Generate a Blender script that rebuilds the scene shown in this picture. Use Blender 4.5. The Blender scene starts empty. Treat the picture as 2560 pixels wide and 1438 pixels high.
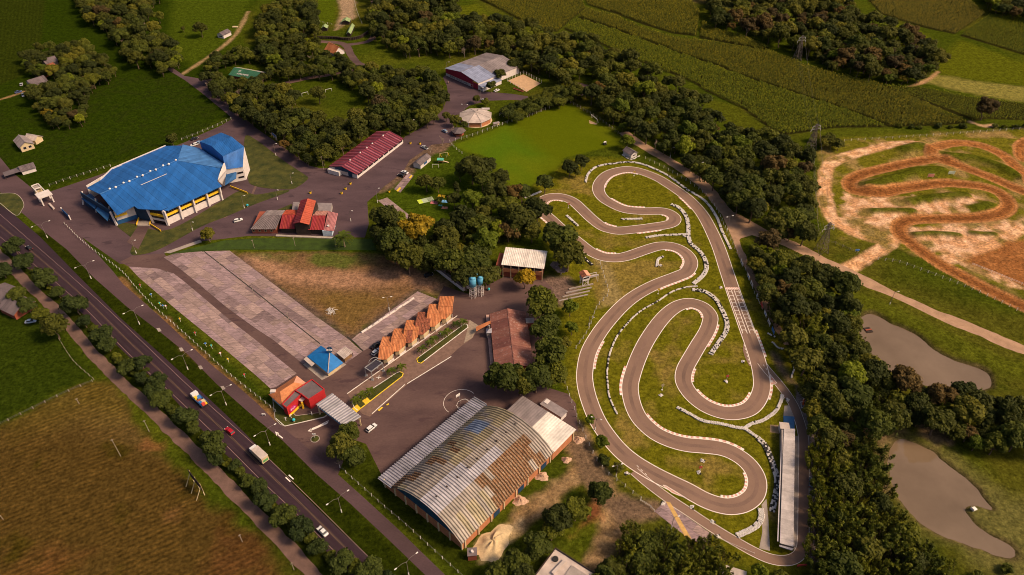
import bpy, bmesh, math, random
import numpy as np
from mathutils import Vector, Matrix

# ------------------------------------------------------------------ camera, sky, sun, exposure
scene = bpy.context.scene
COL = scene.collection
CAM_H, FPX, PITCH = 200.0, 1830.0, math.radians(39.5)      # drone height (m), focal length (photo px), tilt below horizontal
camd = bpy.data.cameras.new('camera'); cam = bpy.data.objects.new('camera', camd); COL.objects.link(cam)
cam.location = (0, 0, CAM_H); cam.rotation_euler = (math.pi / 2 - PITCH, 0, 0)
camd.sensor_width = 36.0; camd.lens = 36.0 * FPX / 2560.0; camd.clip_start = 1.0; camd.clip_end = 9000.0
scene.camera = cam

SUN_EL, SUN_AZ = math.radians(44), math.radians(-12)        # azimuth of the sun seen from the place: 0 = +x (picture right), counter-clockwise
world = bpy.data.worlds.new('World'); scene.world = world; world.use_nodes = True
wn = world.node_tree.nodes; wl = world.node_tree.links
sky = wn.new('ShaderNodeTexSky'); sky.sky_type = 'NISHITA'; sky.sun_disc = False
sky.sun_elevation = SUN_EL; sky.sun_rotation = math.pi / 2 - SUN_AZ; sky.dust_density = 6.0; sky.air_density = 0.8; sky.ozone_density = 0.3
wl.new(sky.outputs[0], wn['Background'].inputs[0]); wn['Background'].inputs[1].default_value = 0.088
sd = bpy.data.lights.new('sun', 'SUN'); sd.energy = 3.3; sd.angle = math.radians(14); sd.color = (1.0, 0.73, 0.44)
so = bpy.data.objects.new('sun', sd); COL.objects.link(so); so.location = (300, -80, 300)
sv = Vector((math.cos(SUN_EL) * math.cos(SUN_AZ), math.cos(SUN_EL) * math.sin(SUN_AZ), math.sin(SUN_EL)))
so.rotation_euler = sv.to_track_quat('Z', 'Y').to_euler()
vs = scene.view_settings; vs.view_transform = 'Standard'; vs.look = 'None'; vs.exposure = 0.36; vs.gamma = 1.0
vs.use_curve_mapping = False
scene.render.resolution_x, scene.render.resolution_y = 1024, 575
scene.render.engine = 'CYCLES'; scene.cycles.filter_width = 1.0

# ------------------------------------------------------------------ survey: a photo point on a level of the real ground
CP, SP = math.cos(PITCH), math.sin(PITCH)
def ray(px, py):
    u = (px - 1280) / FPX; v = (719 - py) / FPX
    return np.array([u, CP + v * SP, -SP + v * CP])
def P(px, py, z=0.0):
    d = ray(px, py); t = (z - CAM_H) / d[2]
    return Vector((d[0] * t, d[1] * t, z))
def Pp(px, py, a, b, c):
    """point of a plane (through three world points) seen at a photo point"""
    n = (Vector(b) - Vector(a)).cross(Vector(c) - Vector(a)); d = Vector(ray(px, py)); o = Vector((0, 0, CAM_H))
    t = (Vector(a) - o).dot(n) / d.dot(n); return o + d * t
def PL(pts, z=0.0): return [P(x, y, z) for x, y in pts]
def XY(pts): return np.array([[p.x, p.y] for p in PL(pts)])

rnd = random.Random(7); rng = np.random.default_rng(11)

# ------------------------------------------------------------------ materials
MATS = {}
def _nt(name):
    m = bpy.data.materials.new(name); m.use_nodes = True; MATS[name] = m
    nt = m.node_tree; b = nt.nodes['Principled BSDF']; b.inputs['Specular IOR Level'].default_value = 0.3
    return m, nt, b
def N(nt, t, **kw):
    n = nt.nodes.new(t)
    for k, v in kw.items(): setattr(n, k, v)
    return n
def ramp(nt, fac, stops):
    r = N(nt, 'ShaderNodeValToRGB'); e = r.color_ramp.elements
    while len(e) < len(stops): e.new(0.5)
    for i, (p, c) in enumerate(stops): e[i].position = p; e[i].color = (*c, 1) if len(c) == 3 else c
    nt.links.new(fac, r.inputs[0]); return r.outputs[0]
def noise(nt, vec, scale, detail=4, rough=0.6):
    n = N(nt, 'ShaderNodeTexNoise'); n.inputs['Scale'].default_value = scale; n.inputs['Detail'].default_value = detail
    n.inputs['Roughness'].default_value = rough; nt.links.new(vec, n.inputs['Vector']); return n.outputs[0]
def mixc(nt, fac, a, b, mode='MIX'):
    m = N(nt, 'ShaderNodeMix', data_type='RGBA', blend_type=mode)
    for i, x in ((0, fac), (6, a), (7, b)):
        if hasattr(x, 'links'): nt.links.new(x, m.inputs[i])
        elif isinstance(x, (int, float)): m.inputs[i].default_value = x
        else: m.inputs[i].default_value = (*x, 1)
    return m.outputs[2]
def bump(nt, b, h, strength=0.4, dist=0.1):
    bp = N(nt, 'ShaderNodeBump'); bp.inputs['Strength'].default_value = strength; bp.inputs['Distance'].default_value = dist
    nt.links.new(h, bp.inputs['Height']); nt.links.new(bp.outputs[0], b.inputs['Normal'])
def sc(c, k): return tuple(min(1, x * k) for x in c)
def mat(name, c, rough=0.8, var=0.25, scale=0.6, fine=6.0, metal=0.0, c2=None, bmp=0.0, obj_rand=0.0, stain=None, stain_at=0.6, stretch=None):
    """paint / concrete / metal with large blotches, fine grain and optional stains"""
    if name in MATS: return MATS[name]
    m, nt, b = _nt(name)
    g = N(nt, 'ShaderNodeNewGeometry').outputs['Position']
    if stretch:
        mp = N(nt, 'ShaderNodeMapping'); mp.inputs['Rotation'].default_value = (0, 0, stretch[0]); mp.inputs['Scale'].default_value = (*stretch[1], 1)
        nt.links.new(g, mp.inputs[0]); g = mp.outputs[0]
    n1 = noise(nt, g, scale); n2 = noise(nt, g, fine, 3)
    col = ramp(nt, n1, [(0.3, sc(c, 1 - var)), (0.7, c2 or sc(c, 1 + var))])
    col = mixc(nt, 0.5, col, ramp(nt, n2, [(0.3, sc((.5, .5, .5), 1 - var)), (0.7, sc((.5, .5, .5), 1 + var))]), 'OVERLAY')
    if stain:
        n3 = noise(nt, g, scale * 2.7, 6, 0.7)
        col = mixc(nt, ramp(nt, n3, [(stain_at, (0, 0, 0)), (stain_at + .08, (1, 1, 1))]), col, stain)
    if obj_rand:
        oi = N(nt, 'ShaderNodeObjectInfo').outputs['Random']
        col = mixc(nt, 1.0, col, ramp(nt, oi, [(0, sc((1, 1, 1), 1 - obj_rand)), (1, (1, 1, 1))]), 'MULTIPLY')
    nt.links.new(col, b.inputs['Base Color']); b.inputs['Roughness'].default_value = rough; b.inputs['Metallic'].default_value = metal
    if bmp: bump(nt, b, n2, bmp, 0.08)
    return m

# ------------------------------------------------------------------ mesh builder
class MB:
    def __init__(s): s.v = []; s.f = []; s.m = []
    def add(s, vs, fs, m=0):
        o = len(s.v); s.v += [tuple(v) for v in vs]; s.f += [tuple(i + o for i in f) for f in fs]; s.m += [m] * len(fs); return s
    def box(s, x0, x1, y0, y1, z0, z1, m=0):
        return s.add([(x0, y0, z0), (x1, y0, z0), (x1, y1, z0), (x0, y1, z0), (x0, y0, z1), (x1, y0, z1), (x1, y1, z1), (x0, y1, z1)],
                     [(0, 3, 2, 1), (4, 5, 6, 7), (0, 1, 5, 4), (1, 2, 6, 5), (2, 3, 7, 6), (3, 0, 4, 7)], m)
    def bar(s, a, b, w, h=None, m=0):
        """square bar from a to b"""
        a = Vector(a); b = Vector(b); d = (b - a).normalized(); h = h or w
        u = d.cross(Vector((0, 0, 1))) if abs(d.z) < .98 else Vector((1, 0, 0)); u.normalize(); w2 = u.cross(d)
        u *= w / 2; w2 *= h / 2
        return s.add([a - u - w2, a + u - w2, a + u + w2, a - u + w2, b - u - w2, b + u - w2, b + u + w2, b - u + w2],
                     [(0, 1, 2, 3), (7, 6, 5, 4), (0, 4, 5, 1), (1, 5, 6, 2), (2, 6, 7, 3), (3, 7, 4, 0)], m)
    def prism(s, poly, z0, z1, m=0, mt=None):
        n = len(poly); a = sum(poly[i][0] * poly[(i + 1) % n][1] - poly[(i + 1) % n][0] * poly[i][1] for i in range(n))
        if a < 0: poly = poly[::-1]
        vs = [(p[0], p[1], z0) for p in poly] + [(p[0], p[1], z1) for p in poly]
        s.add(vs, [tuple(range(n, 2 * n))], m if mt is None else mt)
        return s.add(vs, [tuple(range(n - 1, -1, -1))] + [(i, (i + 1) % n, n + (i + 1) % n, n + i) for i in range(n)], m)
    def slab(s, top, t, m=0):
        """solid from a (roughly planar) 3-d polygon, thickness straight down"""
        n = len(top); vs = [tuple(p) for p in top] + [(p[0], p[1], p[2] - t) for p in top]
        a = sum(top[i][0] * top[(i + 1) % n][1] - top[(i + 1) % n][0] * top[i][1] for i in range(n))
        if a < 0: vs = vs[:n][::-1] + vs[n:][::-1]
        return s.add(vs, [tuple(range(n)), tuple(range(2 * n - 1, n - 1, -1))] + [(i, n + i, n + (i + 1) % n, (i + 1) % n) for i in range(n)], m)
    def cyl(s, c, r0, r1, z0, z1, n=10, m=0):
        a = [2 * math.pi * i / n for i in range(n)]
        return s.add([(c[0] + r0 * math.cos(t), c[1] + r0 * math.sin(t), z0) for t in a] + [(c[0] + r1 * math.cos(t), c[1] + r1 * math.sin(t), z1) for t in a],
                     [tuple(range(n - 1, -1, -1)), tuple(range(n, 2 * n))] + [(i, (i + 1) % n, n + (i + 1) % n, n + i) for i in range(n)], m)
    def tube(s, pts, rads, n=6, m=0):
        pts = [Vector(p) for p in pts]; rings = []; o = len(s.v)
        for i, p in enumerate(pts):
            d = (pts[min(i + 1, len(pts) - 1)] - pts[max(i - 1, 0)]).normalized()
            u = d.cross(Vector((0.3, 0.1, 1)) if abs(d.z) < .9 else Vector((1, 0, 0))).normalized(); w = d.cross(u)
            r = rads[i] if hasattr(rads, '__len__') else rads
            rings += [p + (u * math.cos(2 * math.pi * k / n) + w * math.sin(2 * math.pi * k / n)) * r for k in range(n)]
        fs = [(i * n + k, i * n + (k + 1) % n, (i + 1) * n + (k + 1) % n, (i + 1) * n + k) for i in range(len(pts) - 1) for k in range(n)]
        fs += [tuple(range(n - 1, -1, -1)), tuple(range(len(rings) - n, len(rings)))]
        return s.add(rings, fs, m)
    def mesh(s, name, mats, smooth=False):
        me = bpy.data.meshes.new(name); me.from_pydata(s.v, [], s.f)
        for m in (mats if isinstance(mats, (list, tuple)) else [mats]): me.materials.append(m)
        me.polygons.foreach_set('material_index', s.m)
        if smooth: me.polygons.foreach_set('use_smooth', [True] * len(s.f))
        me.update(); return me
    def build(s, name, mats, parent=None, smooth=False): return link(name, s.mesh(name, mats, smooth), parent)

def link(name, data, parent=None, loc=None, rot=None, scl=None):
    o = bpy.data.objects.new(name, data); COL.objects.link(o)
    if parent: o.parent = parent
    if loc is not None: o.location = loc
    if rot is not None: o.rotation_euler = (0, 0, rot) if isinstance(rot, (int, float)) else rot
    if scl is not None: o.scale = (scl,) * 3 if isinstance(scl, (int, float)) else scl
    return o
def tag(o, label=None, cat=None, group=None, kind=None):
    for k, v in (('label', label), ('category', cat), ('group', group), ('kind', kind)):
        if v: o[k] = v
    return o
def empty(name, loc, rot=0, label=None, cat=None, group=None):
    o = link(name, None, None, loc, rot); o.empty_display_size = .5; return tag(o, label, cat, group)
def copy_tree(o, parent=None):
    c = o.copy(); COL.objects.link(c); c.parent = parent
    for ch in o.children: copy_tree(ch, c)
    return c
def box_part(name, parent, m, *b):
    return MB().box(*b).build(name, m, parent)
def frame(A, B):
    """local frame of a wall line from photo ground point A to B: x along AB, y to its left"""
    a = P(*A); b = P(*B); d = b - a
    return a, math.atan2(d.y, d.x), d.length
def text_mesh(txt, size, m, depth=0.02):
    cu = bpy.data.curves.new('lettering', 'FONT'); cu.body = txt; cu.size = size; cu.extrude = depth; cu.align_x = 'CENTER'; cu.align_y = 'CENTER'
    o = bpy.data.objects.new('lettering', cu); COL.objects.link(o); bpy.context.view_layer.update()
    me = bpy.data.meshes.new_from_object(o.evaluated_get(bpy.context.evaluated_depsgraph_get()))
    bpy.data.objects.remove(o); bpy.data.curves.remove(cu); me.materials.clear(); me.materials.append(m); return me

# ------------------------------------------------------------------ polylines and masks
def smooth_line(pts, step=1.0, closed=False):
    """Catmull-Rom through world xy points, resampled to even steps"""
    p = np.asarray(pts, float); n = len(p); out = []
    idx = lambda i: p[i % n] if closed else (p[0] * 2 - p[1] if i < 0 else (p[-1] * 2 - p[-2] if i >= n else p[i]))
    for i in range(n if closed else n - 1):
        a, b, c, d = idx(i - 1), idx(i), idx(i + 1), idx(i + 2); k = 12
        for t in np.arange(k) / k:
            out.append(.5 * (2 * b + (c - a) * t + (2 * a - 5 * b + 4 * c - d) * t * t + (3 * b - a - 3 * c + d) * t ** 3))
    if not closed: out.append(p[-1])
    out = np.array(out)
    if closed: out = np.vstack([out, out[:1]])
    s = np.r_[0, np.cumsum(np.hypot(*np.diff(out, axis=0).T))]; m = max(2, int(round(s[-1] / step)))
    q = np.linspace(0, s[-1], m + 1)
    r = np.c_[np.interp(q, s, out[:, 0]), np.interp(q, s, out[:, 1])]
    return r[:-1] if closed else r
def normals(l, closed=False):
    d = (np.roll(l, -1, 0) - np.roll(l, 1, 0)) if closed else np.gradient(l, axis=0)
    d /= np.maximum(np.hypot(d[:, 0], d[:, 1])[:, None], 1e-6); return np.c_[-d[:, 1], d[:, 0]]
def ribbon(mb, l, o0, o1, z, closed=False, m=0, i0=0, i1=None, step_m=None):
    n = normals(l, closed); a = l + n * o0; b = l + n * o1; k = len(l); i1 = (k if closed else k - 1) if i1 is None else i1
    for i in range(i0, i1):
        j = i % k; q = (i + 1) % k
        vs = [(*a[j], z), (*a[q], z), (*b[q], z), (*b[j], z)]
        if o1 < o0: pass
        else: vs = vs
        mb.add(vs if o1 > o0 else vs[::-1], [(0, 1, 2, 3)], m if step_m is None else step_m(i))
    return mb
def inside(pts, poly):
    poly = np.asarray(poly); x, y = pts[:, 0], pts[:, 1]; r = np.zeros(len(x), bool); n = len(poly)
    bb = (x >= poly[:, 0].min()) & (x <= poly[:, 0].max()) & (y >= poly[:, 1].min()) & (y <= poly[:, 1].max()); xs, ys = x[bb], y[bb]; q = np.zeros(len(xs), bool)
    for i in range(n):
        x0, y0 = poly[i]; x1, y1 = poly[(i + 1) % n]
        if y0 == y1: continue
        q ^= ((y0 > ys) != (y1 > ys)) & (xs < (x1 - x0) * (ys - y0) / (y1 - y0) + x0)
    r[bb] = q; return r
def dist_line(pts, l, maxd=30, closed=False):
    d = np.full(len(pts), 1e6); l = np.asarray(l)
    if closed: l = np.vstack([l, l[:1]])
    for i in range(len(l) - 1):
        a, b = l[i], l[i + 1]; lo = np.minimum(a, b) - maxd; hi = np.maximum(a, b) + maxd
        s = np.where((pts[:, 0] > lo[0]) & (pts[:, 0] < hi[0]) & (pts[:, 1] > lo[1]) & (pts[:, 1] < hi[1]))[0]
        if not len(s): continue
        ab = b - a; t = np.clip(((pts[s] - a) @ ab) / max(ab @ ab, 1e-9), 0, 1)
        d[s] = np.minimum(d[s], np.hypot(*(pts[s] - a - t[:, None] * ab).T))
    return d
def vnoise(pts, scale, seed=0, octv=3):
    out = np.zeros(len(pts)); amp = 1; tot = 0
    for o in range(octv):
        p = pts / scale * 2 ** o + 100.3 * (o + seed); i = np.floor(p).astype(int); f = p - i; f = f * f * (3 - 2 * f)
        h = lambda a, b: (np.sin((a * 127.1 + b * 311.7 + seed * 74.7)) * 43758.5453) % 1
        v = (h(i[:, 0], i[:, 1]) * (1 - f[:, 0]) + h(i[:, 0] + 1, i[:, 1]) * f[:, 0]) * (1 - f[:, 1]) + (h(i[:, 0], i[:, 1] + 1) * (1 - f[:, 0]) + h(i[:, 0] + 1, i[:, 1] + 1) * f[:, 0]) * f[:, 1]
        out += v * amp; tot += amp; amp *= .5
    return out / tot
# ------------------------------------------------------------------ ground sheet (grass, soil, dirt tracks, banks)
POND1 = [(2164,789),(2187,787),(2237,810),(2294,838),(2337,874),(2387,901),(2440,920),(2470,935),(2472,962),(2420,972),(2340,965),(2287,952),(2240,930),(2200,900),(2170,865),(2152,830),(2152,802)]
POND2 = [(2254,1098),(2274,1101),(2330,1128),(2360,1155),(2414,1198),(2441,1228),(2474,1265),(2484,1272),(2441,1260),(2417,1258),(2409,1268),(2417,1285),(2454,1322),(2504,1355),(2534,1372),(2531,1389),(2487,1379),(2421,1355),(2354,1332),(2304,1302),(2270,1268),(2250,1235),(2237,1205),(2229,1158),(2234,1125)]
def curve(pts, step=1.5, closed=False): return smooth_line(XY(pts), step, closed)
pond1, pond2 = curve(POND1, 1.5, True), curve(POND2, 1.5, True)

MX_RED = [  # motocross: red clay lanes (photo line, half width in m)
 ([(2640,510),(2541,470),(2487,447),(2437,428),(2387,410),(2340,398),(2287,405),(2220,419),(2160,434),(2128,450),(2124,464),(2140,477),(2204,482),(2254,472),(2354,458),(2437,463),(2487,475),(2515,495),(2522,515),(2505,532),(2470,541),(2421,545),(2337,546),(2280,549),(2252,560),(2250,583),(2274,604),(2314,634),(2364,667),(2421,697),(2487,731),(2560,765),(2680,818)], 4.0),
 ([(2330,396),(2326,378),(2345,366),(2394,357),(2454,364),(2507,387),(2544,421),(2580,462)], 3.8),
 ([(2600,400),(2560,398),(2550,380),(2556,358),(2600,340)], 3.5)]
MX_PALE = [
 ([(2330,372),(2290,361),(2237,361),(2180,374),(2107,394),(2073,414),(2062,444),(2063,480),(2067,513),(2080,543),(2107,567),(2154,587),(2204,597),(2240,590)], 3.4),
 ([(2600,545),(2560,566),(2504,601),(2454,622),(2397,640),(2360,650)], 3.5),
 ([(2250,590),(2200,625),(2150,655),(2115,672)], 3.2)]
MX_PALE_POLY = [[(2108,480),(2140,490),(2230,500),(2290,490),(2262,545),(2240,590),(2195,597),(2150,572),(2110,545)],
 [(2270,520),(2330,498),(2400,488),(2450,500),(2410,525),(2380,538),(2290,535)],
 [(2275,568),(2380,562),(2560,556),(2530,590),(2480,612),(2400,645),(2340,630),(2290,600)],
 [(2414,660),(2470,690),(2560,725),(2640,760),(2640,735),(2560,700),(2440,655)]]
MX_RED_POLY = [[(2660,560),(2560,597),(2487,620),(2421,642),(2414,655),(2454,667),(2560,712),(2660,750)]]
RIDGES = [  # grassy jumps and banks: line, height, half width
 ([(2262,378),(2300,368),(2325,380)], 2.6, 4.5), ([(2370,392),(2440,400),(2500,420),(2548,445)], 2.2, 4.0), ([(2172,468),(2230,452),(2300,432),(2350,430)], 2.6, 4.5),
 ([(2275,505),(2340,496),(2410,490)], 1.8, 3.5), ([(2290,588),(2340,586),(2395,590)], 1.4, 2.2), ([(2427,584),(2485,588)], 1.2, 2.0), ([(2185,530),(2230,528),(2280,529)], 1.4, 2.6),
 ([(2470,515),(2440,522)], 1.6, 4.0),
 ([(2160,672),(2260,714),(2400,770),(2560,838),(2700,895)], -1.6, 5.0), ([(2120,745),(2200,770),(2300,820),(2400,868),(2500,915),(2560,930)], 0.9, 6.0),
 ([(150,640),(300,795),(470,962),(640,1115),(870,1330),(985,1440)], -0.5, 2.4),
 ([(1410,1330),(1470,1320),(1500,1290)], 1.5, 2.6)]
FIELD = [(-400,1290),(0,1071),(167,981),(240,953),(285,963),(330,1045),(390,1115),(450,1180),(520,1245),(570,1300),(625,1335),(720,1470),(600,1700),(-500,1700)]
LAWN = [(1132,364),(1405,259),(1425,257),(1560,352),(1555,362),(1480,378),(1410,395),(1390,425),(1350,450),(1300,478),(1250,440),(1235,400),(1200,385),(1160,380)]
SX, SY, GX, GY0, GY1 = .92, .92, 460, 78, 660
gx = np.arange(-GX, GX + .1, SX); gy = np.arange(GY0, GY1, SY); nx, ny = len(gx), len(gy)
pts = np.stack(np.meshgrid(gx, gy), -1).reshape(-1, 2)
n1, n2, n3 = vnoise(pts, 38, 1), vnoise(pts, 9, 2), vnoise(pts, 3.2, 3, 2)
wig = (n2 - .5) * 5 + (n3 - .5) * 3.0
z = np.zeros(len(pts)); col = np.tile(np.array([0.040, 0.054, 0.004]), (len(pts), 1)); rowp = np.zeros(len(pts)); rowa = np.zeros(len(pts)); mot = np.ones(len(pts)); lab = np.zeros(len(pts), int)
def paint(w, c, k=1.0):
    global col
    w = np.clip(w, 0, 1)[:, None] * k; col = col * (1 - w) + np.array(c) * w
def pmask(poly, soft=3.0, edge=1.0, extra=0.0):
    """soft mask of a photo polygon with a ragged rim"""
    q = XY(poly); d = dist_line(pts, q, 14, True); d = np.minimum(d, 14); s = np.where(inside(pts, q), d, -d)
    return np.clip((s + wig * edge + extra) / soft + .5, 0, 1)
def lmask(line, hw, soft=2.0, edge=.5): return np.clip((hw - dist_line(pts, curve(line), hw + 14) + wig * edge) / soft + .5, 0, 1)
paint((n1 - .42) * 3, (0.062, 0.070, 0.006)); paint(np.clip((vnoise(pts, 55, 21) - .56) * 5, 0, .6), (0.080, 0.070, 0.010)); paint((n2 - .55) * 3, (0.030, 0.042, 0.004), .7)
# kart circuit surroundings, drier grass
paint(pmask([(1430,400),(1560,395),(1760,470),(1850,600),(1960,830),(2000,960),(2030,1100),(2030,1420),(1800,1400),(1640,1280),(1480,1130),(1410,960),(1400,700),(1340,540),(1340,460)], 5), (0.100, 0.094, 0.006))
KD = pmask([(1480,640),(1640,650),(1700,660),(1640,700),(1540,760),(1500,760),(1470,700)], 6, 2) * .9
for poly in ([(1480,590),(1560,600),(1640,598),(1600,612),(1560,626),(1515,630)],[(1690,800),(1740,785),(1700,860),(1650,940),(1640,920)],[(1680,1150),(1760,1150),(1790,1175),(1700,1160)],[(1560,1060),(1600,1085),(1620,1110),(1580,1090)],
             [(1830,995),(1875,960),(1872,985),(1850,1005)],[(1845,860),(1862,860),(1850,900),(1835,905)],[(1410,440),(1470,440),(1480,470),(1420,480)],[(1700,1190),(1760,1220),(1720,1215)],[(1640,925),(1655,860),(1660,905)],[(1570,520),(1640,545),(1600,550)],[(1940,960),(1960,975),(1975,1040),(1960,1010)],[(1940,1175),(1955,1180),(1955,1300),(1940,1290)]):
    KD = np.maximum(KD, pmask(poly, 6, 2) * .85)
KD = np.clip(KD + np.clip((n2 - .62) * 4, 0, .4) * pmask([(1440,410),(1760,470),(1960,830),(2000,1400),(1640,1260),(1420,960),(1340,500)], 5), 0, 1)
paint(KD, (0.175, 0.125, 0.030))
paint(pmask(LAWN, 2, .2), (0.076, 0.096, 0.003)); paint(pmask(LAWN, 2, .2) * pmask([(1132,364),(1270,315),(1370,400),(1300,490),(1220,420)], 14, 1), (0.062, 0.118, 0.005), .8); lab[pmask(LAWN, 2, .2) > .5] = 1; mot -= .8 * pmask(LAWN, 2, .2)
paint(pmask(LAWN, 2, .2) * np.clip((n1 - .45) * 3, 0, .7), (0.105, 0.122, 0.005))
# left meadow tufts, park and verges
paint(pmask([(-300,-60),(420,-60),(640,0),(560,120),(600,280),(460,350),(120,475),(0,450),(-300,420)], 8), (0.018, 0.031, 0.002)); paint(pmask([(430,-40),(640,-40),(600,80),(480,170),(420,120)], 8), (0.042, 0.060, 0.004)); paint(pmask([(-300,700),(120,780),(240,940),(0,1065),(-300,1200)], 6), (0.022, 0.034, 0.003))  # meadow grass painted darker, partly standing in for dimmer light on that side
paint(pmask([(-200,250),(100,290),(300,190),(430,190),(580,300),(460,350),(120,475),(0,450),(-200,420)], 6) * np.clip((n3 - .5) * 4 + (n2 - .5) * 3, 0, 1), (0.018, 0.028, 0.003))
paint(pmask([(960,480),(1010,400),(1120,360),(1160,380),(1230,420),(1260,560),(1000,560)], 3), (0.040, 0.060, 0.004))
paint(pmask([(420,636),(560,600),(930,597),(940,628),(580,625),(480,630)], 1.5, .2), (0.032, 0.062, 0.003))
# V-shaped parking gap: worn earth
paint(pmask([(580,632),(760,630),(1000,640),(1060,690),(1100,720),(1044,727),(874,848),(790,788)], 3), (0.150, 0.085, 0.042))
paint(pmask([(590,634),(760,636),(950,640),(980,665),(860,672),(740,660),(640,650)], 3, 1.6) * np.clip(.35 + (n2 - .4) * 3, 0, 1), (0.075, 0.085, 0.018))
paint(lmask([(620,660),(740,690),(900,700),(1010,690),(1100,715)], 5.5, 6, 1), (0.30, 0.165, 0.105), .8)
paint(pmask([(770,735),(900,730),(985,745),(880,835),(830,800)], 6, 1.4), (0.130, 0.080, 0.022), .8)
paint(lmask([(600,650),(700,730),(800,795),(876,846),(960,790),(1045,728)], 2.2, 3, .5), (0.085, 0.058, 0.050), .85)
# brown stubble field by the highway
fm = pmask(FIELD, 4, .8); paint(fm, (0.060, 0.037, 0.010)); paint(fm * np.clip((n1 - .45) * 4, 0, 1), (0.092, 0.060, 0.020)); paint(fm * np.clip((n2 - .6) * 5, 0, .8), (0.036, 0.028, 0.004))
paint(pmask([(560,1345),(640,1340),(740,1470),(520,1470),(500,1420)], 10, 3), (0.080, 0.034, 0.014), .6); paint(pmask([(120,1385),(230,1375),(60,1470),(0,1470)], 10, 2), (0.11, 0.048, 0.018), .6)
paint(pmask([(360,1100),(410,1105),(400,1125),(370,1120)], 4, 1), (0.22, 0.085, 0.035), .8); paint(pmask([(410,1285),(445,1275),(440,1300),(415,1300)], 4, 1), (0.14, 0.07, 0.03), .6)
fx = P(33, 1275); fy = P(330, 1155); fd = np.array([fy.x - fx.x, fy.y - fx.y]); fd /= np.hypot(*fd)
rowp = np.where(fm > .4, (pts @ np.array([-fd[1], fd[0]])) / 1.75, rowp); rowa = np.maximum(rowa, fm); lab[fm > .5] = 2
TL = [(-150,-60),(117,-60),(110,30),(104,90),(92,150),(60,188),(0,213),(-150,255)]
tm = pmask(TL, 3, .4); paint(tm, (0.020, 0.028, 0.003)); q0, q1 = P(60, 180), P(75, 0); fd = np.array([q1.x - q0.x, q1.y - q0.y]); fd /= np.hypot(*fd)
rowp = np.where(tm > .3, (pts @ np.array([-fd[1], fd[0]])) / 2.6, rowp); rowa = np.maximum(rowa, tm * .7); lab[tm > .5] = 3
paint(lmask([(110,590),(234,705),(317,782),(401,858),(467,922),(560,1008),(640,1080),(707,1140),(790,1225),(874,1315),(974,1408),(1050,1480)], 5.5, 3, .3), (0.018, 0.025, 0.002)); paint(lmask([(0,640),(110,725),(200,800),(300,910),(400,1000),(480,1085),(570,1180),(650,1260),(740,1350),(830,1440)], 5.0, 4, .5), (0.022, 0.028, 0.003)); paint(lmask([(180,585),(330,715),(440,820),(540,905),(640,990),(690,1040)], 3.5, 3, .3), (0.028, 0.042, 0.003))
paint(pmask([(850,1100),(915,1112),(960,1200),(1160,1380),(1240,1420),(1180,1470),(860,1190)], 3), (0.026, 0.034, 0.003))
paint(fm * np.clip((vnoise(pts, 60, 12) - .5) * 5, 0, .7), (0.075, 0.055, 0.010))
# upper-right meadows
paint(pmask([(2400,100),(2580,165),(2580,218),(2440,200),(2330,182),(2350,140)], 6), (0.070, 0.078, 0.005)); paint(pmask([(2330,185),(2440,203),(2580,220),(2580,258),(2440,238),(2310,205)], 5), (0.165, 0.145, 0.035))
paint(pmask([(2220,55),(2320,85),(2330,110),(2260,100)], 6), (0.085, 0.095, 0.006)); paint(lmask([(2270,218),(2310,205),(2345,180)], 1.2, 2, .4), (0.34, 0.20, 0.11)); paint(lmask([(2425,305),(2460,316),(2485,313)], 1.6, 2, .5), (0.40, 0.25, 0.15))
paint(pmask([(1690,-30),(1760,-30),(1770,10),(1730,5)], 6), (0.11, 0.085, 0.03))
paint(pmask([(1130,20),(1190,10),(1260,70),(1180,75)], 4), (0.070, 0.080, 0.005)); paint(pmask([(1740,235),(1850,270),(1930,335),(1860,330),(1780,290)], 4), (0.055, 0.062, 0.005))
FIELDS = [([(1130,-30),(1440,-20),(1464,20),(1392,80),(1330,68),(1255,25)], (1250,0), (1400,75), 'corn2', 2.2, 'dark cornfield beside the wood at the upper edge'),
 ([(1446,-40),(1700,-40),(1730,8),(1748,33),(1740,90),(1687,85),(1614,64),(1547,37),(1469,12)], (1469,14), (1687,88), 'corn2', 2.2, 'cornfield below the clearing at the upper edge'),
 ([(1748,95),(1755,58),(1800,78),(1860,96),(1925,120),(1905,126),(1840,112)], (1755,60), (1900,120), 'corn2', 2.2, 'narrow cornfield strip under the upper wood'),
 ([(1470,24),(1550,48),(1614,75),(1690,97),(1745,103),(1840,118),(1920,130),(2000,160),(2080,186),(2170,206),(2260,236),(2340,276),(2420,308),(2354,314),(2220,318),(2150,285),(2040,250),(1900,205),(1760,155),(1640,112),(1540,75),(1445,45)], (1470,24), (1840,140), 'corn2', 2.2, 'broad olive band of the long main cornfield'),
 ([(1443,48),(1538,78),(1638,115),(1758,158),(1898,208),(2038,253),(2148,288),(2215,318),(2087,320),(1967,338),(1940,334),(1848,265),(1764,228),(1731,205),(1600,155),(1547,131),(1480,101),(1410,73)], (1480,90), (1848,262), 'corn', 2.1, 'greener lower band of the long main cornfield'),
 ([(2198,213),(2300,218),(2420,243),(2580,262),(2580,302),(2470,298),(2432,303),(2335,265),(2255,236)], (2255,236), (2432,303), 'corn3', 1.5, 'young bright cornfield round the lone tree'),
 ([(2140,-30),(2390,-30),(2461,37),(2387,86),(2310,70),(2204,36)], (2204,38), (2387,88), 'corn4', 1.8, 'pale cornfield above the upper wood'),
 ([(2472,38),(2600,52),(2600,150),(2480,113),(2399,90)], (2399,92), (2520,130), 'corn3', 1.8, 'striped young cornfield at the upper right corner')]
for f_ in FIELDS: paint(pmask(f_[0], 1.5, .1), (0.026, 0.024, 0.006))
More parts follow.
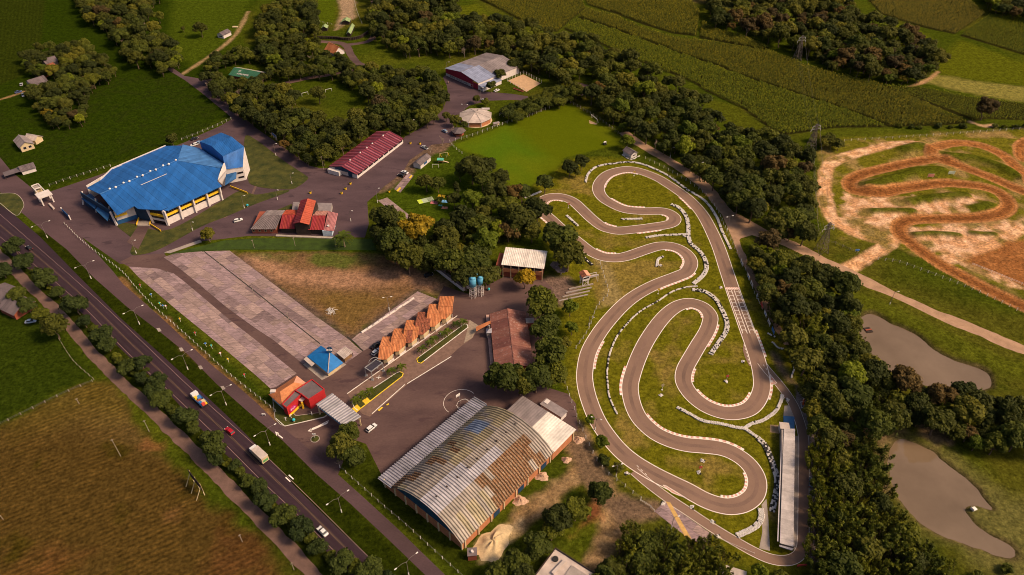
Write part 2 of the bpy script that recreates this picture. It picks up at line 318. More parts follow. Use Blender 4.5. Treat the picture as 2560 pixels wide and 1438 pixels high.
# motocross
mxg = pmask([(2060,345),(2330,335),(2600,320),(2680,800),(2560,740),(2400,680),(2230,610),(2100,600),(2040,540)], 6); paint(mxg, (0.110, 0.100, 0.010)); paint(mxg * np.clip((n2 - .48) * 4, 0, .9), (0.24, 0.155, 0.062))
mx = np.zeros(len(pts)); mp = np.zeros(len(pts))
for q in MX_PALE_POLY: mp = np.maximum(mp, pmask(q, 4, 1.6))
for l, h in MX_PALE: mp = np.maximum(mp, lmask(l, h, 1.8, .3))
paint(mp, (0.44, 0.235, 0.125)); paint(mp * np.clip((n3 - .45) * 5, 0, 1), (0.60, 0.38, 0.25), .8); paint(mp * np.clip((n2 - .55) * 6, 0, 1), (0.125, 0.100, 0.020), .85)
for q in MX_RED_POLY: mx = np.maximum(mx, pmask(q, 3, .8))
for l, h in MX_RED: mx = np.maximum(mx, lmask(l, h, 1.0, .12))
paint(mx, (0.225, 0.090, 0.030)); paint(mx * np.clip((n3 - .45) * 4, 0, 1), (0.29, 0.125, 0.045), .5)
for l, h in MX_RED: paint(np.clip(lmask(l, h, 1.0, .1) - lmask(l, h - 1.1, 1.2, .1), 0, 1), (0.36, 0.175, 0.075), .8)
for l, h in MX_RED[:1]: paint(lmask(l, 1.3, 1.6, .2), (0.125, 0.048, 0.018), .75)
lab[np.maximum(mx, mp) > .5] = 4
for l, h in MX_PALE + MX_RED:
    d = dist_line(pts, curve(l), 9); s_ = d < h; rowp[s_] = d[s_] / 1.5; rowa[s_] = .55
for l, h, w in RIDGES:
    d = dist_line(pts, curve(l), 3 * w); z += h * np.exp(-(d / w) ** 2) * (.8 + .4 * n2)
    paint(np.exp(-(d / w) ** 4) * .95 * (h > 0) * (1 - np.clip(mx, 0, 1)), (0.062, 0.070, 0.006))
z -= np.clip(mx, 0, 1) * .25 * (z < .6); z += np.clip((wig - .5) * .12, 0, .3) * mp
# horse ring, dirt paths, yards round the hangar
HR = pmask([(832,-40),(890,-40),(886,5),(888,42),(868,56),(852,68),(838,76),(846,50),(852,25),(845,0)], 4, .7); paint(HR, (0.27, 0.185, 0.12))
paint(pmask([(780,-20),(832,-20),(845,40),(830,62),(790,55)], 4), (0.055, 0.075, 0.004))
paint(lmask([(620,30),(594,80),(561,113),(514,147),(455,186)], 1.5, 2, .3), (0.25, 0.17, 0.085)); paint(lmask([(-60,265),(0,249),(45,235),(62,228)], 1.3, 1.5, .2), (0.24, 0.15, 0.07))
HD = np.maximum(lmask([(1465,1150),(1440,1195),(1380,1237),(1320,1280),(1275,1330)], 3.0, 3, .8), lmask([(1440,1080),(1475,1170),(1520,1250),(1528,1310),(1505,1390),(1480,1500)], 4.2, 3, .8))
paint(HD, (0.20, 0.125, 0.062)); paint(HD * np.clip((n3 - .45) * 4, 0, 1), (0.28, 0.185, 0.10), .6); paint(lmask([(1435,1070),(1470,1160),(1515,1250),(1600,1280),(1640,1270)], 3.6, 2.5, .6), (0.135, 0.088, 0.055))
paint(pmask([(1530,1245),(1655,1252),(1636,1280),(1590,1305),(1540,1330)], 4, 1), (0.125, 0.082, 0.055))
paint(pmask([(1190,1360),(1240,1320),(1300,1300),(1295,1340),(1240,1400),(1205,1400)], 3, 1), (0.50, 0.36, 0.20)); paint(pmask([(1480,1240),(1508,1235),(1500,1300),(1440,1340),(1460,1300)], 3, 1), (0.22, 0.085, 0.035))
paint(pmask([(1330,690),(1420,690),(1450,730),(1400,760),(1350,750)], 4, 1), (0.14, 0.092, 0.075)); paint(pmask([(1480,640),(1510,640),(1540,690),(1550,760),(1500,770),(1520,720)], 3, .8), (0.21, 0.155, 0.06))
paint(pmask([(1990,965),(2010,990),(2035,1110),(2040,1400),(2023,1400),(2022,1110),(2000,1030)], 2, .4), (0.19, 0.145, 0.12)); paint(pmask([(1930,880),(1945,895),(1990,960),(1975,960),(1950,930)], 3, .6), (0.15, 0.10, 0.075))
paint(pmask([(612,345),(680,380),(765,437),(760,455),(720,472),(640,466),(618,440)], 3, .8), (0.105, 0.082, 0.025)); paint(pmask([(1005,405),(1050,365),(1125,350),(1120,375),(1060,400),(1020,440),(965,478),(950,480)], 3, .8), (0.125, 0.080, 0.055))
paint(lmask([(300,700),(350,760),(420,815),(480,875),(590,965),(690,1052)], 1.6, 2.0, .7), (0.20, 0.10, 0.045), .8)
paint(pmask([(2140,1050),(2240,1060),(2300,1090),(2240,1090),(2215,1150),(2225,1230),(2200,1220),(2200,1120)], 5, 1.2), (0.16, 0.105, 0.060)); paint(pmask([(2330,1100),(2420,1160),(2520,1240),(2640,1270),(2640,1500),(2450,1420),(2400,1360),(2300,1320),(2240,1230),(2215,1120),(2250,1080)], 8, 1), (0.100, 0.092, 0.026))
paint(pmask([(2290,1060),(2360,1075),(2380,1110),(2310,1095)], 4, 1.4), (0.20, 0.13, 0.08), .8)
for k, q in enumerate((pond1, pond2)):
    d = np.minimum(dist_line(pts, q, 10, True), 10); s = np.where(inside(pts, q), d, -d) + (n2 - .5) * 1.6 + (n3 - .5) * 1.0
    z = np.where(s > -2, z * np.clip(-s / 2, 0, 1) - np.clip((s + 1.2) * .8, 0, 2.2), z); paint(np.clip((s + 2.2 + wig * .3) / 2, 0, 1), (0.085, 0.062, 0.028))
lab[z < -.9] = 0
# keep built-up ground level
z[np.abs(z) < .01] = 0

gm, nt, b = _nt('ground_cover')
ca = N(nt, 'ShaderNodeVertexColor', layer_name='cover').outputs[0]; pos = N(nt, 'ShaderNodeNewGeometry').outputs['Position']
f1 = noise(nt, pos, .9, 5, .7); f2 = noise(nt, pos, 4.5, 4, .7)
f0 = noise(nt, pos, .33, 4, .7); c = mixc(nt, .9, ca, ramp(nt, f0, [(.28, (.26, .27, .27)), (.72, (.76, .74, .70))]), 'OVERLAY')
c = mixc(nt, .95, c, ramp(nt, f1, [(.28, (.20, .20, .20)), (.72, (.80, .80, .80))]), 'OVERLAY')
c = mixc(nt, .9, c, ramp(nt, f2, [(.28, (.22, .22, .22)), (.72, (.78, .78, .78))]), 'OVERLAY')
ph = N(nt, 'ShaderNodeAttribute', attribute_name='row_phase'); am = N(nt, 'ShaderNodeAttribute', attribute_name='row_amount')
wob = N(nt, 'ShaderNodeMath', operation='MULTIPLY_ADD'); nt.links.new(noise(nt, pos, .12, 2), wob.inputs[0]); wob.inputs[1].default_value = 1.2; nt.links.new(ph.outputs['Fac'], wob.inputs[2])
fr = N(nt, 'ShaderNodeMath', operation='PINGPONG'); nt.links.new(wob.outputs[0], fr.inputs[0]); fr.inputs[1].default_value = .5
st = ramp(nt, fr.outputs[0], [(.10, (.70, .66, .58)), (.42, (.43, .44, .44))])
amt = N(nt, 'ShaderNodeMath', operation='MULTIPLY'); nt.links.new(am.outputs['Fac'], amt.inputs[0])
nt.links.new(ramp(nt, noise(nt, pos, .06, 3), [(.35, (.15, .15, .15)), (.62, (.95, .95, .95))]), amt.inputs[1])
c = mixc(nt, amt.outputs[0], c, mixc(nt, 1.0, c, st, 'OVERLAY'))
c = mixc(nt, N(nt, 'ShaderNodeAttribute', attribute_name='mottle').outputs['Fac'], ca, c); nt.links.new(c, b.inputs['Base Color']); b.inputs['Roughness'].default_value = .95; b.inputs['Specular IOR Level'].default_value = 0.0
bump(nt, b, mixc(nt, .5, f1, f2), .8, .5)

V = np.c_[pts, z]; fi = (np.arange(ny - 1)[:, None] * nx + np.arange(nx - 1)).ravel(); F = np.stack([fi, fi + 1, fi + nx + 1, fi + nx], 1); fl = lab[fi]
def grid_obj(name, sel, extra=None):
    f = F[sel]; u, inv = np.unique(f, return_inverse=True); inv = inv.reshape(-1); me = bpy.data.meshes.new(name); vv = V[u]; nv = len(u); nf = len(f)
    ev, ef = extra if extra else (np.zeros((0, 3)), np.zeros((0, 4), int)); tv = nv + len(ev); tf = nf + len(ef)
    me.vertices.add(tv); me.vertices.foreach_set('co', np.r_[vv, ev].ravel()); me.loops.add(tf * 4); me.loops.foreach_set('vertex_index', np.r_[inv, (ef + nv).ravel()].astype(np.int32))
    me.polygons.add(tf); me.polygons.foreach_set('loop_start', np.arange(tf, dtype=np.int32) * 4)
    me.update(calc_edges=True); me.polygons.foreach_set('use_smooth', np.ones(tf, bool))
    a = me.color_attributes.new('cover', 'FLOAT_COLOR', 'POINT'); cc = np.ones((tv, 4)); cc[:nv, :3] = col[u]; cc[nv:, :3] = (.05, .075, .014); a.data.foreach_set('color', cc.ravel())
    for an, arr in (('row_phase', rowp), ('row_amount', rowa), ('mottle', mot)):
        at = me.attributes.new(an, 'FLOAT', 'POINT'); x = np.zeros(tv); x[:nv] = arr[u]; at.data.foreach_set('value', x)
    me.materials.append(gm); return tag(link(name, me), kind='structure')
# skirt of the same sheet out to the horizon
R = 6000; x0, x1, y0, y1 = gx[0], gx[-1], gy[0], gy[-1]
ev = np.array([(x0, y0, 0), (x1, y0, 0), (x1, y1, 0), (x0, y1, 0), (-R, -R, -.5), (R, -R, -.5), (R, R, -.5), (-R, R, -.5)]); ef = np.array([(4, 5, 1, 0), (5, 6, 2, 1), (6, 7, 3, 2), (7, 4, 0, 3)])
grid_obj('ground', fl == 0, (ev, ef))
for i, nme in ((1, 'sports_field'), (2, 'stubble_field'), (3, 'crop_field'), (4, 'motocross_track')): grid_obj(nme, fl == i)
def gz(x, y):
    i = min(max(int((y - GY0) / SY), 0), ny - 2); j = min(max(int((x + GX) / SX), 0), nx - 2); fy = (y - GY0) / SY - i; fx = (x + GX) / SX - j
    if not (0 <= fx <= 1 and 0 <= fy <= 1): return 0.0
    q = i * nx + j; return float((z[q] * (1 - fx) + z[q + 1] * fx) * (1 - fy) + (z[q + nx] * (1 - fx) + z[q + nx + 1] * fx) * fy)

# ponds
wm, nt, b = _nt('muddy_water'); pos = N(nt, 'ShaderNodeNewGeometry').outputs['Position']
nt.links.new(ramp(nt, noise(nt, pos, .035, 5), [(.25, (.108, .070, .040)), (.75, (.195, .135, .088))]), b.inputs['Base Color']); b.inputs['Roughness'].default_value = .03; b.inputs['Specular IOR Level'].default_value = .5
bump(nt, b, noise(nt, pos, 1.6, 4), .12, .05)
for q in (pond1, pond2):
    q = q + normals(q, True) * (2.2 if inside(np.array([q[0] + normals(q, True)[0] * .5]), q)[0] == False else -2.2)
    tag(MB().add([(x, y, -.55) for x, y in q], [tuple(range(len(q)))]).build('pond_water', wm), kind='structure')
# ------------------------------------------------------------------ roads, yards, lots, kart circuit
def sheet(name, poly, zz, m, parent=None, thick=0.0):
    w = XY(poly) if not isinstance(poly, np.ndarray) else poly; mb = MB()
    if thick: mb.prism([tuple(p) for p in w], zz - thick, zz)
    else: mb.add([(x, y, zz) for x, y in w], [tuple(range(len(w)))])
    if not thick:
        a = sum(w[i][0] * w[(i + 1) % len(w)][1] - w[(i + 1) % len(w)][0] * w[i][1] for i in range(len(w)))
        if a < 0: mb.f = [f[::-1] for f in mb.f]
    o = mb.build(name, m, parent)
    return o if parent else tag(o, kind='structure')
def asphalt(name, c, streak=None, dark=None, v=.3):
    return mat(name, c, .85, v, .07, 4.0, stain=dark, stain_at=.66, bmp=.15, stretch=streak)
A_YARD = mat('yard_asphalt', (0.080, 0.043, 0.044), .9, .25, .09, 3.0, c2=(0.122, 0.070, 0.062), stain=(0.060, 0.031, 0.033), stain_at=.57, bmp=.2, stretch=(math.radians(-40), (.35, 1.0)))
A_HWY = asphalt('highway_asphalt', (0.028, 0.0125, 0.020), (math.radians(42), (.12, 1.0)), (0.018, 0.009, 0.014))
A_SVC = asphalt('service_asphalt', (0.072, 0.040, 0.044), (math.radians(42), (.3, 1.0)), (0.052, 0.029, 0.034))
A_KART = asphalt('kart_asphalt', (0.205, 0.124, 0.090), dark=(0.165, 0.098, 0.070), v=.14)
GRAVEL = mat('gravel_road', (0.34, 0.205, 0.128), .95, .22, .25, 4.0, stain=(0.25, 0.145, 0.085), stain_at=.6, bmp=.3)
PATHM = mat('worn_path', (0.130, 0.076, 0.062), .95, .25, .3, 4.0, stain=(0.085, 0.048, 0.040), stain_at=.6, bmp=.3)
WPAINT = mat('white_road_paint', (0.74, 0.64, 0.58), .7, .1, .8, stain=(0.5, 0.40, 0.34), stain_at=.66)
WFADE = mat('faded_white_paint', (0.20, 0.13, 0.12), .8, .2, .8)
YPAINT = mat('yellow_road_paint', (0.70, 0.45, 0.03), .7, .15, .8)
YFADE = mat('faded_yellow_paint', (0.14, 0.085, 0.05), .8, .2, .8)
GRASS2 = mat('mown_grass', (0.026, 0.040, 0.003), .95, .35, .22, 3.5, c2=(0.070, 0.066, 0.010), bmp=.6, stain=(.115, .078, .028), stain_at=.6)
CONC = mat('pale_concrete', (0.30, 0.245, 0.215), .9, .18, .3, 4.0, stain=(0.20, 0.155, 0.135), stain_at=.6, bmp=.2)
KERBM = mat('kerb_concrete', (0.36, 0.30, 0.26), .9, .2, 1.0)

HR_R = [(-500,130),(-250,300),(-40,480),(0,512),(40,541),(100,592),(200,694),(300,794),(400,884),(480,957),(584,1055),(640,1111),(773,1255),(907,1379),(985,1450),(1200,1650)]
HR_L = [(-520,225),(-250,395),(-40,585),(0,615),(100,697),(187,768),(240,814),(320,890),(414,975),(500,1070),(565,1137),(620,1188),(650,1218),(730,1297),(830,1392),(885,1448),(1080,1650)]
hw = sheet('highway', HR_R + HR_L[::-1], .03, A_HWY)
mbw, mby, mbd = MB(), MB(), MB()
ribbon(mbw, curve([(0,536),(187,699),(300,802),(467,961),(534,1022),(628,1105),(673,1148),(773,1245),(924,1395),(1000,1465)]), -.09, .09, .036)
ribbon(mbw, curve([(0,592),(187,747),(317,880),(434,988),(511,1061),(577,1125),(660,1208),(740,1283),(840,1382),(900,1440)]), -.09, .09, .036)
mbw.build('edge_line', WFADE, hw)
cl = curve([(0,562),(187,722),(310,842),(450,974),(520,1040),(600,1114),(668,1180),(757,1264),(882,1388),(950,1452)])
ribbon(mby, cl, -.22, -.10, .036); ribbon(mby, cl, .10, .22, .036, step_m=None); mby.build('centre_line', YFADE, hw)
for o0, o1 in ((-2.5, -1.6), (-.6, .6), (1.6, 2.5)): ribbon(mbd, cl, o0, o1, .033)
mbd.build('tyre_wear', mat('worn_asphalt', (0.030, 0.015, 0.021), .8, .3, .15, stretch=(math.radians(42), (.05, 1))), hw)
for px, py in ((720,1199),(728,1193)):
    p = P(px, py); box_part('painted_bar', hw, WPAINT, -1.3, 1.3, -.2, .2, .036, .04).matrix_world = Matrix.Translation((p.x, p.y, 0)) @ Matrix.Rotation(math.radians(-41), 4, 'Z')
SVC_L = [(-250,240),(-60,420),(40,520),(115,583),(167,624),(234,694),(317,767),(401,831),(467,884),(540,959),(640,1047),(707,1102),(790,1185),(874,1258),(974,1352),(1057,1432),(1250,1620)]
SVC_R = [(-200,150),(30,430),(140,520),(187,575),(234,625),(284,680),(307,710),(361,757),(417,807),(484,871),(534,917),(586,959),(640,1006),(690,1055),(760,1112),(840,1182),(907,1242),(990,1318),(1107,1432),(1310,1620)]
sv_ = sheet('service_road', SVC_L + SVC_R[::-1], .026, A_SVC)
YARD1 = [(-80,420),(0,452),(30,462),(60,478),(85,492),(123,480),(250,437),(467,354),(494,340),(547,317),(581,297),(567,284),(534,257),(501,230),(461,200),(405,166),(432,170),(461,190),(501,197),(520,198),(548,200),(564,225),(566,247),(576,277),(611,294),(640,320),(707,367),(773,414),(800,421),(830,420),(890,445),(1008,355),(1010,343),(1057,317),(1084,297),(1107,274),(1121,240),(1117,214),(1107,194),(1115,186),(1200,228),(1280,235),(1320,241),(1320,252),(1280,250),(1221,252),(1174,264),(1154,281),(1127,301),(1150,345),(1125,357),(1080,362),(1024,401),(1007,431),(960,467),(945,482),(918,505),(922,560),(912,594),(620,590),(500,604),(411,634),(420,660),(300,660),(200,590),(120,540),(60,505)]
sheet('yard', YARD1, .018, mat('plaza_asphalt', (0.064, 0.036, 0.044), .9, .25, .08, 3.0, c2=(0.098, 0.058, 0.066), stain=(0.048, 0.027, 0.034), stain_at=.57, bmp=.2, stretch=(math.radians(30), (.4, 1.0))))
YARD2 = [(300,655),(330,640),(409,634),(447,668),(568,770),(683,850),(758,911),(805,950),(905,878),(1024,797),(1092,748),(1110,715),(1170,735),(1235,705),(1260,692),(1350,690),(1380,720),(1370,770),(1340,960),(1420,985),(1440,1010),(1445,1080),(1300,1020),(960,1200),(915,1110),(880,1098),(845,1187),(690,1057),(720,1010),(676,972),(742,934),(640,851),(574,800),(464,707),(434,684),(394,672),(322,667)]
sheet('entrance_yard', YARD2, .022, A_YARD)
for nme, l, h, m in (('gravel_road', [(1560,330),(1584,350),(1627,376),(1687,411),(1742,449),(1775,480),(1810,525),(1850,560),(1920,589),(1987,616),(2072,660),(2147,695),(2228,737),(2338,786),(2440,825),(2560,876),(2700,930)], 3.2, GRAVEL),
                     ('service_path', [(1845,560),(1838,590),(1850,628),(1880,690),(1905,745),(1925,785),(1945,820),(1968,862)], 1.5, GRAVEL),
                     ('footpath', [(-60,580),(30,670),(80,720),(143,780),(200,847),(260,914),(307,960),(367,1015),(434,1081),(501,1145),(561,1205),(621,1268),(690,1335),(740,1389),(790,1445),(850,1520)], 2.1, PATHM),
                     ('park_road', [(560,240),(640,222),(690,213),(773,195),(850,183),(905,172)], 2.2, A_YARD),
                     ('park_road', [(800,104),(850,108),(868,118),(878,138),(895,158),(930,172)], 2.6, A_YARD),
                     ('park_road', [(862,113),(900,108),(930,97),(944,60),(942,30),(925,-20)], 2.2, A_YARD),
                     ('park_road', [(640,465),(620,500),(560,545)], .6, PATHM)):
    l2 = curve(l, 1.2); k = len(l2); mb = MB(); nn = normals(l2); jit = lambda s: h + (vnoise(l2 + s, 4, 5, 2) - .5) * 1.1 * (h > 1)
    a = l2 + nn * jit(0)[:, None]; c_ = l2 - nn * jit(50)[:, None]; off = {'gravel_road': .03, 'service_path': .024}.get(nme, .034) + (sum(map(ord, str(l[0]))) % 5) * .004
    mb.add([(*p, off) for p in c_] + [(*p, off) for p in a], [(i, i + 1, k + i + 1, k + i) for i in range(k - 1)]); tag(mb.build(nme, m), kind='structure')
sheet('gravel_road', [(1794,512),(1861,543),(1925,580),(1925,602),(1880,588),(1852,596),(1840,610),(1832,600),(1815,560)], .036, GRAVEL)
sheet('gravel_lot', [(1440,205),(1480,215),(1455,240),(1425,225)], .02, A_YARD)
# lawns edged with low kerbs
LAWNS = [[(292,563),(335,560),(420,575),(545,508),(600,478),(640,487),(700,477),(722,479),(640,510),(567,541),(501,568),(401,622),(345,638),(326,632),(332,600)],
 [(-30,484),(0,484),(35,484),(52,495),(60,512),(55,525),(40,539),(0,508),(-30,486)],
 [(612,345),(640,350),(706,400),(763,438),(770,447),(748,465),(720,474),(640,466),(618,440)], [(420,636),(560,602),(640,596),(930,598),(940,626),(585,624),(500,628)],
 [(687,528),(730,510),(728,530),(700,531)], [(680,982),(700,1000),(740,1040),(815,1030),(822,1040),(712,1066),(700,1061),(688,1048)]]
for q in LAWNS:
    w = smooth_line(XY(q), 1.2, True) if len(q) > 8 else XY(q)
    o = sheet('lawn', w, .11, mat('watered_lawn', (0.028, 0.050, 0.003), .95, .3, .3, 3.5, bmp=.6) if q is LAWNS[3] else GRASS2, None, .1); mb = MB(); ribbon(mb, np.vstack([w, w[:1]]), -.12, .12, .13)
    if q in (LAWNS[1], LAWNS[5]): mb.build('kerb', KERBM, o)
sheet('ramp_path', [(347,563),(375,564),(346,624),(318,606)], .118, A_YARD)
sheet('brick_strip', [(410,632),(425,634),(505,606),(500,600)], .13, CONC)
# concrete slab lots
SLABM = [mat('lot_concrete_%s' % s, c, .9, .3, .9, 3.0, c2=sc(c, 1.35), stain=sc(c, .55), stain_at=.53, bmp=.35, stretch=(math.radians(-42), (.3, 1.4)), obj_rand=.28) for s, c in (('lilac', (.30, .205, .215)), ('warm', (.32, .22, .205)), ('dark', (.22, .148, .152)))]
def clip(poly, cell):
    out = [tuple(p) for p in poly]; n = len(cell)
    for i in range(n):
        a, b2 = cell[i], cell[(i + 1) % n]; s = lambda p: (b2[0] - a[0]) * (p[1] - a[1]) - (b2[1] - a[1]) * (p[0] - a[0]); res = []
        for j in range(len(out)):
            p, q = out[j], out[(j + 1) % len(out)]; sp, sq = s(p), s(q)
            if sp >= 0: res.append(p)
            if sp * sq < 0: t = sp / (sp - sq); res.append((p[0] + (q[0] - p[0]) * t, p[1] + (q[1] - p[1]) * t))
        out = res
        if len(out) < 3: return []
    return out
def slabs(name, poly, A, B, du, dv, zz):
    w = XY(poly); a = sum(w[i][0] * w[(i + 1) % len(w)][1] - w[(i + 1) % len(w)][0] * w[i][1] for i in range(len(w))); w = w if a > 0 else w[::-1]
    base = sheet(name, w, zz, mat('joint_filler', (.075, .058, .045), .95)); p0, p1 = P(*A), P(*B); d = Vector((p1.x - p0.x, p1.y - p0.y)).normalized(); e = Vector((-d.y, d.x)); loc = [((x - p0.x) * d.x + (y - p0.y) * d.y, (x - p0.x) * e.x + (y - p0.y) * e.y) for x, y in w]
    us = [q[0] for q in loc]; vs_ = [q[1] for q in loc]
    for j in range(int((max(vs_) - min(vs_)) / dv) + 1):
        u = min(us) - du * rnd.random(); v0 = min(vs_) + j * dv
        while u < max(us):
            L = du * rnd.choice((1, 1, 1, 1.5, .6)); g = .035; c = clip(loc, [(u + g, v0 + g), (u + L - g, v0 + g), (u + L - g, v0 + dv - g), (u + g, v0 + dv - g)]); u += L
            if len(c) < 3 or abs(sum(c[i][0] * c[(i + 1) % len(c)][1] - c[(i + 1) % len(c)][0] * c[i][1] for i in range(len(c)))) < .6: continue
            t = zz + .035 + rnd.random() * .02
            MB().prism([(p0.x + d.x * x + e.x * y, p0.y + d.y * x + e.y * y) for x, y in c], zz + .004, t).build('concrete_slab', SLABM[rnd.choice((0, 0, 1, 1, 2))], base)
    return base
slabs('parking_lot', [(322,667),(394,672),(434,684),(464,707),(574,800),(640,851),(742,934),(690,968),(676,972),(660,957),(634,934),(534,850),(444,777),(347,694)], (464,707), (640,851), 5.2, 3.3, .04)
l2 = slabs('parking_lot', [(409,644),(434,635),(501,629),(574,627),(640,677),(784,787),(870,848),(906,879),(863,910),(816,943),(805,950),(758,911),(683,850),(640,822),(568,770),(477,694),(447,670)], (568,770), (683,850), 5.4, 3.6, .044)
l3 = slabs('parking_lot', [(878,850),(905,828),(1044,729),(1092,748),(1024,797),(930,866),(909,877)], (906,879), (1024,797), 6.0, 4.2, .04)
slabs('paved_strip', [(985,473),(1021,432),(1034,440),(1001,482)], (1001,482), (1034,440), 3.2, 2.2, .03); slabs('paved_strip', [(945,502),(968,494),(1030,543),(1008,552)], (945,502), (1008,552), 4, 2.6, .03)
DRAIN = mat('drain_grate', (.03, .026, .022), .8)
for q in ([(510,629),(640,731),(740,812),(800,860)], [(868,842),(888,858),(907,878)]):
    mb = MB(); ribbon(mb, curve(q), -.22, .22, .105); mb.build('drain_channel', DRAIN, l2)
YLINE = [(986,455),(1030,437)]
for q in ([(991,477),(1000,468),(1003,471),(995,480)], [(1022,445),(1028,438),(1031,440),(1026,447)]): sheet('painted_mark', q, .09, YPAINT)
# paver street with palm islands
sheet('paver_street', [(868,985),(1130,792),(1140,795),(1172,800),(1198,815),(1182,845),(1150,868),(1120,895),(1020,960),(925,1042),(905,1035)], .03, mat('street_pavers', (0.165, 0.098, 0.076), .9, .22, .6, 7.0, stain=(.115, .066, .052), stain_at=.58, bmp=.35))
sheet('ramp_pavement', [(1174,800),(1196,814),(1181,845),(1160,858)], .04, mat('pebble_paving', (.27, .205, .155), .95, .2, 1.2, 6, bmp=.3))
def kerbed(poly, name='palm_island', cap=()):
    w = XY(poly); o = sheet(name, w, .17, GRASS2, None, .15); mb = MB(); wc = np.vstack([w, w[:1]]); n = len(w)
    for i in range(n):
        mb.bar((*wc[i], .10), (*wc[i + 1], .10), .26, .2, 1 if i in cap else 0)
    mb.build('kerb', [mat('white_kerb', (.66, .6, .56), .7, .15), mat('yellow_kerb', (.72, .50, .03), .7, .15)], o); return o
kerbed([(1042,898),(1048,893),(1160,811),(1168,812),(1170,819),(1060,903),(1052,909),(1044,906)], cap=(5, 6, 7, 0))
kerbed([(880,1006),(990,934),(1000,930),(1008,934),(1006,941),(895,1027),(886,1020)], cap=(2, 3, 4))
mb = MB()
for a, b2 in (((868,985),(1143,790)), ((1018,960),(1128,892)), ((930,1035),(1012,962)), ((690,1047),(712,1066)), ((712,1066),(810,1044)), ((810,1044),(822,1035)), ((780,1072),(795,1066)), ((795,1066),(822,1052))):
    p, q = P(*a), P(*b2); mb.bar((p.x, p.y, .1), (q.x, q.y, .1), .22, .2)
tag(mb.build('kerb', MATS['white_kerb']), kind='structure')
for q in ([(880,1022),(893,1012),(903,1022),(891,1033)], [(905,1003),(918,994),(926,1003),(914,1012)], [(944,1026),(955,1018),(958,1020),(948,1029)], [(966,1012),(972,1009),(973,1012),(967,1015)]): sheet('painted_mark', q, .19, YPAINT)
# painted arrows and court lines
def flat(name, polys, zz, m): 
    mb = MB()
    for q in polys:
        w = XY(q); a = sum(w[i][0] * w[(i + 1) % len(w)][1] - w[(i + 1) % len(w)][0] * w[i][1] for i in range(len(w))); w = w if a > 0 else w[::-1]; mb.add([(x, y, zz) for x, y in w], [tuple(range(len(w)))])
    return tag(mb.build(name, m), kind='structure')
flat('painted_arrow', [[(708,1095),(706,1097),(692,1086),(694,1084)], [(688,1079),(698,1083),(691,1090)]], .034, WPAINT)
flat('painted_arrow', [[(776,1074),(776,1078),(818,1060),(822,1054),(818,1056)], [(769,1078),(778,1071),(779,1080)]], .034, WPAINT)
flat('painted_arrow', [[(819,1126),(822,1127),(832,1104),(829,1103)], [(828,1105),(836,1094),(834,1108)]], .034, WPAINT)
court = MB(); cc_ = P(1134, 1004); ax = XY([(1130,1035),(1190,990)]); ad = (ax[1] - ax[0]) / np.hypot(*(ax[1] - ax[0])); an = np.array([-ad[1], ad[0]])
for r_, e_ in ((6.2, 4.2), (2.6, 2.2)):
    a_ = np.linspace(-.1, math.pi + .1, 24); base = ax.mean(0); ribbon(court, np.array([base + ad * r_ * math.cos(t) + an * (e_ + r_ * math.sin(t)) * .95 - an * 2 for t in a_]), -.07, .07, .034)
for s_ in (-2.2, 2.2): ribbon(court, np.array([ax.mean(0) + ad * s_ + an * t for t in (-2, 0, 2)]), -.07, .07, .034)
tag(court.build('court_marking', WPAINT), kind='structure')

# ------------------------------------------------------------------ kart circuit
LOOP = [(1831,722),(1817,680),(1793,610),(1760,543),(1729,505),(1700,481),(1670,461),(1641,444),(1598,428),(1566,424),(1537,429),(1515,439),(1500,456),(1496,473),(1503,490),(1521,505),(1560,523),(1607,528),(1650,528),(1673,533),(1687,546),(1675,560),(1624,569),(1583,574),(1547,577),(1523,573),(1504,566),(1478,546),(1455,524),(1434,505),(1412,495),(1390,492),(1368,495),(1352,508),(1358,530),(1380,551),(1410,578),(1441,602),(1475,628),(1507,642),(1540,645),(1570,640),(1608,627),(1645,616),(1678,616),(1705,626),(1723,643),(1727,661),(1716,680),(1690,692),(1643,710),(1598,733),(1560,761),(1522,801),(1493,840),(1471,882),(1462,928),(1463,960),(1472,998),(1490,1044),(1514,1083),(1546,1122),(1582,1153),(1629,1182),(1674,1205),(1718,1226),(1760,1249),(1796,1262),(1828,1266),(1861,1258),(1886,1237),(1893,1207),(1884,1178),(1862,1152),(1831,1132),(1800,1121),(1763,1116),(1718,1112),(1681,1103),(1646,1088),(1619,1068),(1596,1042),(1581,1008),(1575,970),(1581,937),(1597,892),(1618,850),(1648,806),(1675,778),(1700,763),(1728,758),(1758,768),(1775,788),(1774,809),(1765,832),(1746,863),(1726,897),(1713,921),(1708,944),(1713,965),(1732,991),(1763,1015),(1801,1030),(1835,1033),(1870,1024),(1892,1003),(1904,972),(1903,941),(1896,908),(1886,875),(1871,834),(1851,778)]
HW = 3.15
loop = smooth_line(XY(LOOP), 1.0, True); NL = len(loop)
track = tag(ribbon(MB(), loop, -HW, HW, .05, True).build('kart_track', A_KART), kind='structure')
ribbon(MB(), loop, -.55, .75, .054, True).build('rubber_line', mat('rubbered_asphalt', (0.172, 0.103, 0.077), .75, .3, .06), track)
for s in (-1, 1): ribbon(MB(), loop, *sorted((s * HW, s * (HW - .28))), .056, True).build('edge_line', WPAINT, track)
PIT = [(1886,880),(1912,918),(1950,963),(1980,1006),(1996,1044),(2007,1085),(2010,1123),(2009,1225),(2008,1345),(2003,1378),(1988,1395),(1962,1402),(1925,1397),(1885,1380),(1835,1352),(1785,1322),(1722,1280),(1669,1245),(1620,1208),(1585,1178)]
pit = smooth_line(XY(PIT), 1.0); PW = 1.75
pl = tag(ribbon(MB(), pit, -PW, PW, .045).build('pit_lane', A_KART), kind='structure')
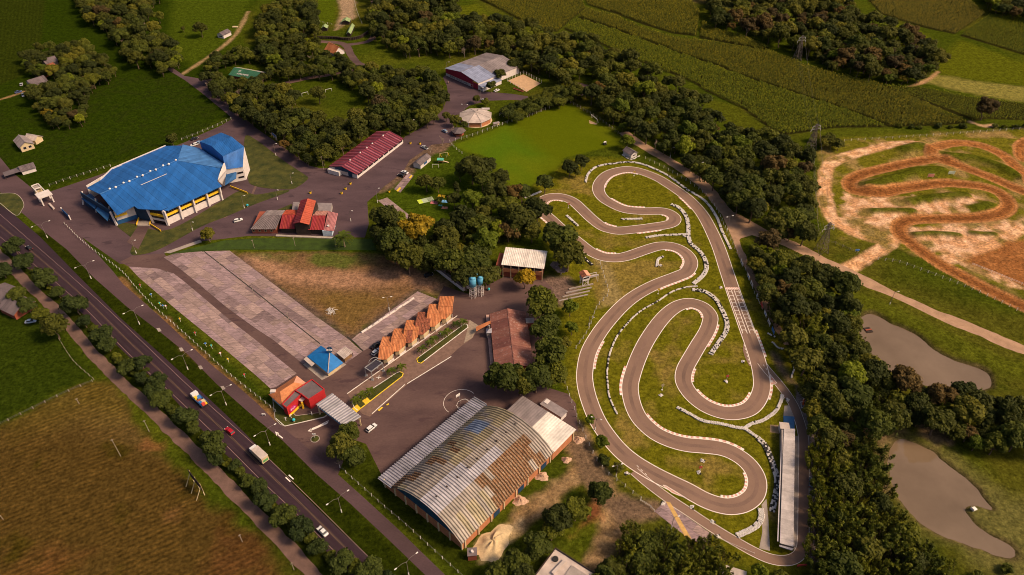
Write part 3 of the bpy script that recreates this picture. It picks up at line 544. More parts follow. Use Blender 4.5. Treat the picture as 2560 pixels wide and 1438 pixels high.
for s in (-1, 1): ribbon(MB(), pit, *sorted((s * PW, s * (PW - .16))), .058, m=0, i0=6).build('edge_line', WPAINT, pl)
def near(px, py):
    p = P(px, py); return int(np.argmin(np.hypot(loop[:, 0] - p.x, loop[:, 1] - p.y)))
RK, WK = mat('kerb_red', (0.56, 0.27, 0.21), .8, .25, 1.5, stain=(.6, .46, .40), stain_at=.52), mat('kerb_white', (0.72, 0.62, 0.56), .8, .2, 1.5)
# kerbs: from, to, side (+1 left of travel up the straight)
for a, b2, s in (((1740,520),(1715,490),1),((1598,430),(1500,470),1),((1515,500),(1560,523),-1),((1567,512),(1612,520),1),((1655,540),(1668,550),1),((1650,575),(1590,580),-1),((1540,575),(1500,562),1),((1410,500),(1358,520),1),((1352,520),(1378,560),-1),((1490,622),(1545,640),1),((1660,620),(1700,670),-1),((1735,680),(1635,720),1),((1510,852),(1485,925),1),((1858,1130),(1612,1035),-1),((1552,990),(1560,915),1),((1712,770),(1752,795),1),((1795,810),(1768,868),-1),((1735,920),(1732,955),1),((1742,975),(1880,985),1),((1925,950),(1922,1000),-1),((1800,1242),(1860,1180),1),((1880,825),(1915,890),-1)):
    i0, i1 = near(*a), near(*b2); s_ = s
    if s == -1 or True:
        pa = P((a[0] + b2[0]) / 2, (a[1] + b2[1]) / 2)
    step = 1 if ((i1 - i0) % NL) < NL / 2 else -1
    if step == -1: i0, i1 = i1, i0
    k = (i1 - i0) % NL; seg = np.array([loop[(i0 + j) % NL] for j in range(k + 1)]); nn = np.array([normals(loop, True)[(i0 + j) % NL] for j in range(k + 1)]); pm = np.array([P(*a)[:2], P(*b2)[:2]])
    side = 1 if np.mean(((pm[0] - seg[0 if step == 1 else -1]) @ nn[0 if step == 1 else -1], (pm[1] - seg[-1 if step == 1 else 0]) @ nn[-1 if step == 1 else 0])) > 0 else -1
    mb = MB(); e0, e1 = seg + nn * side * (HW - .12), seg + nn * side * (HW + .75)
    for j in range(k):
        A0, A1, B0, B1 = e0[j], e0[j + 1], e1[j], e1[j + 1]
        mb.add([(*A0, .05), (*A1, .05), (*B1, .11), (*B0, .11), (*B0, .0), (*B1, .0)], [(0, 1, 2, 3) if side > 0 else (3, 2, 1, 0), (3, 2, 5, 4) if side > 0 else (4, 5, 2, 3)], j % 2)
    mb.build('racing_kerb', [WK, RK], track)
# start grid: chequered line, two ladders of boxes
g0, g1 = P(1831.5, 722), P(1873, 834); gd = Vector((g1.x - g0.x, g1.y - g0.y)).normalized(); gn = Vector((-gd.y, gd.x)); GL = (g1 - g0).length
def gq(mb, u0, u1, v0, v1, zz=.060, m=0):
    f = lambda u, v: (g0.x + gd.x * u + gn.x * v, g0.y + gd.y * u + gn.y * v, zz); mb.add([f(u0, v0), f(u1, v0), f(u1, v1), f(u0, v1)], [(0, 1, 2, 3)], m)
mb = MB(); mbr = MB()
for r_ in range(3):
    for k in range(12): gq(mb if (r_ + k) % 2 else mbr, -.7 + r_ * .45, -.25 + r_ * .45, -HW + k * HW / 6, -HW + (k + 1) * HW / 6, .060)
gq(mbr, -1.0, -.72, -HW, HW)
for v in (-2.55, -.75, .35, 2.35):
    gq(mb, .9, GL, v - .13, v + .13)
for k in range(11):
    u = 2.0 + k * (GL - 3.0) / 10.5
    for v0 in (-2.3, .75): gq(mb, u, u + .26, v0, v0 + 1.3); gq(mb, u, u + .6, v0 - .08, v0 + .08); gq(mb, u, u + .6, v0 + 1.22, v0 + 1.38)
mb.build('grid_marking', WPAINT, track); mbr.build('start_line', RK, track)
mb = MB()
for q, step in (([(1860,862),(1875,915)], 2), ([(1908,912),(1924,934)], 2), ([(1592,1164),(1622,1193)], 2)):
    l = curve(q, 1.0)
    for i in range(0, len(l) - 1, step): ribbon(mb, l, -.1, .1, .062, i0=i, i1=i + 1)
mb.build('dashed_line', WPAINT, track)
sheet('track_shoulder', [(1859,859),(1866,860),(1877,915),(1873,915),(1862,893),(1857,875)], .047, A_KART)
for q in ([(1925,936),(1942,958),(1932,962),(1927,956)], [(1657,1213),(1665,1215),(1718,1247),(1700,1240),(1680,1232)]):
    o = sheet('divider_island', q, .07, mat('worn_red_paint', (.45, .20, .15), .85, .25, 1.0, stain=(.5, .42, .36), stain_at=.5)); w = XY(q); ribbon(MB(), np.vstack([w, w[:1]]), -.1, .1, .074).build('edge_line', WPAINT, o)
ap = slabs('paddock_apron', [(1636,1279),(1662,1254),(1781,1337),(1771,1357),(1745,1356),(1727,1349),(1700,1330)], (1662,1254), (1781,1337), 5, 3, .03)
sheet('painted_walkway', [(1664,1254),(1676,1257),(1729,1348),(1714,1346)], .095, mat('ochre_paint', (.50, .30, .10), .85, .2, .8))
sheet('concrete_strip', [(1904,1262),(1916,1247),(1921,1300),(1925,1378),(1898,1371),(1906,1330)], .04, CONC); sheet('pit_apron', [(1987,1090),(1998,1090),(1996,1195),(1994,1380),(1984,1378)], .04, CONC)
sheet('paved_verge', [(1992,978),(2008,1000),(2026,1050),(2038,1110),(2039,1402),(2025,1402),(2025,1110),(2011,1045),(1990,1000)], .03, mat('cracked_concrete', (.235, .175, .155), .95, .3, .5, 3.0, stain=(.13, .095, .075), stain_at=.52, bmp=.3)); sheet('sand_court', [(1270,202),(1308,186),(1352,209),(1316,230)], .05, mat('court_sand', (.46, .29, .165), .95, .15, .6, 6)); sheet('goal_mouth', [(1472,300),(1478,303),(1494,310),(1490,312),(1474,309)], .03, mat('bare_sand', (.36, .23, .14), .95, .2, .8))
# ------------------------------------------------------------------ building helpers
def rib_mat(name, c, **k): return mat(name, c, **{**dict(rough=.55, var=.22, scale=.35, fine=5.0, obj_rand=.22, stain=sc(c, .6), stain_at=.64), **k})
BLUE = [rib_mat('blue_roof_paint', (.016, .108, .36), stain=(.010, .062, .22), stain_at=.60, stretch=(math.radians(-50), (.9, .10))), rib_mat('blue_roof_worn', (.020, .118, .38), stain_at=.7, stretch=(math.radians(-50), (.9, .10)))]
BLUEPALE = [rib_mat('blue_roof_pale', (.060, .175, .42))]
REDROOF = [rib_mat('crimson_sheet', (.24, .040, .060)), rib_mat('pink_sheet', (.34, .115, .165)), rib_mat('rose_sheet', (.31, .085, .12)), rib_mat('red_sheet', (.25, .036, .036))]
REDTILE = [rib_mat('crimson_tile', (.26, .024, .030), fine=3.0), rib_mat('scarlet_tile', (.30, .034, .028), fine=3.0)]
ORTILE = [mat('clay_tile', (.44, .150, .058), .85, .25, .5, 4.0, stain=(.17, .065, .035), stain_at=.60, obj_rand=.15), mat('clay_tile_light', (.50, .185, .075), .85, .25, .5, 4.0, stain=(.24, .085, .045), stain_at=.64, obj_rand=.15)]
OLDTILE = [mat('mossy_tile', (.28, .085, .045), .9, .3, .8, 4.0, stain=(.085, .035, .022), stain_at=.50)]
GREYROOF = [rib_mat('fibre_cement', (.24, .195, .195)), rib_mat('fibre_cement_dark', (.205, .165, .165))]
DARKROOF = [rib_mat('weathered_fibre_cement', (.15, .115, .12)), rib_mat('weathered_fibre_dark', (.125, .095, .10))]
ZINC = [rib_mat('zinc_sheet', (.36, .335, .38), metal=.15, rough=.5), rib_mat('zinc_sheet_dull', (.30, .28, .31), metal=.15, rough=.5)]
PALEROOF = [rib_mat('pale_sheet', (.50, .41, .37), stain=(.42, .32, .27), stain_at=.66), rib_mat('pale_sheet_stained', (.46, .37, .33), stain=(.36, .25, .2), stain_at=.6)]
WHITE = mat('white_wall', (.58, .51, .49), .85, .1, .6, stain=(.48, .41, .38), stain_at=.66)
CREAM = mat('cream_wall', (.52, .40, .24), .85, .12, .6)
BRICK = mat('orange_brick', (.40, .155, .072), .9, .2, .8, 8.0, stain=(.30, .12, .07), stain_at=.62)
DBRICK = mat('red_brick', (.27, .070, .040), .9, .2, .8, 8.0)
DWOOD = mat('dark_timber', (.035, .022, .018), .9, .3, .8)
GLASSM = mat('dark_glazing', (.016, .014, .018), .15, .2, 1.0)
BLUEW = mat('blue_wall', (.016, .075, .20), .7, .15, .6)
DBLUE = mat('dark_blue_wall', (.012, .038, .085), .7, .2, .6)
YELW = mat('yellow_beam_paint', (.78, .46, .02), .7, .1, .8)
REDW = mat('scarlet_wall', (.40, .018, .022), .7, .15, .6)
CRIM = mat('crimson_cladding', (.26, .014, .035), .7, .2, .8)
STEEL = mat('galvanised_steel', (.34, .32, .32), .5, .15, 1.0, metal=.4)
GREYM = mat('grey_cement', (.30, .25, .23), .9, .2, .6)
BLACK = mat('black_rubber', (.022, .020, .020), .8, .2, 2.0)
def lerp(a, b, t): return a + (b - a) * t
def panels(parent, a, b, c, d, n, mats, h=.07, k=2, name='roof_sheet', pick=None, t=.08):
    """roof slope a-b (eave) d-c (ridge) as n separate ribbed sheets"""
    a, b, c, d = map(Vector, (a, b, c, d)); nrm = (b - a).cross(d - a).normalized(); nrm = nrm if nrm.z > 0 else -nrm
    for i in range(n):
        mb = MB(); prof = []
        g = .012 if n > 1 else 0
        for q in range(k): prof += [(q / k, 0), ((q + .22) / k, h), ((q + .55) / k, h), ((q + .75) / k, 0)]
        prof += [(1, 0)]; s0, s1 = i / n, (i + 1) / n - g / n; lift = nrm * (.015 * (i % 2))
        top = [lerp(a, b, lerp(s0, s1, u)) + nrm * v + lift for u, v in prof] + [lerp(d, c, lerp(s0, s1, u)) + nrm * v + lift for u, v in prof]; m = len(prof)
        bot = [lerp(a, b, s0) - nrm * t, lerp(a, b, s1) - nrm * t, lerp(d, c, s1) - nrm * t, lerp(d, c, s0) - nrm * t]
        mb.add(top + bot, [(j, j + 1, m + j + 1, m + j) for j in range(m - 1)] + [(2 * m + 3, 2 * m + 2, 2 * m + 1, 2 * m), (2 * m, 2 * m + 1, m - 1, 0), (2 * m + 2, 2 * m + 3, m, 2 * m - 1), (2 * m + 3, 2 * m, 0, m), (2 * m + 1, 2 * m + 2, 2 * m - 1, m - 1)])
        mb.build(name, (pick(i) if pick else rnd.choice(mats)), parent)
def windows(parent, x0, x1, y, z0, z1, n, m=None, w=.6, d=.05, axis='x', name='window'):
    """n framed windows spread along a wall line (local), each with a pane"""
    for i in range(n):
        c = x0 + (x1 - x0) * (i + .5) / n; hw = (x1 - x0) / n * w / 2; B = (lambda u0, u1, v0, v1, q0, q1: (u0, u1, v0, v1, q0, q1)) if axis == 'x' else (lambda u0, u1, v0, v1, q0, q1: (v0, v1, u0, u1, q0, q1)); lo, hi = min(y, y + d), max(y, y + d)
        f = MB()
        for q in ((c - hw, c + hw, z0, z0 + .1), (c - hw, c + hw, z1 - .1, z1), (c - hw, c - hw + .1, z0 + .1, z1 - .1), (c + hw - .1, c + hw, z0 + .1, z1 - .1)): f.box(*B(q[0], q[1], lo, hi, q[2], q[3]))
        o = f.build(name, m or WHITE, parent); e = .3 * (hi - lo); MB().box(*B(c - hw + .1, c + hw - .1, lo + e, hi - e, z0 + .1, z1 - .1)).build('pane', GLASSM, o)
def gable(name, label, cat, A, B, depth, wh, rh, ridge='u', over=.5, wall=WHITE, roof=GREYROOF, n=8, group=None, k=2, h=.07, win=0, gablem=None):
    o, ang, L = frame(A, B); r = empty(name, o, ang, label, cat, group); w = MB(); t = .06
    if ridge == 'u':
        w.add([(0, 0, 0), (L, 0, 0), (L, depth, 0), (0, depth, 0), (0, 0, wh), (L, 0, wh), (L, depth, wh), (0, depth, wh), (0, depth / 2, rh - t), (L, depth / 2, rh - t)], [(0, 1, 5, 4), (2, 3, 7, 6), (1, 2, 6, 9, 5), (3, 0, 4, 8, 7)])
        sl = (rh - wh) / (depth / 2) * over; e = wh - sl + .05
        panels(r, (-over, -over, e), (L + over, -over, e), (L + over, depth / 2, rh + .05), (-over, depth / 2, rh + .05), n, roof, h, k)
        panels(r, (L + over, depth + over, e), (-over, depth + over, e), (-over, depth / 2, rh + .05), (L + over, depth / 2, rh + .05), n, roof, h, k)
        MB().bar((-over, depth / 2, rh + .12), (L + over, depth / 2, rh + .12), .4, .1).build('ridge_cap', roof[0], r)
    else:
        w.add([(0, 0, 0), (L, 0, 0), (L, depth, 0), (0, depth, 0), (0, 0, wh), (L, 0, wh), (L, depth, wh), (0, depth, wh), (L / 2, 0, rh - t), (L / 2, depth, rh - t)], [(0, 1, 5, 8, 4), (2, 3, 7, 9, 6), (1, 2, 6, 5), (3, 0, 4, 7)])
        sl = (rh - wh) / (L / 2) * over; e = wh - sl + .05
        panels(r, (-over, depth + over, e), (-over, -over, e), (L / 2, -over, rh + .05), (L / 2, depth + over, rh + .05), n, roof, h, k)
        panels(r, (L + over, -over, e), (L + over, depth + over, e), (L / 2, depth + over, rh + .05), (L / 2, -over, rh + .05), n, roof, h, k)
        MB().bar((L / 2, -over, rh + .12), (L / 2, depth + over, rh + .12), .4, .1).build('ridge_cap', roof[0], r)
    w.build('wall', wall, r)
    if win: windows(r, .6, L - .6, -.06, wh * .35, wh * .8, win)
    r['L'] = L; return r, L
def letters(parent, txt, size, m, loc, rot=(math.pi / 2, 0, 0)): link('lettering', text_mesh(txt, size, m), parent, loc, rot)

# ------------------------------------------------------------------ vaulted hangar by the highway
o, ang, L = frame((963,1216), (1157,1374)); D = 43.0
hg = empty('hangar', o, ang, 'vaulted hangar with striped grey, yellow and rusty curved roof and brick walls', 'hangar')
HZR = dict(rough=.85)
HZ = {'grey': rib_mat('hangar_zinc', (.33, .275, .235), stain=(.25, .19, .14), stain_at=.62), 'yel': rib_mat('hangar_yellowed', (.34, .275, .175), stain=(.27, .17, .08), stain_at=.6), 'rust': mat('hangar_rust', (.20, .095, .042), .85, .45, .9, 2.2, stain=(.36, .26, .17), stain_at=.50, obj_rand=.3), 'white': rib_mat('hangar_bluish', (.42, .385, .41)), 'blue': rib_mat('hangar_blue_patch', (.22, .26, .36))}
X0, X1, EZ, RISE, NS, NJ = 4.6, L + .5, 4.3, 6.2, 22, 9
Rr = ((X1 - X0) ** 2 / 4 + RISE ** 2) / (2 * RISE); xc = (X0 + X1) / 2; th = math.asin((X1 - X0) / 2 / Rr)
ap_ = [Vector((xc + Rr * math.sin(-th + 2 * th * j / NJ), 0, EZ + RISE - Rr + Rr * math.cos(-th + 2 * th * j / NJ))) for j in range(NJ + 1)]
def hpick(i, j):
    if i <= 3 and j <= 1 and (i + j * 2) % 4 < 3: return 'rust' if i > 0 or j == 0 else 'yel'
    if (i, j) in ((6, 1), (7, 1), (7, 2), (11, 1), (10, 2)): return 'rust'
    if j >= 6 and 8 <= i <= 19: return 'rust' if (i * 7 + j * 3) % 11 else 'grey'
    if i in (15, 16, 17) and j in (1, 2): return 'blue'
    if j in (4, 5) and i < 9: return 'white'
    if j == 5: return 'grey' if i > 14 else 'white'
    if j <= 3 and i > 6: return 'yel' if (i + j) % 5 else 'grey'
    return 'yel' if (j in (7, 8) and 1 < i < 8 and (i * j) % 3) else 'grey'
for j in range(NJ):
    for i in range(NS):
        y0, y1 = -.8 + (D + 1.2) * i / NS, -.8 + (D + 1.2) * (i + 1) / NS; a, b2 = ap_[j], ap_[j + 1]; f = lambda p, y: Vector((p.x, y, p.z))
        panels(hg, f(a, y1), f(a, y0), f(b2, y0), f(b2, y1), 1, [HZ[hpick(i, j)]], .40, 2, 'roof_sheet')
panels(hg, (-1.6, D + 1.5, 4.0), (-1.6, -1.2, 4.0), (4.4, -1.2, 4.6), (4.4, D + 1.5, 4.6), 24, ZINC, .36, 2, 'lean_to_sheet')
MB().bar((4.5, -1, 4.35), (4.5, D + 1, 4.35), .35, .3).build('gutter', DBLUE, hg)
arc = [(p.x, p.z) for p in ap_]
w = MB(); w.box(.2, L, 0, .3, 0, 4.0); w.box(L - .3, L, .3, D, 0, 4.0); w.box(.2, L, D - .3, D, 0, 4.0); w.box(.2, .5, .3, 14, 0, 3.9); w.build('wall', BRICK, hg)
MB().add([(x, .1, zz - .2) for x, zz in arc] + [(L - .2, .1, 3.7), (4.7, .1, 3.7)], [tuple(range(len(arc) + 1, -1, -1))]).build('gable_infill', mat('teal_blue_cladding', (.010, .052, .095), .7, .3, .5), hg)
MB().add([(x, D - .1, zz - .2) for x, zz in arc] + [(L - .2, D - .1, 3.7), (4.7, D - .1, 3.7)], [tuple(range(len(arc) + 2))]).build('gable_infill', BRICK, hg)
colm = MB().box(-.22, .22, -.35, .02, 0, 4.3).mesh('column', CREAM); colm2 = MB().box(-.02, .35, -.22, .22, 0, 4.3).mesh('column', CREAM)
for k in range(8): link('column', colm, hg, (.4 + (L - .6) * k / 7, -.02, 0))
for k in range(8): link('column', colm2, hg, (L + .01, 1 + (D - 2) * k / 7, 0))
for k in (2, 4, 6): box_part('door', hg, DBLUE, L - .02, L + .12, 1 + (D - 2) * k / 7 + 1.2, 1 + (D - 2) * k / 7 + 4.0, .1, 2.6)
for k in range(9): box_part('ridge_vent', hg, DWOOD, xc + 1.0, xc + 1.5, 3 + k * 4.6, 3.4 + k * 4.6, EZ + RISE + .1, EZ + RISE + .5)
mb = MB()
for y in (0, 10, 20, 30, 40): mb.box(-.9, -.6, y, y + .3, 0, 4.1)
mb.build('lean_to_post', CREAM, hg)
ax_ = empty('hangar_annex', o + Vector((math.cos(ang + math.pi / 2) * (D + .15), math.sin(ang + math.pi / 2) * (D + .15), 0)), ang, 'white sheet roofed brick annex joined to the back of the vaulted hangar', 'annex')
MB().box(12, L + .2, 0, 11.5, 0, 4.3).build('wall', BRICK, ax_); LL = L + .8
panels(ax_, (11.6, .3, 4.6), (23, .3, 4.6), (23, 12.2, 5.0), (11.6, 12.2, 5.0), 6, GREYROOF, .05, 2); panels(ax_, (23, .3, 4.62), (LL, .3, 4.62), (LL, 12.2, 5.02), (23, 12.2, 5.02), 6, [rib_mat('annex_white_sheet', (.78, .70, .63), stain=(.42, .36, .30), stain_at=.6)], .05, 2)
for k in range(9): box_part('roof_bracket', ax_, DWOOD, 12.4 + k * 2.6, 12.9 + k * 2.6, 12.1, 12.7, 4.3, 4.85)
MB().box(-.02, .3, -.22, .22, 0, 4.3).build('column', CREAM, ax_).location = (L + .25, 11.2, 0)
sh = empty('store_shed', P(1352, 1022), ang, 'small flat grey roofed shed behind the hangar annex', 'shed'); MB().box(0, 9, 0, 3.2, 0, 2.4).build('wall', WHITE, sh); MB().box(-.3, 9.3, -.3, 3.5, 2.4, 2.6).build('roof', GREYROOF[0], sh); box_part('roof_hatch', sh, WHITE, .2, 1.8, 1.2, 3.2, 2.6, 2.8)

# ------------------------------------------------------------------ blue arena with theatre block
ar = empty('arena', P(430, 500), 0, 'large blue roofed arena hall with white walls, yellow beams and buttresses', 'arena'); inv = Matrix.Translation(-ar.location)
def loc(p): return inv @ Vector(p)
R1, R2, FC = P(250.5, 486, 11.0), P(443.5, 401, 12.2), P(419.5, 526.5, 8.2); BK = P(414, 365, 8.6)
fr_ = lambda x, y: loc(Pp(x, y, R1, R2, FC)); bk_ = lambda x, y: loc(Pp(x, y, R1, R2, BK))
I_, J_, K_ = P(553, 424, 9.6), P(559, 407, 10.5), P(499, 369, 10.5)
front = [fr_(250.5,486), fr_(293,538), fr_(335,515), fr_(344,522), fr_(419.5,526.5), fr_(554,464), fr_(542.6,451.4), loc(I_), loc(R2)]
back = [loc(R2), bk_(458,364), bk_(414,365), bk_(280,422), bk_(250.5,451.4), bk_(217,470), loc(R1)]
side = [loc(R2), loc(I_), loc(J_), loc(K_), bk_(458,364)]
# sheets follow the fall of each slope: clip each polygon into strips square to the ridge
ru = (loc(R2) - loc(R1)); ru.z = 0; ru.normalize()
def strips(poly, u, wdt, mats, name='roof_sheet'):
    v = Vector((-u.y, u.x, 0)); n = (poly[1] - poly[0]).cross(poly[-1] - poly[0]); pts2 = [(p.dot(u), p.dot(v)) for p in poly]; us = [q[0] for q in pts2]; vs2 = [q[1] for q in pts2]
    a = sum(pts2[i][0] * pts2[(i + 1) % len(pts2)][1] - pts2[(i + 1) % len(pts2)][0] * pts2[i][1] for i in range(len(pts2)))
    A_ = np.array([[p.x, p.y, 1] for p in poly]); cf = np.linalg.lstsq(A_, np.array([p.z for p in poly]), rcond=None)[0]; k = 0; x = min(us)
    q2 = pts2 if a > 0 else pts2[::-1]
    while x < max(us):
        c = clip(q2, [(x + .02, min(vs2) - 1), (x + wdt - .02, min(vs2) - 1), (x + wdt - .02, max(vs2) + 1), (x + .02, max(vs2) + 1)]); x += wdt; k += 1
        if len(c) < 3: continue
        top = [u * s + v * t for s, t in c]; top = [Vector((p.x, p.y, cf[0] * p.x + cf[1] * p.y + cf[2] + .04 * (k % 2))) for p in top]
        MB().slab(top, .3).build(name, rnd.choice(mats), ar)
strips(front, ru, 1.9, BLUE); strips(back, ru, 1.9, BLUE[:1]); strips(side, (loc(I_) - loc(K_)).normalized(), 2.2, BLUEPALE)
MB().bar(loc(R1) + Vector((0, 0, .2)), loc(R2) + Vector((0, 0, .2)), .5, .15).build('ridge_cap', BLUEPALE[0], ar)
for k in range(11):
    p = lerp(loc(P(275, 474, 11.2)), loc(P(440, 402, 12.2)), k / 10) + Vector((0, (k % 2) * -1.2, 0)); MB().cyl((0, 0), .42, .42, 0, .5, 8).cyl((0, 0), .6, .15, .5, .95, 8).build('roof_turbine', mat('pale_metal', (.66, .6, .58), .5, .1), ar).location = p
MB().bar(fr_(352,464) + Vector((0, 0, .25)), fr_(417,436) + Vector((0, 0, .25)), .3, .1).build('roof_flashing', MATS['pale_metal'], ar)
def wallrun(p, q, hh, name, m, t=.4, z0=0):
    p, q = Vector((p.x, p.y, 0)), Vector((q.x, q.y, 0)); mb = MB(); d = (q - p).normalized(); nn = Vector((-d.y, d.x, 0)) * t
    mb.prism([tuple(p[:2]), tuple(q[:2]), tuple((q + nn)[:2]), tuple((p + nn)[:2])], z0, hh); return mb.build(name, m, ar)
F0, F1 = loc(P(421, 563)), loc(P(555, 499)); dF = (F1 - F0).normalized(); nF = Vector((dF.y, -dF.x, 0)); LF = (F1 - F0).length
wallrun(F0, F1, 3.3, 'wall', WHITE); wallrun(F0 - nF * .35, F1 - nF * .35, 8.4, 'window_wall', GLASSM, .3, 3.3)
for k in range(4):
    a, b2 = lerp(F0, F1, (k + .04) / 4), lerp(F0, F1, (k + .96) / 4); MB().bar(a + Vector((0, 0, 5.1)) - nF * .1, b2 + Vector((0, 0, 5.1)) - nF * .1, .5, 1.1).build('yellow_beam', YELW, ar)
    for zz in (4.0, 6.6): 
        for s in range(5): MB().bar(lerp(a, b2, (s + .5) / 5) + Vector((0, 0, zz - .5)) - nF * .3, lerp(a, b2, (s + .5) / 5) + Vector((0, 0, zz + .5)) - nF * .3, .1, .1).build('mullion', GREYM, ar)
for k in range(5):
    p = lerp(F0, F1, k / 4) ; q = [(p + nF * o_ + dF * s_) for o_, s_ in ((-.3, -.35), (1.0, -.35), (1.0, .35), (-.3, .35))]
    mb = MB(); top = [(v.x, v.y) for v in q]; mb.prism(top, 0, 4.5); mb.prism([((p + nF * o_ + dF * s_).x, (p + nF * o_ + dF * s_).y) for o_, s_ in ((-.3, -.33), (1.5, -.33), (1.5, .33), (-.3, .33))], 4.5, 8.3); mb.build('buttress', WHITE, ar)
E0 = loc(P(385, 556)); wallrun(E0, F0, 8.0, 'wall', GLASSM, .4); 
MB().bar(E0 + Vector((0, -.3, 5.2)), F0 + Vector((0, -.3, 5.2)), .5, 1.1).build('yellow_beam', YELW, ar); MB().bar(E0 + Vector((0, -.3, 2.6)), F0 + Vector((0, -.3, 2.6)), .5, .8).build('white_beam', WHITE, ar)
for p in (E0, F0): MB().bar(p + Vector((0, -.3, 0)), p + Vector((-.8 if p is E0 else 0, -.3, 8)), .9, .9).build('buttress', WHITE, ar)
C0, C1 = loc(P(296, 562)), loc(P(345, 546)); wallrun(C0, C1, 2.2, 'wall', BLUEW); wallrun(C0 + Vector((.1, .2, 0)), C1, 7.6, 'wall', WHITE, .4, 2.2); MB().bar(C0 + Vector((0, -.2, 4.6)), lerp(C0, C1, .6) + Vector((0, -.2, 4.6)), .5, .9).build('yellow_beam', YELW, ar)
wallrun(C1, E0, 8.0, 'wall', DBLUE, .4); MB().bar(C0 + Vector((-.4, -.6, 0)), C0 + Vector((-1.2, 0, 7.5)), .8, .8).build('buttress', WHITE, ar)
wallrun(loc(P(216, 512)), C0, 7.5, 'wall', DBLUE, -.4)
for k in range(3):
    p = lerp(loc(P(208, 512)), C0, k / 2.6); MB().bar(p, p + Vector((1.2, 1.6, 6.8)), .6, .6).build('raking_strut', WHITE, ar)
for q in ([(203,496),(226,483),(245,500),(237,522)], [(239,525),(250,505),(277,528),(268,552)]): MB().slab([loc(P(x, y, 4.4)) for x, y in q], .35).build('entrance_canopy', BLUEW, ar)
for q in ([(345,552),(372,552),(378,558),(374,564),(344,564),(341,560)],): MB().slab([loc(P(x, y, .5)) for x, y in q], .5).build('entrance_ramp', CONC, ar)
for a, b2 in (((341,562),(347,545)), ((374,562),(378,546)), ((375,560),(402,577)), ((576,466),(618,482))): MB().bar(loc(P(*a, .7)), loc(P(*b2, .7)), .25, .9).build('yellow_railing', YELW, ar)
bb = [bk_(280,422), bk_(414,365), bk_(458,364)]; bz = [Vector((p.x * .985, p.y * .985, 0)) for p in bb]
wallrun(bz[0], bz[1], 8.0, 'wall', WHITE, -.4); wallrun(loc(P(228, 496)), bz[0], 7.4, 'wall', WHITE, -.4); wallrun(bz[1], loc(K_), 8.6, 'wall', WHITE, -.4)
MB().bar(bk_(280,422) + Vector((0, 0, .2)), bk_(414,365) + Vector((0, 0, .2)), .4, .5).build('parapet', WHITE, ar); MB().bar(bk_(250.5,451.4) + Vector((0, 0, .2)), bk_(280,422) + Vector((0, 0, .2)), .4, .5).build('parapet', WHITE, ar)
# theatre block
q1, q2, q3, q7 = loc(P(499, 354, 14.0)), loc(P(553, 331.5, 14.0)), loc(P(579, 342, 15.4)), loc(P(528, 365, 15.4)); q4, q6 = loc(P(610.4, 367, 13.8)), loc(P(557, 391, 13.8)); q5, q8 = loc(P(607, 418, 7.6)), loc(P(563, 424, 8.2))
for nme, q in (('back', (q1, q2, q3, q7)), ('mid', (q7, q3, q4, q6)), ('low', (q6, q4, q5, q8))): panels(ar, q[0], q[1], q[2], q[3], 6, BLUE, .06, 3, t=.25)
def prismwall(ps, m): 
    mb = MB(); n = len(ps); mb.add([tuple(p) for p in ps], [tuple(range(n))]); mb.add([tuple(p) for p in ps], [tuple(range(n - 1, -1, -1))]); return mb
g = lambda p, zz=0: Vector((p.x, p.y, zz)); MB().add([g(q5), g(q4), g(q3), g(q2), q2, q3, q4, q5], [(0, 1, 2, 3), (3, 2, 5, 4), (2, 1, 6, 5), (1, 0, 7, 6)]).build('end_wall', WHITE, ar)
MB().add([g(q8), g(q6), g(q7), g(q1), q1, q7, q6, q8], [(3, 2, 5, 4), (2, 1, 6, 5), (1, 0, 7, 6)]).build('end_wall', BLUE[1], ar); MB().add([g(q8), g(q5), q5, q8], [(0, 1, 2, 3)]).build('front_wall', WHITE, ar)
MB().slab([q8, q5, g(q5, 7.2), g(q8, 7.8)], .2).build('eave', WHITE, ar)
for zz in (2.2, 4.8): MB().bar(lerp(g(q8), g(q5), .62) + Vector((-.05, -.1, zz)), lerp(g(q8), g(q5), .95) + Vector((0, -.1, zz)), .2, .9).build('window', GLASSM, ar)
fin = [loc(P(545, 470, 0)), loc(P(543, 450, 8.6)), loc(P(559, 408, 12.5)), loc(P(563, 425, 9.0)), loc(P(560, 465, 0))]; MB().add([tuple(p) for p in fin] + [tuple(p + Vector((.5, .3, 0))) for p in fin], [(0, 1, 2, 3, 4), (9, 8, 7, 6, 5)] + [(i, (i + 1) % 5, 5 + (i + 1) % 5, 5 + i) for i in range(5)]).build('fin_wall', WHITE, ar)
MB().slab([loc(P(565, 424, 6)), loc(P(592, 425, 6)), loc(P(590, 445, 4)), loc(P(563, 462, 4))], .4).build('side_canopy', BLUEW, ar)

# ------------------------------------------------------------------ entrance gate by the highway
gt = empty('entrance_gate', P(118, 505), math.radians(-45), 'white entrance gate with flat slab roof and long open frame', 'gate')
MB().box(-3, 3, -3.2, 3.2, 4.2, 4.7).build('roof_slab', WHITE, gt); mb = MB()
for x in (-2.4, 2.4):
    for y in (-2.4, 2.4): mb.box(x - .3, x + .3, y - .3, y + .3, 0, 4.2)
mb.build('column', WHITE, gt); mb = MB()
for y in (-1.6, 1.6): mb.box(-12.5, -3.05, y - .2, y + .2, 4.3, 4.7)
for x in (-12.6, -8): mb.box(x - .2, x + .2, -1.4, 1.4, 4.3, 4.7)
mb.build('frame_beam', WHITE, gt); MB().box(-12, -8.3, -1.38, 1.38, 4.1, 4.25).build('frame_panel', GREYM, gt); MB().box(-12.4, -8.5, -1.6, 1.6, 0, 3).build('ticket_booth', CREAM, gt)
MB().box(3.5, 9.5, -.4, .4, 0, .9).build('low_wall', PALEROOF[1], gt)
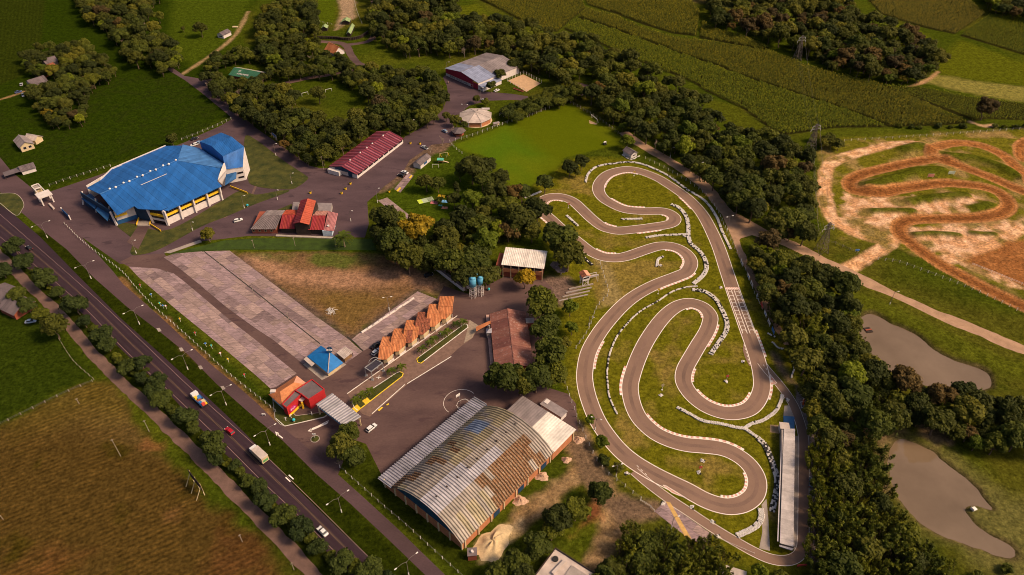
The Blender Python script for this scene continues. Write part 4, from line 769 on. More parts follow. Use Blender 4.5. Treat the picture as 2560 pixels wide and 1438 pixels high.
bg = empty('vehicle_gate', P(167, 540), math.radians(-44), 'blue metal vehicle gate with white end posts beside the plaza', 'gate')
for k in range(6): MB().box(-4.5 + k * 1.5, -3.2 + k * 1.5, -.12, .12, .2, 2.2).build('gate_panel', BLUEW, bg)
for x in (-4.9, 4.8): MB().box(x - .25, x + .25, -.25, .25, 0, 2.7).build('post', WHITE, bg)

# ------------------------------------------------------------------ long red roofed hall
r, L = gable('exhibition_hall', 'long hall with striped crimson and pink sheet roof and white window wall', 'hall', (894,447), (1008,358), 17.5, 2.9, 5.2, 'u', .6, WHITE, REDROOF, 46, k=1, h=.14)
for i_, ob in enumerate([c for c in r.children if c.name.startswith('roof_sheet')]): ob.data.materials[0] = rib_mat('dark_crimson_sheet', (.10, .020, .034)) if i_ % 46 % 2 else REDROOF[(i_ * 7) % 4]
windows(r, .3, L - .3, -.12, 1.35, 2.75, 9, WHITE, .9, .12)
box_part('end_cladding', r, DBLUE, -.14, -.02, 1.0, 14, 2.3, 3.0); MB().add([(-.1, 1, 3), (-.1, 16.5, 3), (-.1, 8.75, 4.9)], [(0, 2, 1)]).build('gable_cladding', DBLUE, r); box_part('door', r, DBLUE, -.2, -.06, 3.2, 5.6, .05, 2.6); box_part('signboard', r, PALEROOF[0], -.18, -.05, 6.4, 11.5, 1.1, 2.1)
for q in (0.15, .36, .5, .62, .86): MB().cyl((0, 0), .3, .3, 0, .45, 8).cyl((0, 0), .5, .12, .45, .8, 8).build('roof_turbine', MATS['pale_metal'], r).location = (L * q, 8.75, 5.2)
MB().box(-2.4, 0, 10, 17.4, 0, 2.4).build('side_porch', WHITE, r)

# ------------------------------------------------------------------ grey roofed barn with crimson front
r, L = gable('event_barn', 'barn with grey and blue roof and crimson front above white lettered wall', 'barn', (1115,189), (1196,225), 37, 4.9, 7.4, 'v', .5, WHITE, GREYROOF, 12)
for ob in [c for c in r.children if c.name.startswith('roof_sheet')]:
    vs0 = ob.data.vertices[0].co
    if vs0.y < 13: ob.data.materials[0] = rib_mat('barn_blue_sheet', (.23, .25, .36))
box_part('cladding', r, CRIM, .1, L * .84, -.14, -.02, 2.0, 4.85); MB().add([(.1, -.1, 4.85), (L * .9, -.1, 4.85), (L / 2, -.1, 7.1)], [(0, 1, 2)]).build('gable_cladding', CRIM, r); box_part('door', r, CRIM, L * .85, L - .3, -.16, -.04, .1, 3.9)
letters(r, 'BOM \u00c9 TER VOC\u00ca AQUI', 1.7, mat('black_letter', (.02, .02, .025)), (L * .42, -.08, 1.0)); box_part('entrance_sign', r, YELW, L * .85, L - .4, -.2, -.05, 4.0, 4.6); box_part('poster', r, CRIM, L * .78, L * .83, -.12, -.03, .3, 1.7)
MB().slab([(L, .2, 3.3), (L + 4.2, .2, 2.6), (L + 4.2, 17, 2.6), (L, 17, 3.3)], .15).build('lean_to_roof', MATS['barn_blue_sheet'], r); MB().box(L + .02, L + 4, .4, 16.8, 0, 2.5).build('lean_to_wall', WHITE, r); windows(r, L + .6, L + 3.6, .38, .9, 1.9, 1)
# ------------------------------------------------------------------ octagonal pavilion, hexagonal hut
oc = empty('octagonal_pavilion', P(1189, 301), 0, 'octagonal pavilion with pale faceted roof and brick infill walls', 'pavilion'); Ro = 10.2
A8 = [math.radians(22.5 + 45 * k) for k in range(8)]
for k in range(8):
    a, b2 = A8[k], A8[(k + 1) % 8]; e0, e1 = Vector((Ro * math.cos(a), Ro * math.sin(a), 3.1)), Vector((Ro * math.cos(b2), Ro * math.sin(b2), 3.1)); MB().slab([e0, e1, Vector((0, 0, 5.6))], .15).build('roof_facet', PALEROOF[k % 2], oc)
    MB().bar(e0 + Vector((0, 0, .06)), Vector((0, 0, 5.68)), .22, .1).build('ridge_cap', GREYM, oc); w0, w1 = e0 * .93, e1 * .93; w0.z = w1.z = 1.5
    MB().bar(lerp(w0, w1, .02), lerp(w0, w1, .98), .25, 2.6).build('brick_infill', BRICK, oc); MB().bar((w0.x, w0.y, 0), (w0.x, w0.y, 3.05), .45, .45).build('column', WHITE, oc)
MB().cyl((0, 0), Ro * .97, Ro * .97, 0, .22, 16).build('plinth', CREAM, oc); MB().box(3.4, 8.2, 6.8, 7.8, 3.3, 4.3).build('roof_tank', WHITE, oc); MB().cyl((1.2, 2.5), .3, .3, 4.6, 6, 8).build('chimney', GREYM, oc)
hx = empty('hexagonal_hut', P(1147, 336), 0, 'small hexagonal open hut with grey faceted roof beside the sports field', 'hut')
for k in range(6):
    a, b2 = math.radians(60 * k), math.radians(60 * k + 60); e0, e1 = [Vector((4.3 * math.cos(t), 4.3 * math.sin(t), 2.4)) for t in (a, b2)]; MB().slab([e0, e1, Vector((0, 0, 4.2))], .12).build('roof_facet', DARKROOF[k % 2], hx); MB().cyl((3.6 * math.cos(a), 3.6 * math.sin(a)), .14, .14, 0, 2.45, 6).build('post', DWOOD, hx)
MB().cyl((0, 0), 3.0, 3.0, 0, 1.0, 6).build('counter', DBRICK, hx)

# ------------------------------------------------------------------ red tiled restaurant of several roofs
VERM = [rib_mat('vermilion_tile', (.36, .060, .026), fine=3.0)]
rb = empty('restaurant', P(735, 589), 0, 'rustic restaurant of several crimson tiled roofs with a tall central gable', 'restaurant'); inv2 = -rb.location
def q4p(e): return [P(x, y, zz) + inv2 for x, y, zz in e]
FE, RZ, BE = 3.0, 5.6, 3.2
gy0 = P(735, 589).y
def block(x0, x1, ef, rg, eb, rm_f, rm_b, n, wallm, zf=FE, zr=RZ, zb=BE):
    panels(rb, *q4p([(x0[0], ef, zf), (x1[0], ef, zf), (x1[1], rg, zr), (x0[1], rg, zr)]), n, rm_f, .14, 2, 'roof_tiles'); panels(rb, *q4p([(x1[2], eb, zb), (x0[2], eb, zb), (x0[1], rg, zr), (x1[1], rg, zr)]), n, rm_b, .14, 2, 'roof_tiles')
    a, b2 = P(x0[0], ef, zf) + inv2, P(x1[0], ef, zf) + inv2; c = P(x1[2], eb, zb) + inv2; MB().box(a.x + .4, b2.x - .2, a.y + .9, c.y - .5, 0, zf - .1).build('wall', wallm, rb)
block((625, 656, 667), (690, 704, 713), 573.5, 538, 526, DARKROOF, GREYROOF, 7, DBRICK); block((698, 705, 715), (737, 739, 746), 572, 537, 525, REDTILE, VERM, 5, DWOOD); block((770, 780, 785), (809, 814, 821), 575, 539, 527.5, REDTILE, [rib_mat('pink_tile', (.44, .20, .16))], 5, DWOOD)
for (a, b2, c, d), mm in (((('733,559.6'), (752, 501), (769, 496), (749.6, 556)), REDTILE), (((790, 502), (773, 562), (749.6, 556), (769, 496)), VERM)):  # right slope takes the orange red: sunlight put into its tile colour
    a = (733, 559.6) if isinstance(a, str) else a; zs = (6.2, 6.2, 8.6, 8.6); panels(rb, *[P(*p, zz) + inv2 for p, zz in zip((a, b2, c, d), zs)], 7, mm, .14, 2, 'roof_tiles')
a, b2, c = P(736, 561, 6.2) + inv2, P(771, 563, 6.2) + inv2, P(752, 503, 6.2) + inv2; MB().box(a.x, b2.x, a.y + .4, c.y - .6, 0, 5.9).build('wall', DWOOD, rb); m_ = (a + b2) / 2; MB().add([(a.x, a.y + .4, 5.9), (b2.x, a.y + .4, 5.9), (m_.x, a.y + .4, 8.2)], [(0, 1, 2)]).build('gable_infill', DWOOD, rb)
panels(rb, *q4p([(809, 576, 3.0), (835, 578, 3.0), (845, 534, 3.8), (820, 528, 3.8)]), 4, [rib_mat('rose_tile', (.40, .16, .16))], .14, 2, 'roof_tiles'); a, b2 = P(808, 590), P(831, 590); MB().box(a.x + inv2.x, b2.x + inv2.x, a.y + inv2.y, a.y + inv2.y + 8, 0, 2.9).build('white_extension', mat('pale_blue_wall', (.42, .5, .6), .8), rb)
windows(rb, P(627, 588).x + inv2.x, P(686, 588).x + inv2.x, P(650, 573.5, 3).y + inv2.y + .82, 1.0, 2.2, 4, CREAM, .4, .1)
MB().bar(P(690, 589, .2) + inv2, P(838, 595, .2) + inv2, 1.2, .4).build('terrace_kerb', KERBM, rb); MB().cyl((0, 0), .55, .55, 0, .6, 10).build('satellite_dish', WHITE, rb).location = P(821, 566, 3.4) + inv2
for q in ([(733,505),(748,505),(742,525),(730,525)], [(790,507),(830,508),(826,528),(787,526)]): MB().slab([P(x, y, 2.6) + inv2 for x, y in q], .15).build('rear_shed_roof', GREYROOF[0], rb); MB().prism([tuple((P(x, y, 2.6) + inv2)[:2]) for x, y in q], 0, 2.4).build('rear_shed_wall', GREYM, rb)

# ------------------------------------------------------------------ blue kiosk, stall, red shop, canopy, stage frame
ks = empty('kiosk', P(815, 925), 0, 'cream kiosk under a bright blue pyramid roof with round rooftop sign', 'kiosk'); ik = -ks.location; kc = [P(x, y, 2.8) + ik for x, y in ((768,891),(802,864),(858,907),(820,934))]; kap = P(824.5, 879, 5.8) + ik
BK2 = [rib_mat('bright_blue_sheet', (.012, .16, .46), stain=(.01, .12, .36))]
for i in range(4): MB().slab([kc[i], kc[(i + 1) % 4], kap], .18).build('roof_slope', BK2[0], ks)
for i in (3,): MB().bar(kc[i] + Vector((0, 0, .1)), kap + Vector((0, 0, .1)), .3, .1).build('ridge_cap', PALEROOF[0], ks)
cen = sum(kc, Vector()) / 4; MB().prism([tuple((cen + (p - cen) * .84)[:2]) for p in kc], 0, 2.75).build('wall', CREAM, ks)
sgn = MB().cyl((0, 0), 1.2, 1.2, -.15, .15, 20).build('rooftop_sign', DBLUE, ks); sgn.location = kap + Vector((0, 0, .9)); sgn.rotation_euler = (math.radians(60), 0, 0); box_part('sign_band', sgn, WHITE, -1.1, 1.1, -.3, .3, .16, .2); letters(sgn, 'BAR', .55, DBLUE, (0, 0, .22), (0, 0, 0)); MB().cyl((0, 0), .08, .05, 0, 3.5, 6).build('mast', STEEL, ks).location = kap
MB().slab([P(x, y, 2.5) + ik for x, y in ((759,898),(767,891),(787,909),(779,916))], .12).build('awning', PALEROOF[0], ks); MB().prism([tuple((P(x, y) + ik)[:2]) for x, y in ((768,905),(777,900),(788,912),(779,917))], 0, 1.2).build('counter', mat('sky_blue_panel', (.16, .34, .5), .7), ks)
sheet('kiosk_pavement', [(758,912),(800,880),(866,912),(830,938),(805,951)], .12, CONC)
stl = empty('market_stall', P(862, 898), 0, 'small timber market stall with flat pale roof beside the blue kiosk', 'stall'); il = -stl.location; sq = [P(x, y, 2.4) + il for x, y in ((841,882),(863,866),(883,880),(860,898))]
panels(stl, sq[3], sq[2], sq[1], sq[0], 4, PALEROOF, .06, 2); cs = sum(sq, Vector()) / 4
for p in sq: q = cs + (p - cs) * .88; MB().bar((q.x, q.y, 0), (q.x, q.y, 2.35), .18).build('post', DWOOD, stl)
MB().prism([tuple((cs + (p - cs) * .8)[:2]) for p in sq], 0, 1.0).build('counter', mat('raw_timber', (.20, .11, .055), .9, .3), stl)
rs = empty('red_shop', P(745, 1015), 0, 'scarlet walled shop with grey roof and pink oval sign joined to orange hip roof', 'shop'); ir = -rs.location
hz_ = lambda l, zz: [P(x, y, zz) + ir for x, y in l]
e1, e2, e3, e4 = hz_([(671,986),(742,939),(772,963),(706,1017)], 3.3); g1, g2 = hz_([(700,979)], 5.2)[0], hz_([(735,956)], 5.2)[0]
for q, m in (((e1, g1, g2, e2), ORTILE[0]), ((e4, e3, g2, g1), ORTILE[1]), ((e1, e4, g1), ORTILE[0]), ((e2, g2, e3), mat('salmon_tile', (.55, .27, .18), .8, .1))): MB().slab(list(q), .15).build('tile_slope', m, rs)
ce = (e1 + e2 + e3 + e4) / 4; MB().prism([tuple((ce + (p - ce) * .88)[:2]) for p in (e1, e2, e3, e4)], 0, 3.2).build('hip_house_wall', mat('pale_blue_wall', (.42, .5, .6), .8), rs); MB().box(0, 1.8, 0, 1.2, 0, 1.1).build('roof_tank', WHITE, rs).location = hz_([(676,985)], 3.6)[0]
for poly, zz in (([(738,977),(780,950),(811,975),(772,1000),(753,986)], 4.9), ([(738,978),(753,987),(717,1021),(706,1012)], 4.6)):
    ps = [tuple(p[:2]) for p in hz_(poly, zz)]; MB().prism(ps, 0, zz).build('wall', REDW, rs); c = np.mean(ps, 0); MB().prism([tuple(c + (np.array(p) - c) * .96) for p in ps], zz + .01, zz + .12).build('flat_roof', DARKROOF[0], rs); mb = MB()
    for i in range(len(ps)): mb.bar((*ps[i], zz + .2), (*ps[(i + 1) % len(ps)], zz + .2), .3, .4)
    mb.build('parapet', REDW, rs)
a, b2 = hz_([(717,1021)], 4.6)[0], hz_([(753,987)], 4.6)[0]; d = (b2 - a); d.z = 0; d.normalize(); nq = Vector((d.y, -d.x, 0)); mb = MB().bar(g(a) + nq * .06 + Vector((0, 0, .5)), g(b2) + nq * .06 + Vector((0, 0, .5)), .16, 1.0); mb.build('yellow_plinth', YELW, rs)
sg = MB().cyl((0, 0), 1.0, 1.0, -.05, .05, 24).build('oval_sign', mat('magenta_sign', (.40, .02, .16), .6), rs); sg.scale = (1.55, 1, 1); pc = lerp(a, b2, .32); sg.matrix_local = Matrix.Translation((pc.x + nq.x * .1, pc.y + nq.y * .1, 2.4)) @ Matrix.Rotation(math.atan2(d.y, d.x), 4, 'Z') @ Matrix.Rotation(math.pi / 2, 4, 'X') @ Matrix.Diagonal((1.55, 1, 1, 1)); letters(sg, 'Bela', .9, WHITE, (0, 0, .07), (0, 0, 0))
pc = lerp(a, b2, .75); mb = MB(); mb.bar(g(pc) + nq * 1.6, g(pc) + nq * 1.6 + Vector((0, 0, 3.4)), .5); mb.bar(g(pc) + nq * 1.6 + d * 4.2, g(pc) + nq * 1.6 + d * 4.2 + Vector((0, 0, 3.4)), .5); mb.build('porch_column', YELW, rs); MB().bar(g(pc) + nq * .9 + Vector((0, 0, 3.5)), g(pc) + nq * .9 + d * 4.4 + Vector((0, 0, 3.5)), 1.6, .2).build('porch_roof', PALEROOF[1], rs)
cn = empty('gate_canopy', P(846, 1035), 0, 'corrugated grey drive-through gate canopy on cream columns beside the red shop', 'canopy'); ic = -cn.location; cq = [P(x, y, 5.0) + ic for x, y in ((789,1011),(830,983),(903,1042),(862,1067))]
panels(cn, cq[3], cq[0], cq[1], cq[2], 14, ZINC, .32, 1); cc2 = sum(cq, Vector()) / 4
for p in cq: q = cc2 + (p - cc2) * .9; MB().bar((q.x, q.y, 0), (q.x, q.y, 4.9), .45).build('column', CREAM, cn)
q0, q1_ = cc2 + (cq[0] - cc2) * .92, cc2 + (cq[3] - cc2) * .92; MB().bar(Vector((q0.x, q0.y, 4.2)), Vector((q1_.x, q1_.y, 4.2)), .15, .9).build('sign_fascia', mat('sky_blue_panel', (.16, .34, .5)), cn); q2_ = cc2 + (cq[2] - cc2) * .88; MB().prism([(q1_.x, q1_.y), (lerp(q1_, q2_, .7).x, lerp(q1_, q2_, .7).y), (lerp(q1_, q2_, .7).x - 2.2, lerp(q1_, q2_, .7).y + 1.4), (q1_.x - 2.2, q1_.y + 1.4)], 0, 2.6).build('guard_booth', BRICK, cn)
sf = empty('stage_frame', P(938, 930), 0, 'dark roofed stage with silver truss frame beside the cottages', 'stage'); i5 = -sf.location; sq = [P(x, y, 4.2) + i5 for x, y in ((912,920),(939,900),(956,908),(928,930))]; MB().slab(sq, .15).build('roof', mat('dark_canvas', (.035, .030, .045), .7), sf)
for i in range(4):
    MB().bar(sq[i] + Vector((0, 0, .1)), sq[(i + 1) % 4] + Vector((0, 0, .1)), .3).build('truss_beam', STEEL, sf); MB().bar(g(sq[i]), sq[i], .3).build('truss_leg', STEEL, sf); MB().box(-.5, .5, -.5, .5, 0, .25).build('base_plate', STEEL, sf).location = g(sq[i])
for t_ in (.25, .7):
    p = lerp(sq[1], sq[2], t_); mb = MB(); mb.tube([p + Vector((1.5 * math.cos(a_) - 1.5 + 0, 1.1 * math.cos(a_), 1.4 * math.sin(a_) + .1)) for a_ in np.linspace(0, math.pi, 9)], .12, 6); mb.build('arch_ornament', STEEL, sf)

# ------------------------------------------------------------------ six tiled cottages in echelon
CL = ['clay tiled cottage at the lower end of the row, next to the stage', 'clay tiled cottage second from the stage in the stepped row', 'clay tiled cottage third from the stage with a half darkened front slope', 'blackened mossy tiled cottage in the stepped row', 'clay tiled cottage second from the water towers end of the row', 'clay tiled cottage at the upper end of the row, near the water towers']
for i in range(6):
    px, py = [(956,842),(985,822),(1016,801),(1044.6,781),(1072.5,761),(1099.5,742)][i]; bl = P(px, py, 2.7); br = P(px + 36, py, 2.7); fl = P(px - 3.5, py + 57, 2.7); rl = P(px - 2, py + 25, 4.4)
    zo = .04 * i; r = empty('cottage', (bl.x, fl.y, 0), 0, CL[i], 'cottage', 'stepped row of tiled cottages'); W_, Dp, ry = br.x - bl.x, bl.y - fl.y, rl.y - fl.y; tm = OLDTILE if i == 3 else ORTILE
    panels(r, (W_, Dp, 2.7 + zo), (0, Dp, 2.7 + zo), (0, ry, 4.4 + zo), (W_, ry, 4.4 + zo), 5, tm, .10, 2, 'tile_strip')
    sl = (4.4 - 2.7) / ry
    for s in range(5):
        x0, x1 = W_ * s / 5, W_ * (s + 1) / 5 - .02; cut = lambda x: max(0, (x - W_ * .55) / (W_ * .45)) * ry * .5; xs = [x0, x0 + (x1 - x0) * .25, x0 + (x1 - x0) * .5, x0 + (x1 - x0) * .75, x1]; mb = MB(); hh = [0, .1, 0, .1, 0]
        top = [(x, cut(x), 2.7 + zo + sl * cut(x) + h_) for x, h_ in zip(xs, hh)] + [(x, ry, 4.4 + zo + h_) for x, h_ in zip(xs, hh)]; n = 5
        mb.add(top + [(p[0], p[1], p[2] - .2) for p in top], [(j, j + 1, n + j + 1, n + j) for j in range(4)] + [(3 * n + j, 3 * n + j + 1, 2 * n + j + 1, 2 * n + j) for j in range(4)] + [(j, 2 * n + j, 2 * n + j + 1, j + 1) for j in range(4)] + [(0, n, 3 * n, 2 * n), (4, 2 * n + 4, 3 * n + 4, n + 4)]); mb.build('tile_strip', tm[s % len(tm)] if not (i == 2 and s in (1, 2)) else OLDTILE[0], r)
    MB().bar((0, ry, 4.5 + zo), (W_, ry, 4.5 + zo), .3, .12).build('ridge_tile', tm[0], r); MB().prism([(.3, .6), (W_ * .6, .6), (W_ * .86, ry * .5), (W_ * .86, Dp - .5), (.3, Dp - .5)], 0, 2.6).build('wall', CREAM, r)
    MB().bar((W_ * .62, .2, .5), (W_ * .98, ry * .5, .5), .14, 1.0).build('porch_rail', WHITE, r); MB().bar((W_ * .98, ry * .52, 0), (W_ * .98, ry * .52, 2.7), .14).build('porch_post', WHITE, r); box_part('door', r, DWOOD, .9, 1.9, .52, .6, .02, 2.1)

# ------------------------------------------------------------------ brick clubhouse, long shed, brown hall, water towers, control tower
A, B_ = (1257,692), (1356,702); o, ang, L = frame(A, B_); r = empty('clubhouse', o, ang, 'two storey brick clubhouse with stained white sheet roof and balcony', 'clubhouse'); Dp = P(1262, 613, 7.6).y - P(1256, 653, 7.2).y
MB().box(.2, L - .2, .3, Dp - .4, 0, 6.9).build('wall', DBRICK, r); panels(r, (-.6, -.7, 7.1), (L + .6, -.7, 7.1), (L + .6, Dp, 7.9), (-.6, Dp, 7.9), 12, [rib_mat('clubhouse_white_sheet', (.70, .62, .56), stain=(.46, .34, .27), stain_at=.62)], .07, 2); MB().box(0, L, -.5, .25, 3.2, 4.9).build('balcony_parapet', BRICK, r)
for k in range(6): MB().box(-.15, .15, -.55, -.25, 0, 7.0).build('post', CREAM, r).location = (.15 + (L - .3) * k / 5, 0, 0)
windows(r, .3, L - .3, .15, 5.0, 6.8, 5, GREYM, .9, .12); MB().box(-3.2, -.05, 1, Dp - 1, 0, 5.2).build('side_wing', DBRICK, r)
r, L = gable('long_shed', 'long low grey roofed shed half hidden by trees beside the water towers', 'shed', (1158,729), (1178,722), 20, 2.4, 3.4, 'v', .3, WHITE, DARKROOF, 10)
r.rotation_euler.z = math.atan2(P(1062, 650).y - P(1150, 718).y, P(1062, 650).x - P(1150, 718).x) - math.pi / 2
A, B_ = (1228,800), (1241,935); o, ang, L = frame(A, B_)
r, L = gable('brown_hall', 'hall with weathered brown sheet roof, brick oven and pink terrace strip', 'hall', A, B_, 13.5, 3.0, 5.2, 'u', .6, DBRICK, [rib_mat('rust_brown_sheet', (.24, .095, .070), stain=(.34, .20, .17), stain_at=.55), rib_mat('rust_brown_dark', (.19, .070, .055), stain=(.32, .18, .15), stain_at=.58)], 12, k=2)
box_part('terrace', r, mat('pink_terrace', (.44, .27, .22), .9), -3, L + 1, -2.0, -.75, .02, .3); MB().slab([(5.5, -.5, 3.2), (9, -6.5, 2.6), (6.5, -6.5, 2.6), (3.8, -.5, 3.2)], .15).build('porch_roof', ORTILE[0], r)
ov = MB().box(8.4, 10.6, -2.4, -.4, 0, 2.8); ov.build('brick_oven', GREYM, r); MB().slab([(8.2, -2.6, 2.9), (10.8, -2.6, 2.9), (9.5, -1.4, 3.9)], .1).slab([(10.8, -2.6, 2.9), (10.8, -.2, 2.9), (9.5, -1.4, 3.9)], .1).slab([(10.8, -.2, 2.9), (8.2, -.2, 2.9), (9.5, -1.4, 3.9)], .1).slab([(8.2, -.2, 2.9), (8.2, -2.6, 2.9), (9.5, -1.4, 3.9)], .1).build('oven_hood', ZINC[0], r); MB().cyl((9.2, -1.3), .35, .35, 3.7, 5.4, 8).build('chimney', STEEL, r)
mb = MB()
for k in range(9): mb.box(-1.6, -1.45, 1 + k * 1.3, 1.9 + k * 1.3, 0, 1.5)
mb.build('letter_sign', WHITE, r); MB().box(4, 7, 13.6, 17, 3.3, 3.5).build('side_awning', PALEROOF[0], r); MB().box(4.2, 6.8, 13.6, 16.6, 0, 3.3).build('side_room', DBRICK, r)
TB = mat('tank_blue', (.085, .30, .46), .5, .12, .8)
TANKL = ('front blue water tank on a white lattice tower beside the long shed', 'rear smaller blue water tank between the two others on towers', 'right blue water tank on a slender steel tower')
for i, (px, py, hh, tr, thh) in enumerate(((1183,743,6.3,1.5,4.0), (1191,728,7.0,1.3,3.0), (1202,738,6.2,1.25,3.4))):
    p = P(px, py); r = empty('water_tower', p, .4 * i, TANKL[i], 'water tower', 'blue water tanks on towers'); MB().cyl((0, 0), tr, tr, hh, hh + thh, 18).cyl((0, 0), tr, tr * .3, hh + thh, hh + thh + .35, 18).build('tank', TB, r, True)
    for k in range(6):
        a = math.pi / 3 * k; b2 = a + math.pi / 3; pa = Vector((tr * math.cos(a), tr * math.sin(a), 0)); pb = Vector((tr * math.cos(b2), tr * math.sin(b2), 0)); MB().bar(pa, pa + Vector((0, 0, hh)), .16).build('leg', WHITE, r); mb = MB()
        for q in range(3): mb.bar(pa + Vector((0, 0, q * hh / 3)), pb + Vector((0, 0, (q + 1) * hh / 3)), .09); mb.bar(pa + Vector((0, 0, (q + 1) * hh / 3)), pb + Vector((0, 0, (q + 1) * hh / 3)), .09)
        mb.build('brace', WHITE, r)
    MB().cyl((0, 0), tr + .1, tr + .1, hh - .2, hh, 12).build('platform', STEEL, r)
ct = empty('control_tower', P(1460, 711), math.radians(20), 'white timing tower on stilts with tiled roof and footbridge by the kart track', 'tower')
for x in (-1.3, 1.3):
    for y in (-1.3, 1.3): MB().bar((x, y, 0), (x, y, 3.2), .25).build('leg', WHITE, ct)
mb = MB().bar((-1.3, -1.3, .2), (1.3, -1.3, 3), .15).bar((1.3, -1.3, .2), (1.3, 1.3, 3), .15).bar((-1.3, 1.3, .2), (-1.3, -1.3, 3), .15); mb.build('brace', WHITE, ct); MB().box(-1.6, 1.6, -1.6, 1.6, 3.2, 5.6).build('cabin', WHITE, ct); windows(ct, -1.5, 1.5, -1.72, 4.2, 5.2, 1, WHITE, .9, .12); windows(ct, -1.5, 1.5, 1.6, 4.2, 5.2, 1, BLUEW, .9, .12, 'y')
MB().slab([(-2, -2, 5.7), (0, -2, 6.5), (0, 2, 6.5), (-2, 2, 5.7)], .15).build('roof_slope', OLDTILE[0], ct); MB().slab([(0, -2, 6.5), (2, -2, 5.7), (2, 2, 5.7), (0, 2, 6.5)], .15).build('roof_slope', MATS['salmon_tile'], ct)
MB().box(1.65, 6.5, -.2, 1.4, 2.9, 3.1).build('footbridge', CONC, ct); mb = MB()
for y in (-.2, 1.4): mb.bar((1.65, y, 3.9), (6.5, y, 3.9), .12); mb.bar((6.4, y, 0), (6.4, y, 3.9), .14)
mb.build('railing', WHITE, ct)
for i, (px, py) in enumerate(((1390,676),(1402,686))):
    p = P(px, py); r = empty('concrete_parasol', p, i, 'grey faceted concrete parasol shelter under the big tree by the clubhouse', 'shelter', 'concrete parasols'); MB().cyl((0, 0), .25, .35, 0, 2.3, 8).build('stem', GREYM, r)
    for k in range(6): a, b2 = math.pi / 3 * k, math.pi / 3 * (k + 1); MB().slab([Vector((0, 0, 2.2)), Vector((2.9 * math.cos(a), 2.9 * math.sin(a), 3.0)), Vector((2.9 * math.cos(b2), 2.9 * math.sin(b2), 3.0))], .14).build('roof_facet', DARKROOF[k % 2], r)
# pit building
pq = [P(x, y, 3.0) for x, y in ((1949.5,1358),(1983.5,1367),(1987.5,1072),(1960,1071.5))]; pb = empty('pit_building', g(pq[0]), 0, 'very long narrow pit building with flat white sheet roof beside the pit lane', 'pit building'); ib = -pb.location; pq = [p + ib for p in pq]
panels(pb, pq[1], pq[2], pq[3], pq[0], 26, [rib_mat('white_pit_sheet', (.46, .40, .39), stain=(.38, .32, .31), stain_at=.66)], .05, 2); cb = sum(pq, Vector()) / 4; MB().prism([tuple((cb + Vector(((p - cb).x * .86 - .2, (p - cb).y * .985, 0)))[:2]) for p in pq], 0, 2.85).build('wall', GREYM, pb)
for k in range(15): p = lerp(pq[1], pq[2], (k + .5) / 15); MB().bar((p.x - .3, p.y, 0), (p.x - .3, p.y, 2.9), .16).build('post', WHITE, pb)
p, q = lerp(pq[0], pq[3], .02), lerp(pq[0], pq[3], .98); MB().bar(p + Vector((-.5, 0, -.5)), q + Vector((-.5, 0, -.5)), .35, .25).build('gutter', WHITE, pb); MB().slab([P(x, y, 2.4) + ib for x, y in ((1948,1362),(1984,1371),(1980,1376),(1948,1366))], .1).build('end_awning', ZINC[0], pb)
sheet('podium_carpet', [(1958.5,1040),(1986,1042.5),(1986,1076),(1959,1076)], .13, mat('blue_carpet', (.055, .15, .30), .9, .15, .5), None, .1); sheet('podium_ramp', [(1961,1015),(1973,1014),(1985,1042),(1958.5,1039.5)], .11, CONC, None, .1)
hut = empty('pit_office', P(1949, 1076), math.radians(-8), 'small white flat roofed hut beside the pit building', 'hut'); MB().box(-.3, 2.6, -1.2, 1.4, 0, 2.4).build('wall', WHITE, hut); MB().box(-.5, 2.8, -1.4, 1.6, 2.4, 2.55).build('roof', PALEROOF[0], hut); sheet('dirt_pad', [(1925,1062),(1945,1063),(1957,1086),(1925,1081)], .03, mat('bare_earth', (.24, .16, .09), .95))
# smaller houses
r, L = gable('garden_shed', 'small white shed with dark roof on the playground lawn', 'shed', (1034,418), (1052,423), 10, 2.5, 3.8, 'v', .4, WHITE, DARKROOF, 5); box_part('blue_sign', r, BLUEW, L + .01, L + .12, 3.2, 6.2, .9, 1.9)
r, L = gable('timing_hut', 'white hut with grey gabled roof and white tyre base by the kart hairpin', 'hut', (1577,397), (1592,391), 6.2, 2.5, 3.8, 'v', .5, WHITE, DARKROOF, 5); windows(r, .4, L - .4, -.06, 1, 1.9, 1)
r, L = gable('farm_house', 'cream farmhouse with grey gabled roof in the left meadow', 'house', (56,381), (88,371), 11, 3.2, 5.2, 'v', .5, CREAM, GREYROOF, 8, group=None, win=2); r2, L2 = gable('farm_shed', 'small cream shed with pale gabled roof behind the farmhouse', 'shed', (92,362), (109,352), 7, 2.8, 4.4, 'v', .5, CREAM, PALEROOF, 5)
r, L = gable('cattle_shed', 'low white shed with grey roof and open lean-to by the meadow fence', 'shed', (58,438), (92,428), 6.5, 2.2, 3.6, 'u', .4, WHITE, DARKROOF, 6); MB().slab([(-8, .5, 2.0), (0, .2, 2.3), (0, 5.5, 2.5), (-8, 5, 2.2)], .12).build('lean_to_roof', DARKROOF[0], r); mb = MB()
for x, y in ((-7.6, .8), (-7.6, 4.7)): mb.box(x - .1, x + .1, y - .1, y + .1, 0, 2.1)
mb.build('lean_to_post', DWOOD, r)
r, L = gable('pasture_hut', 'tiny white hut with dark roof beside the dirt path in the far pasture', 'hut', (545,94), (560,97), 8, 2.6, 4.0, 'v', .4, WHITE, DARKROOF, 4); windows(r, .4, L - .4, -.06, .9, 1.8, 1)
box_part('roof_cross', r, DWOOD, -.0, .2, 3, 3.2, 3.5, 5.0); tag(MB().box(-2, 2, -1, 1, 0, .5).build('water_trough', CREAM), 'pale concrete water trough beside the path near the pasture hut', 'trough').location = P(588, 68)
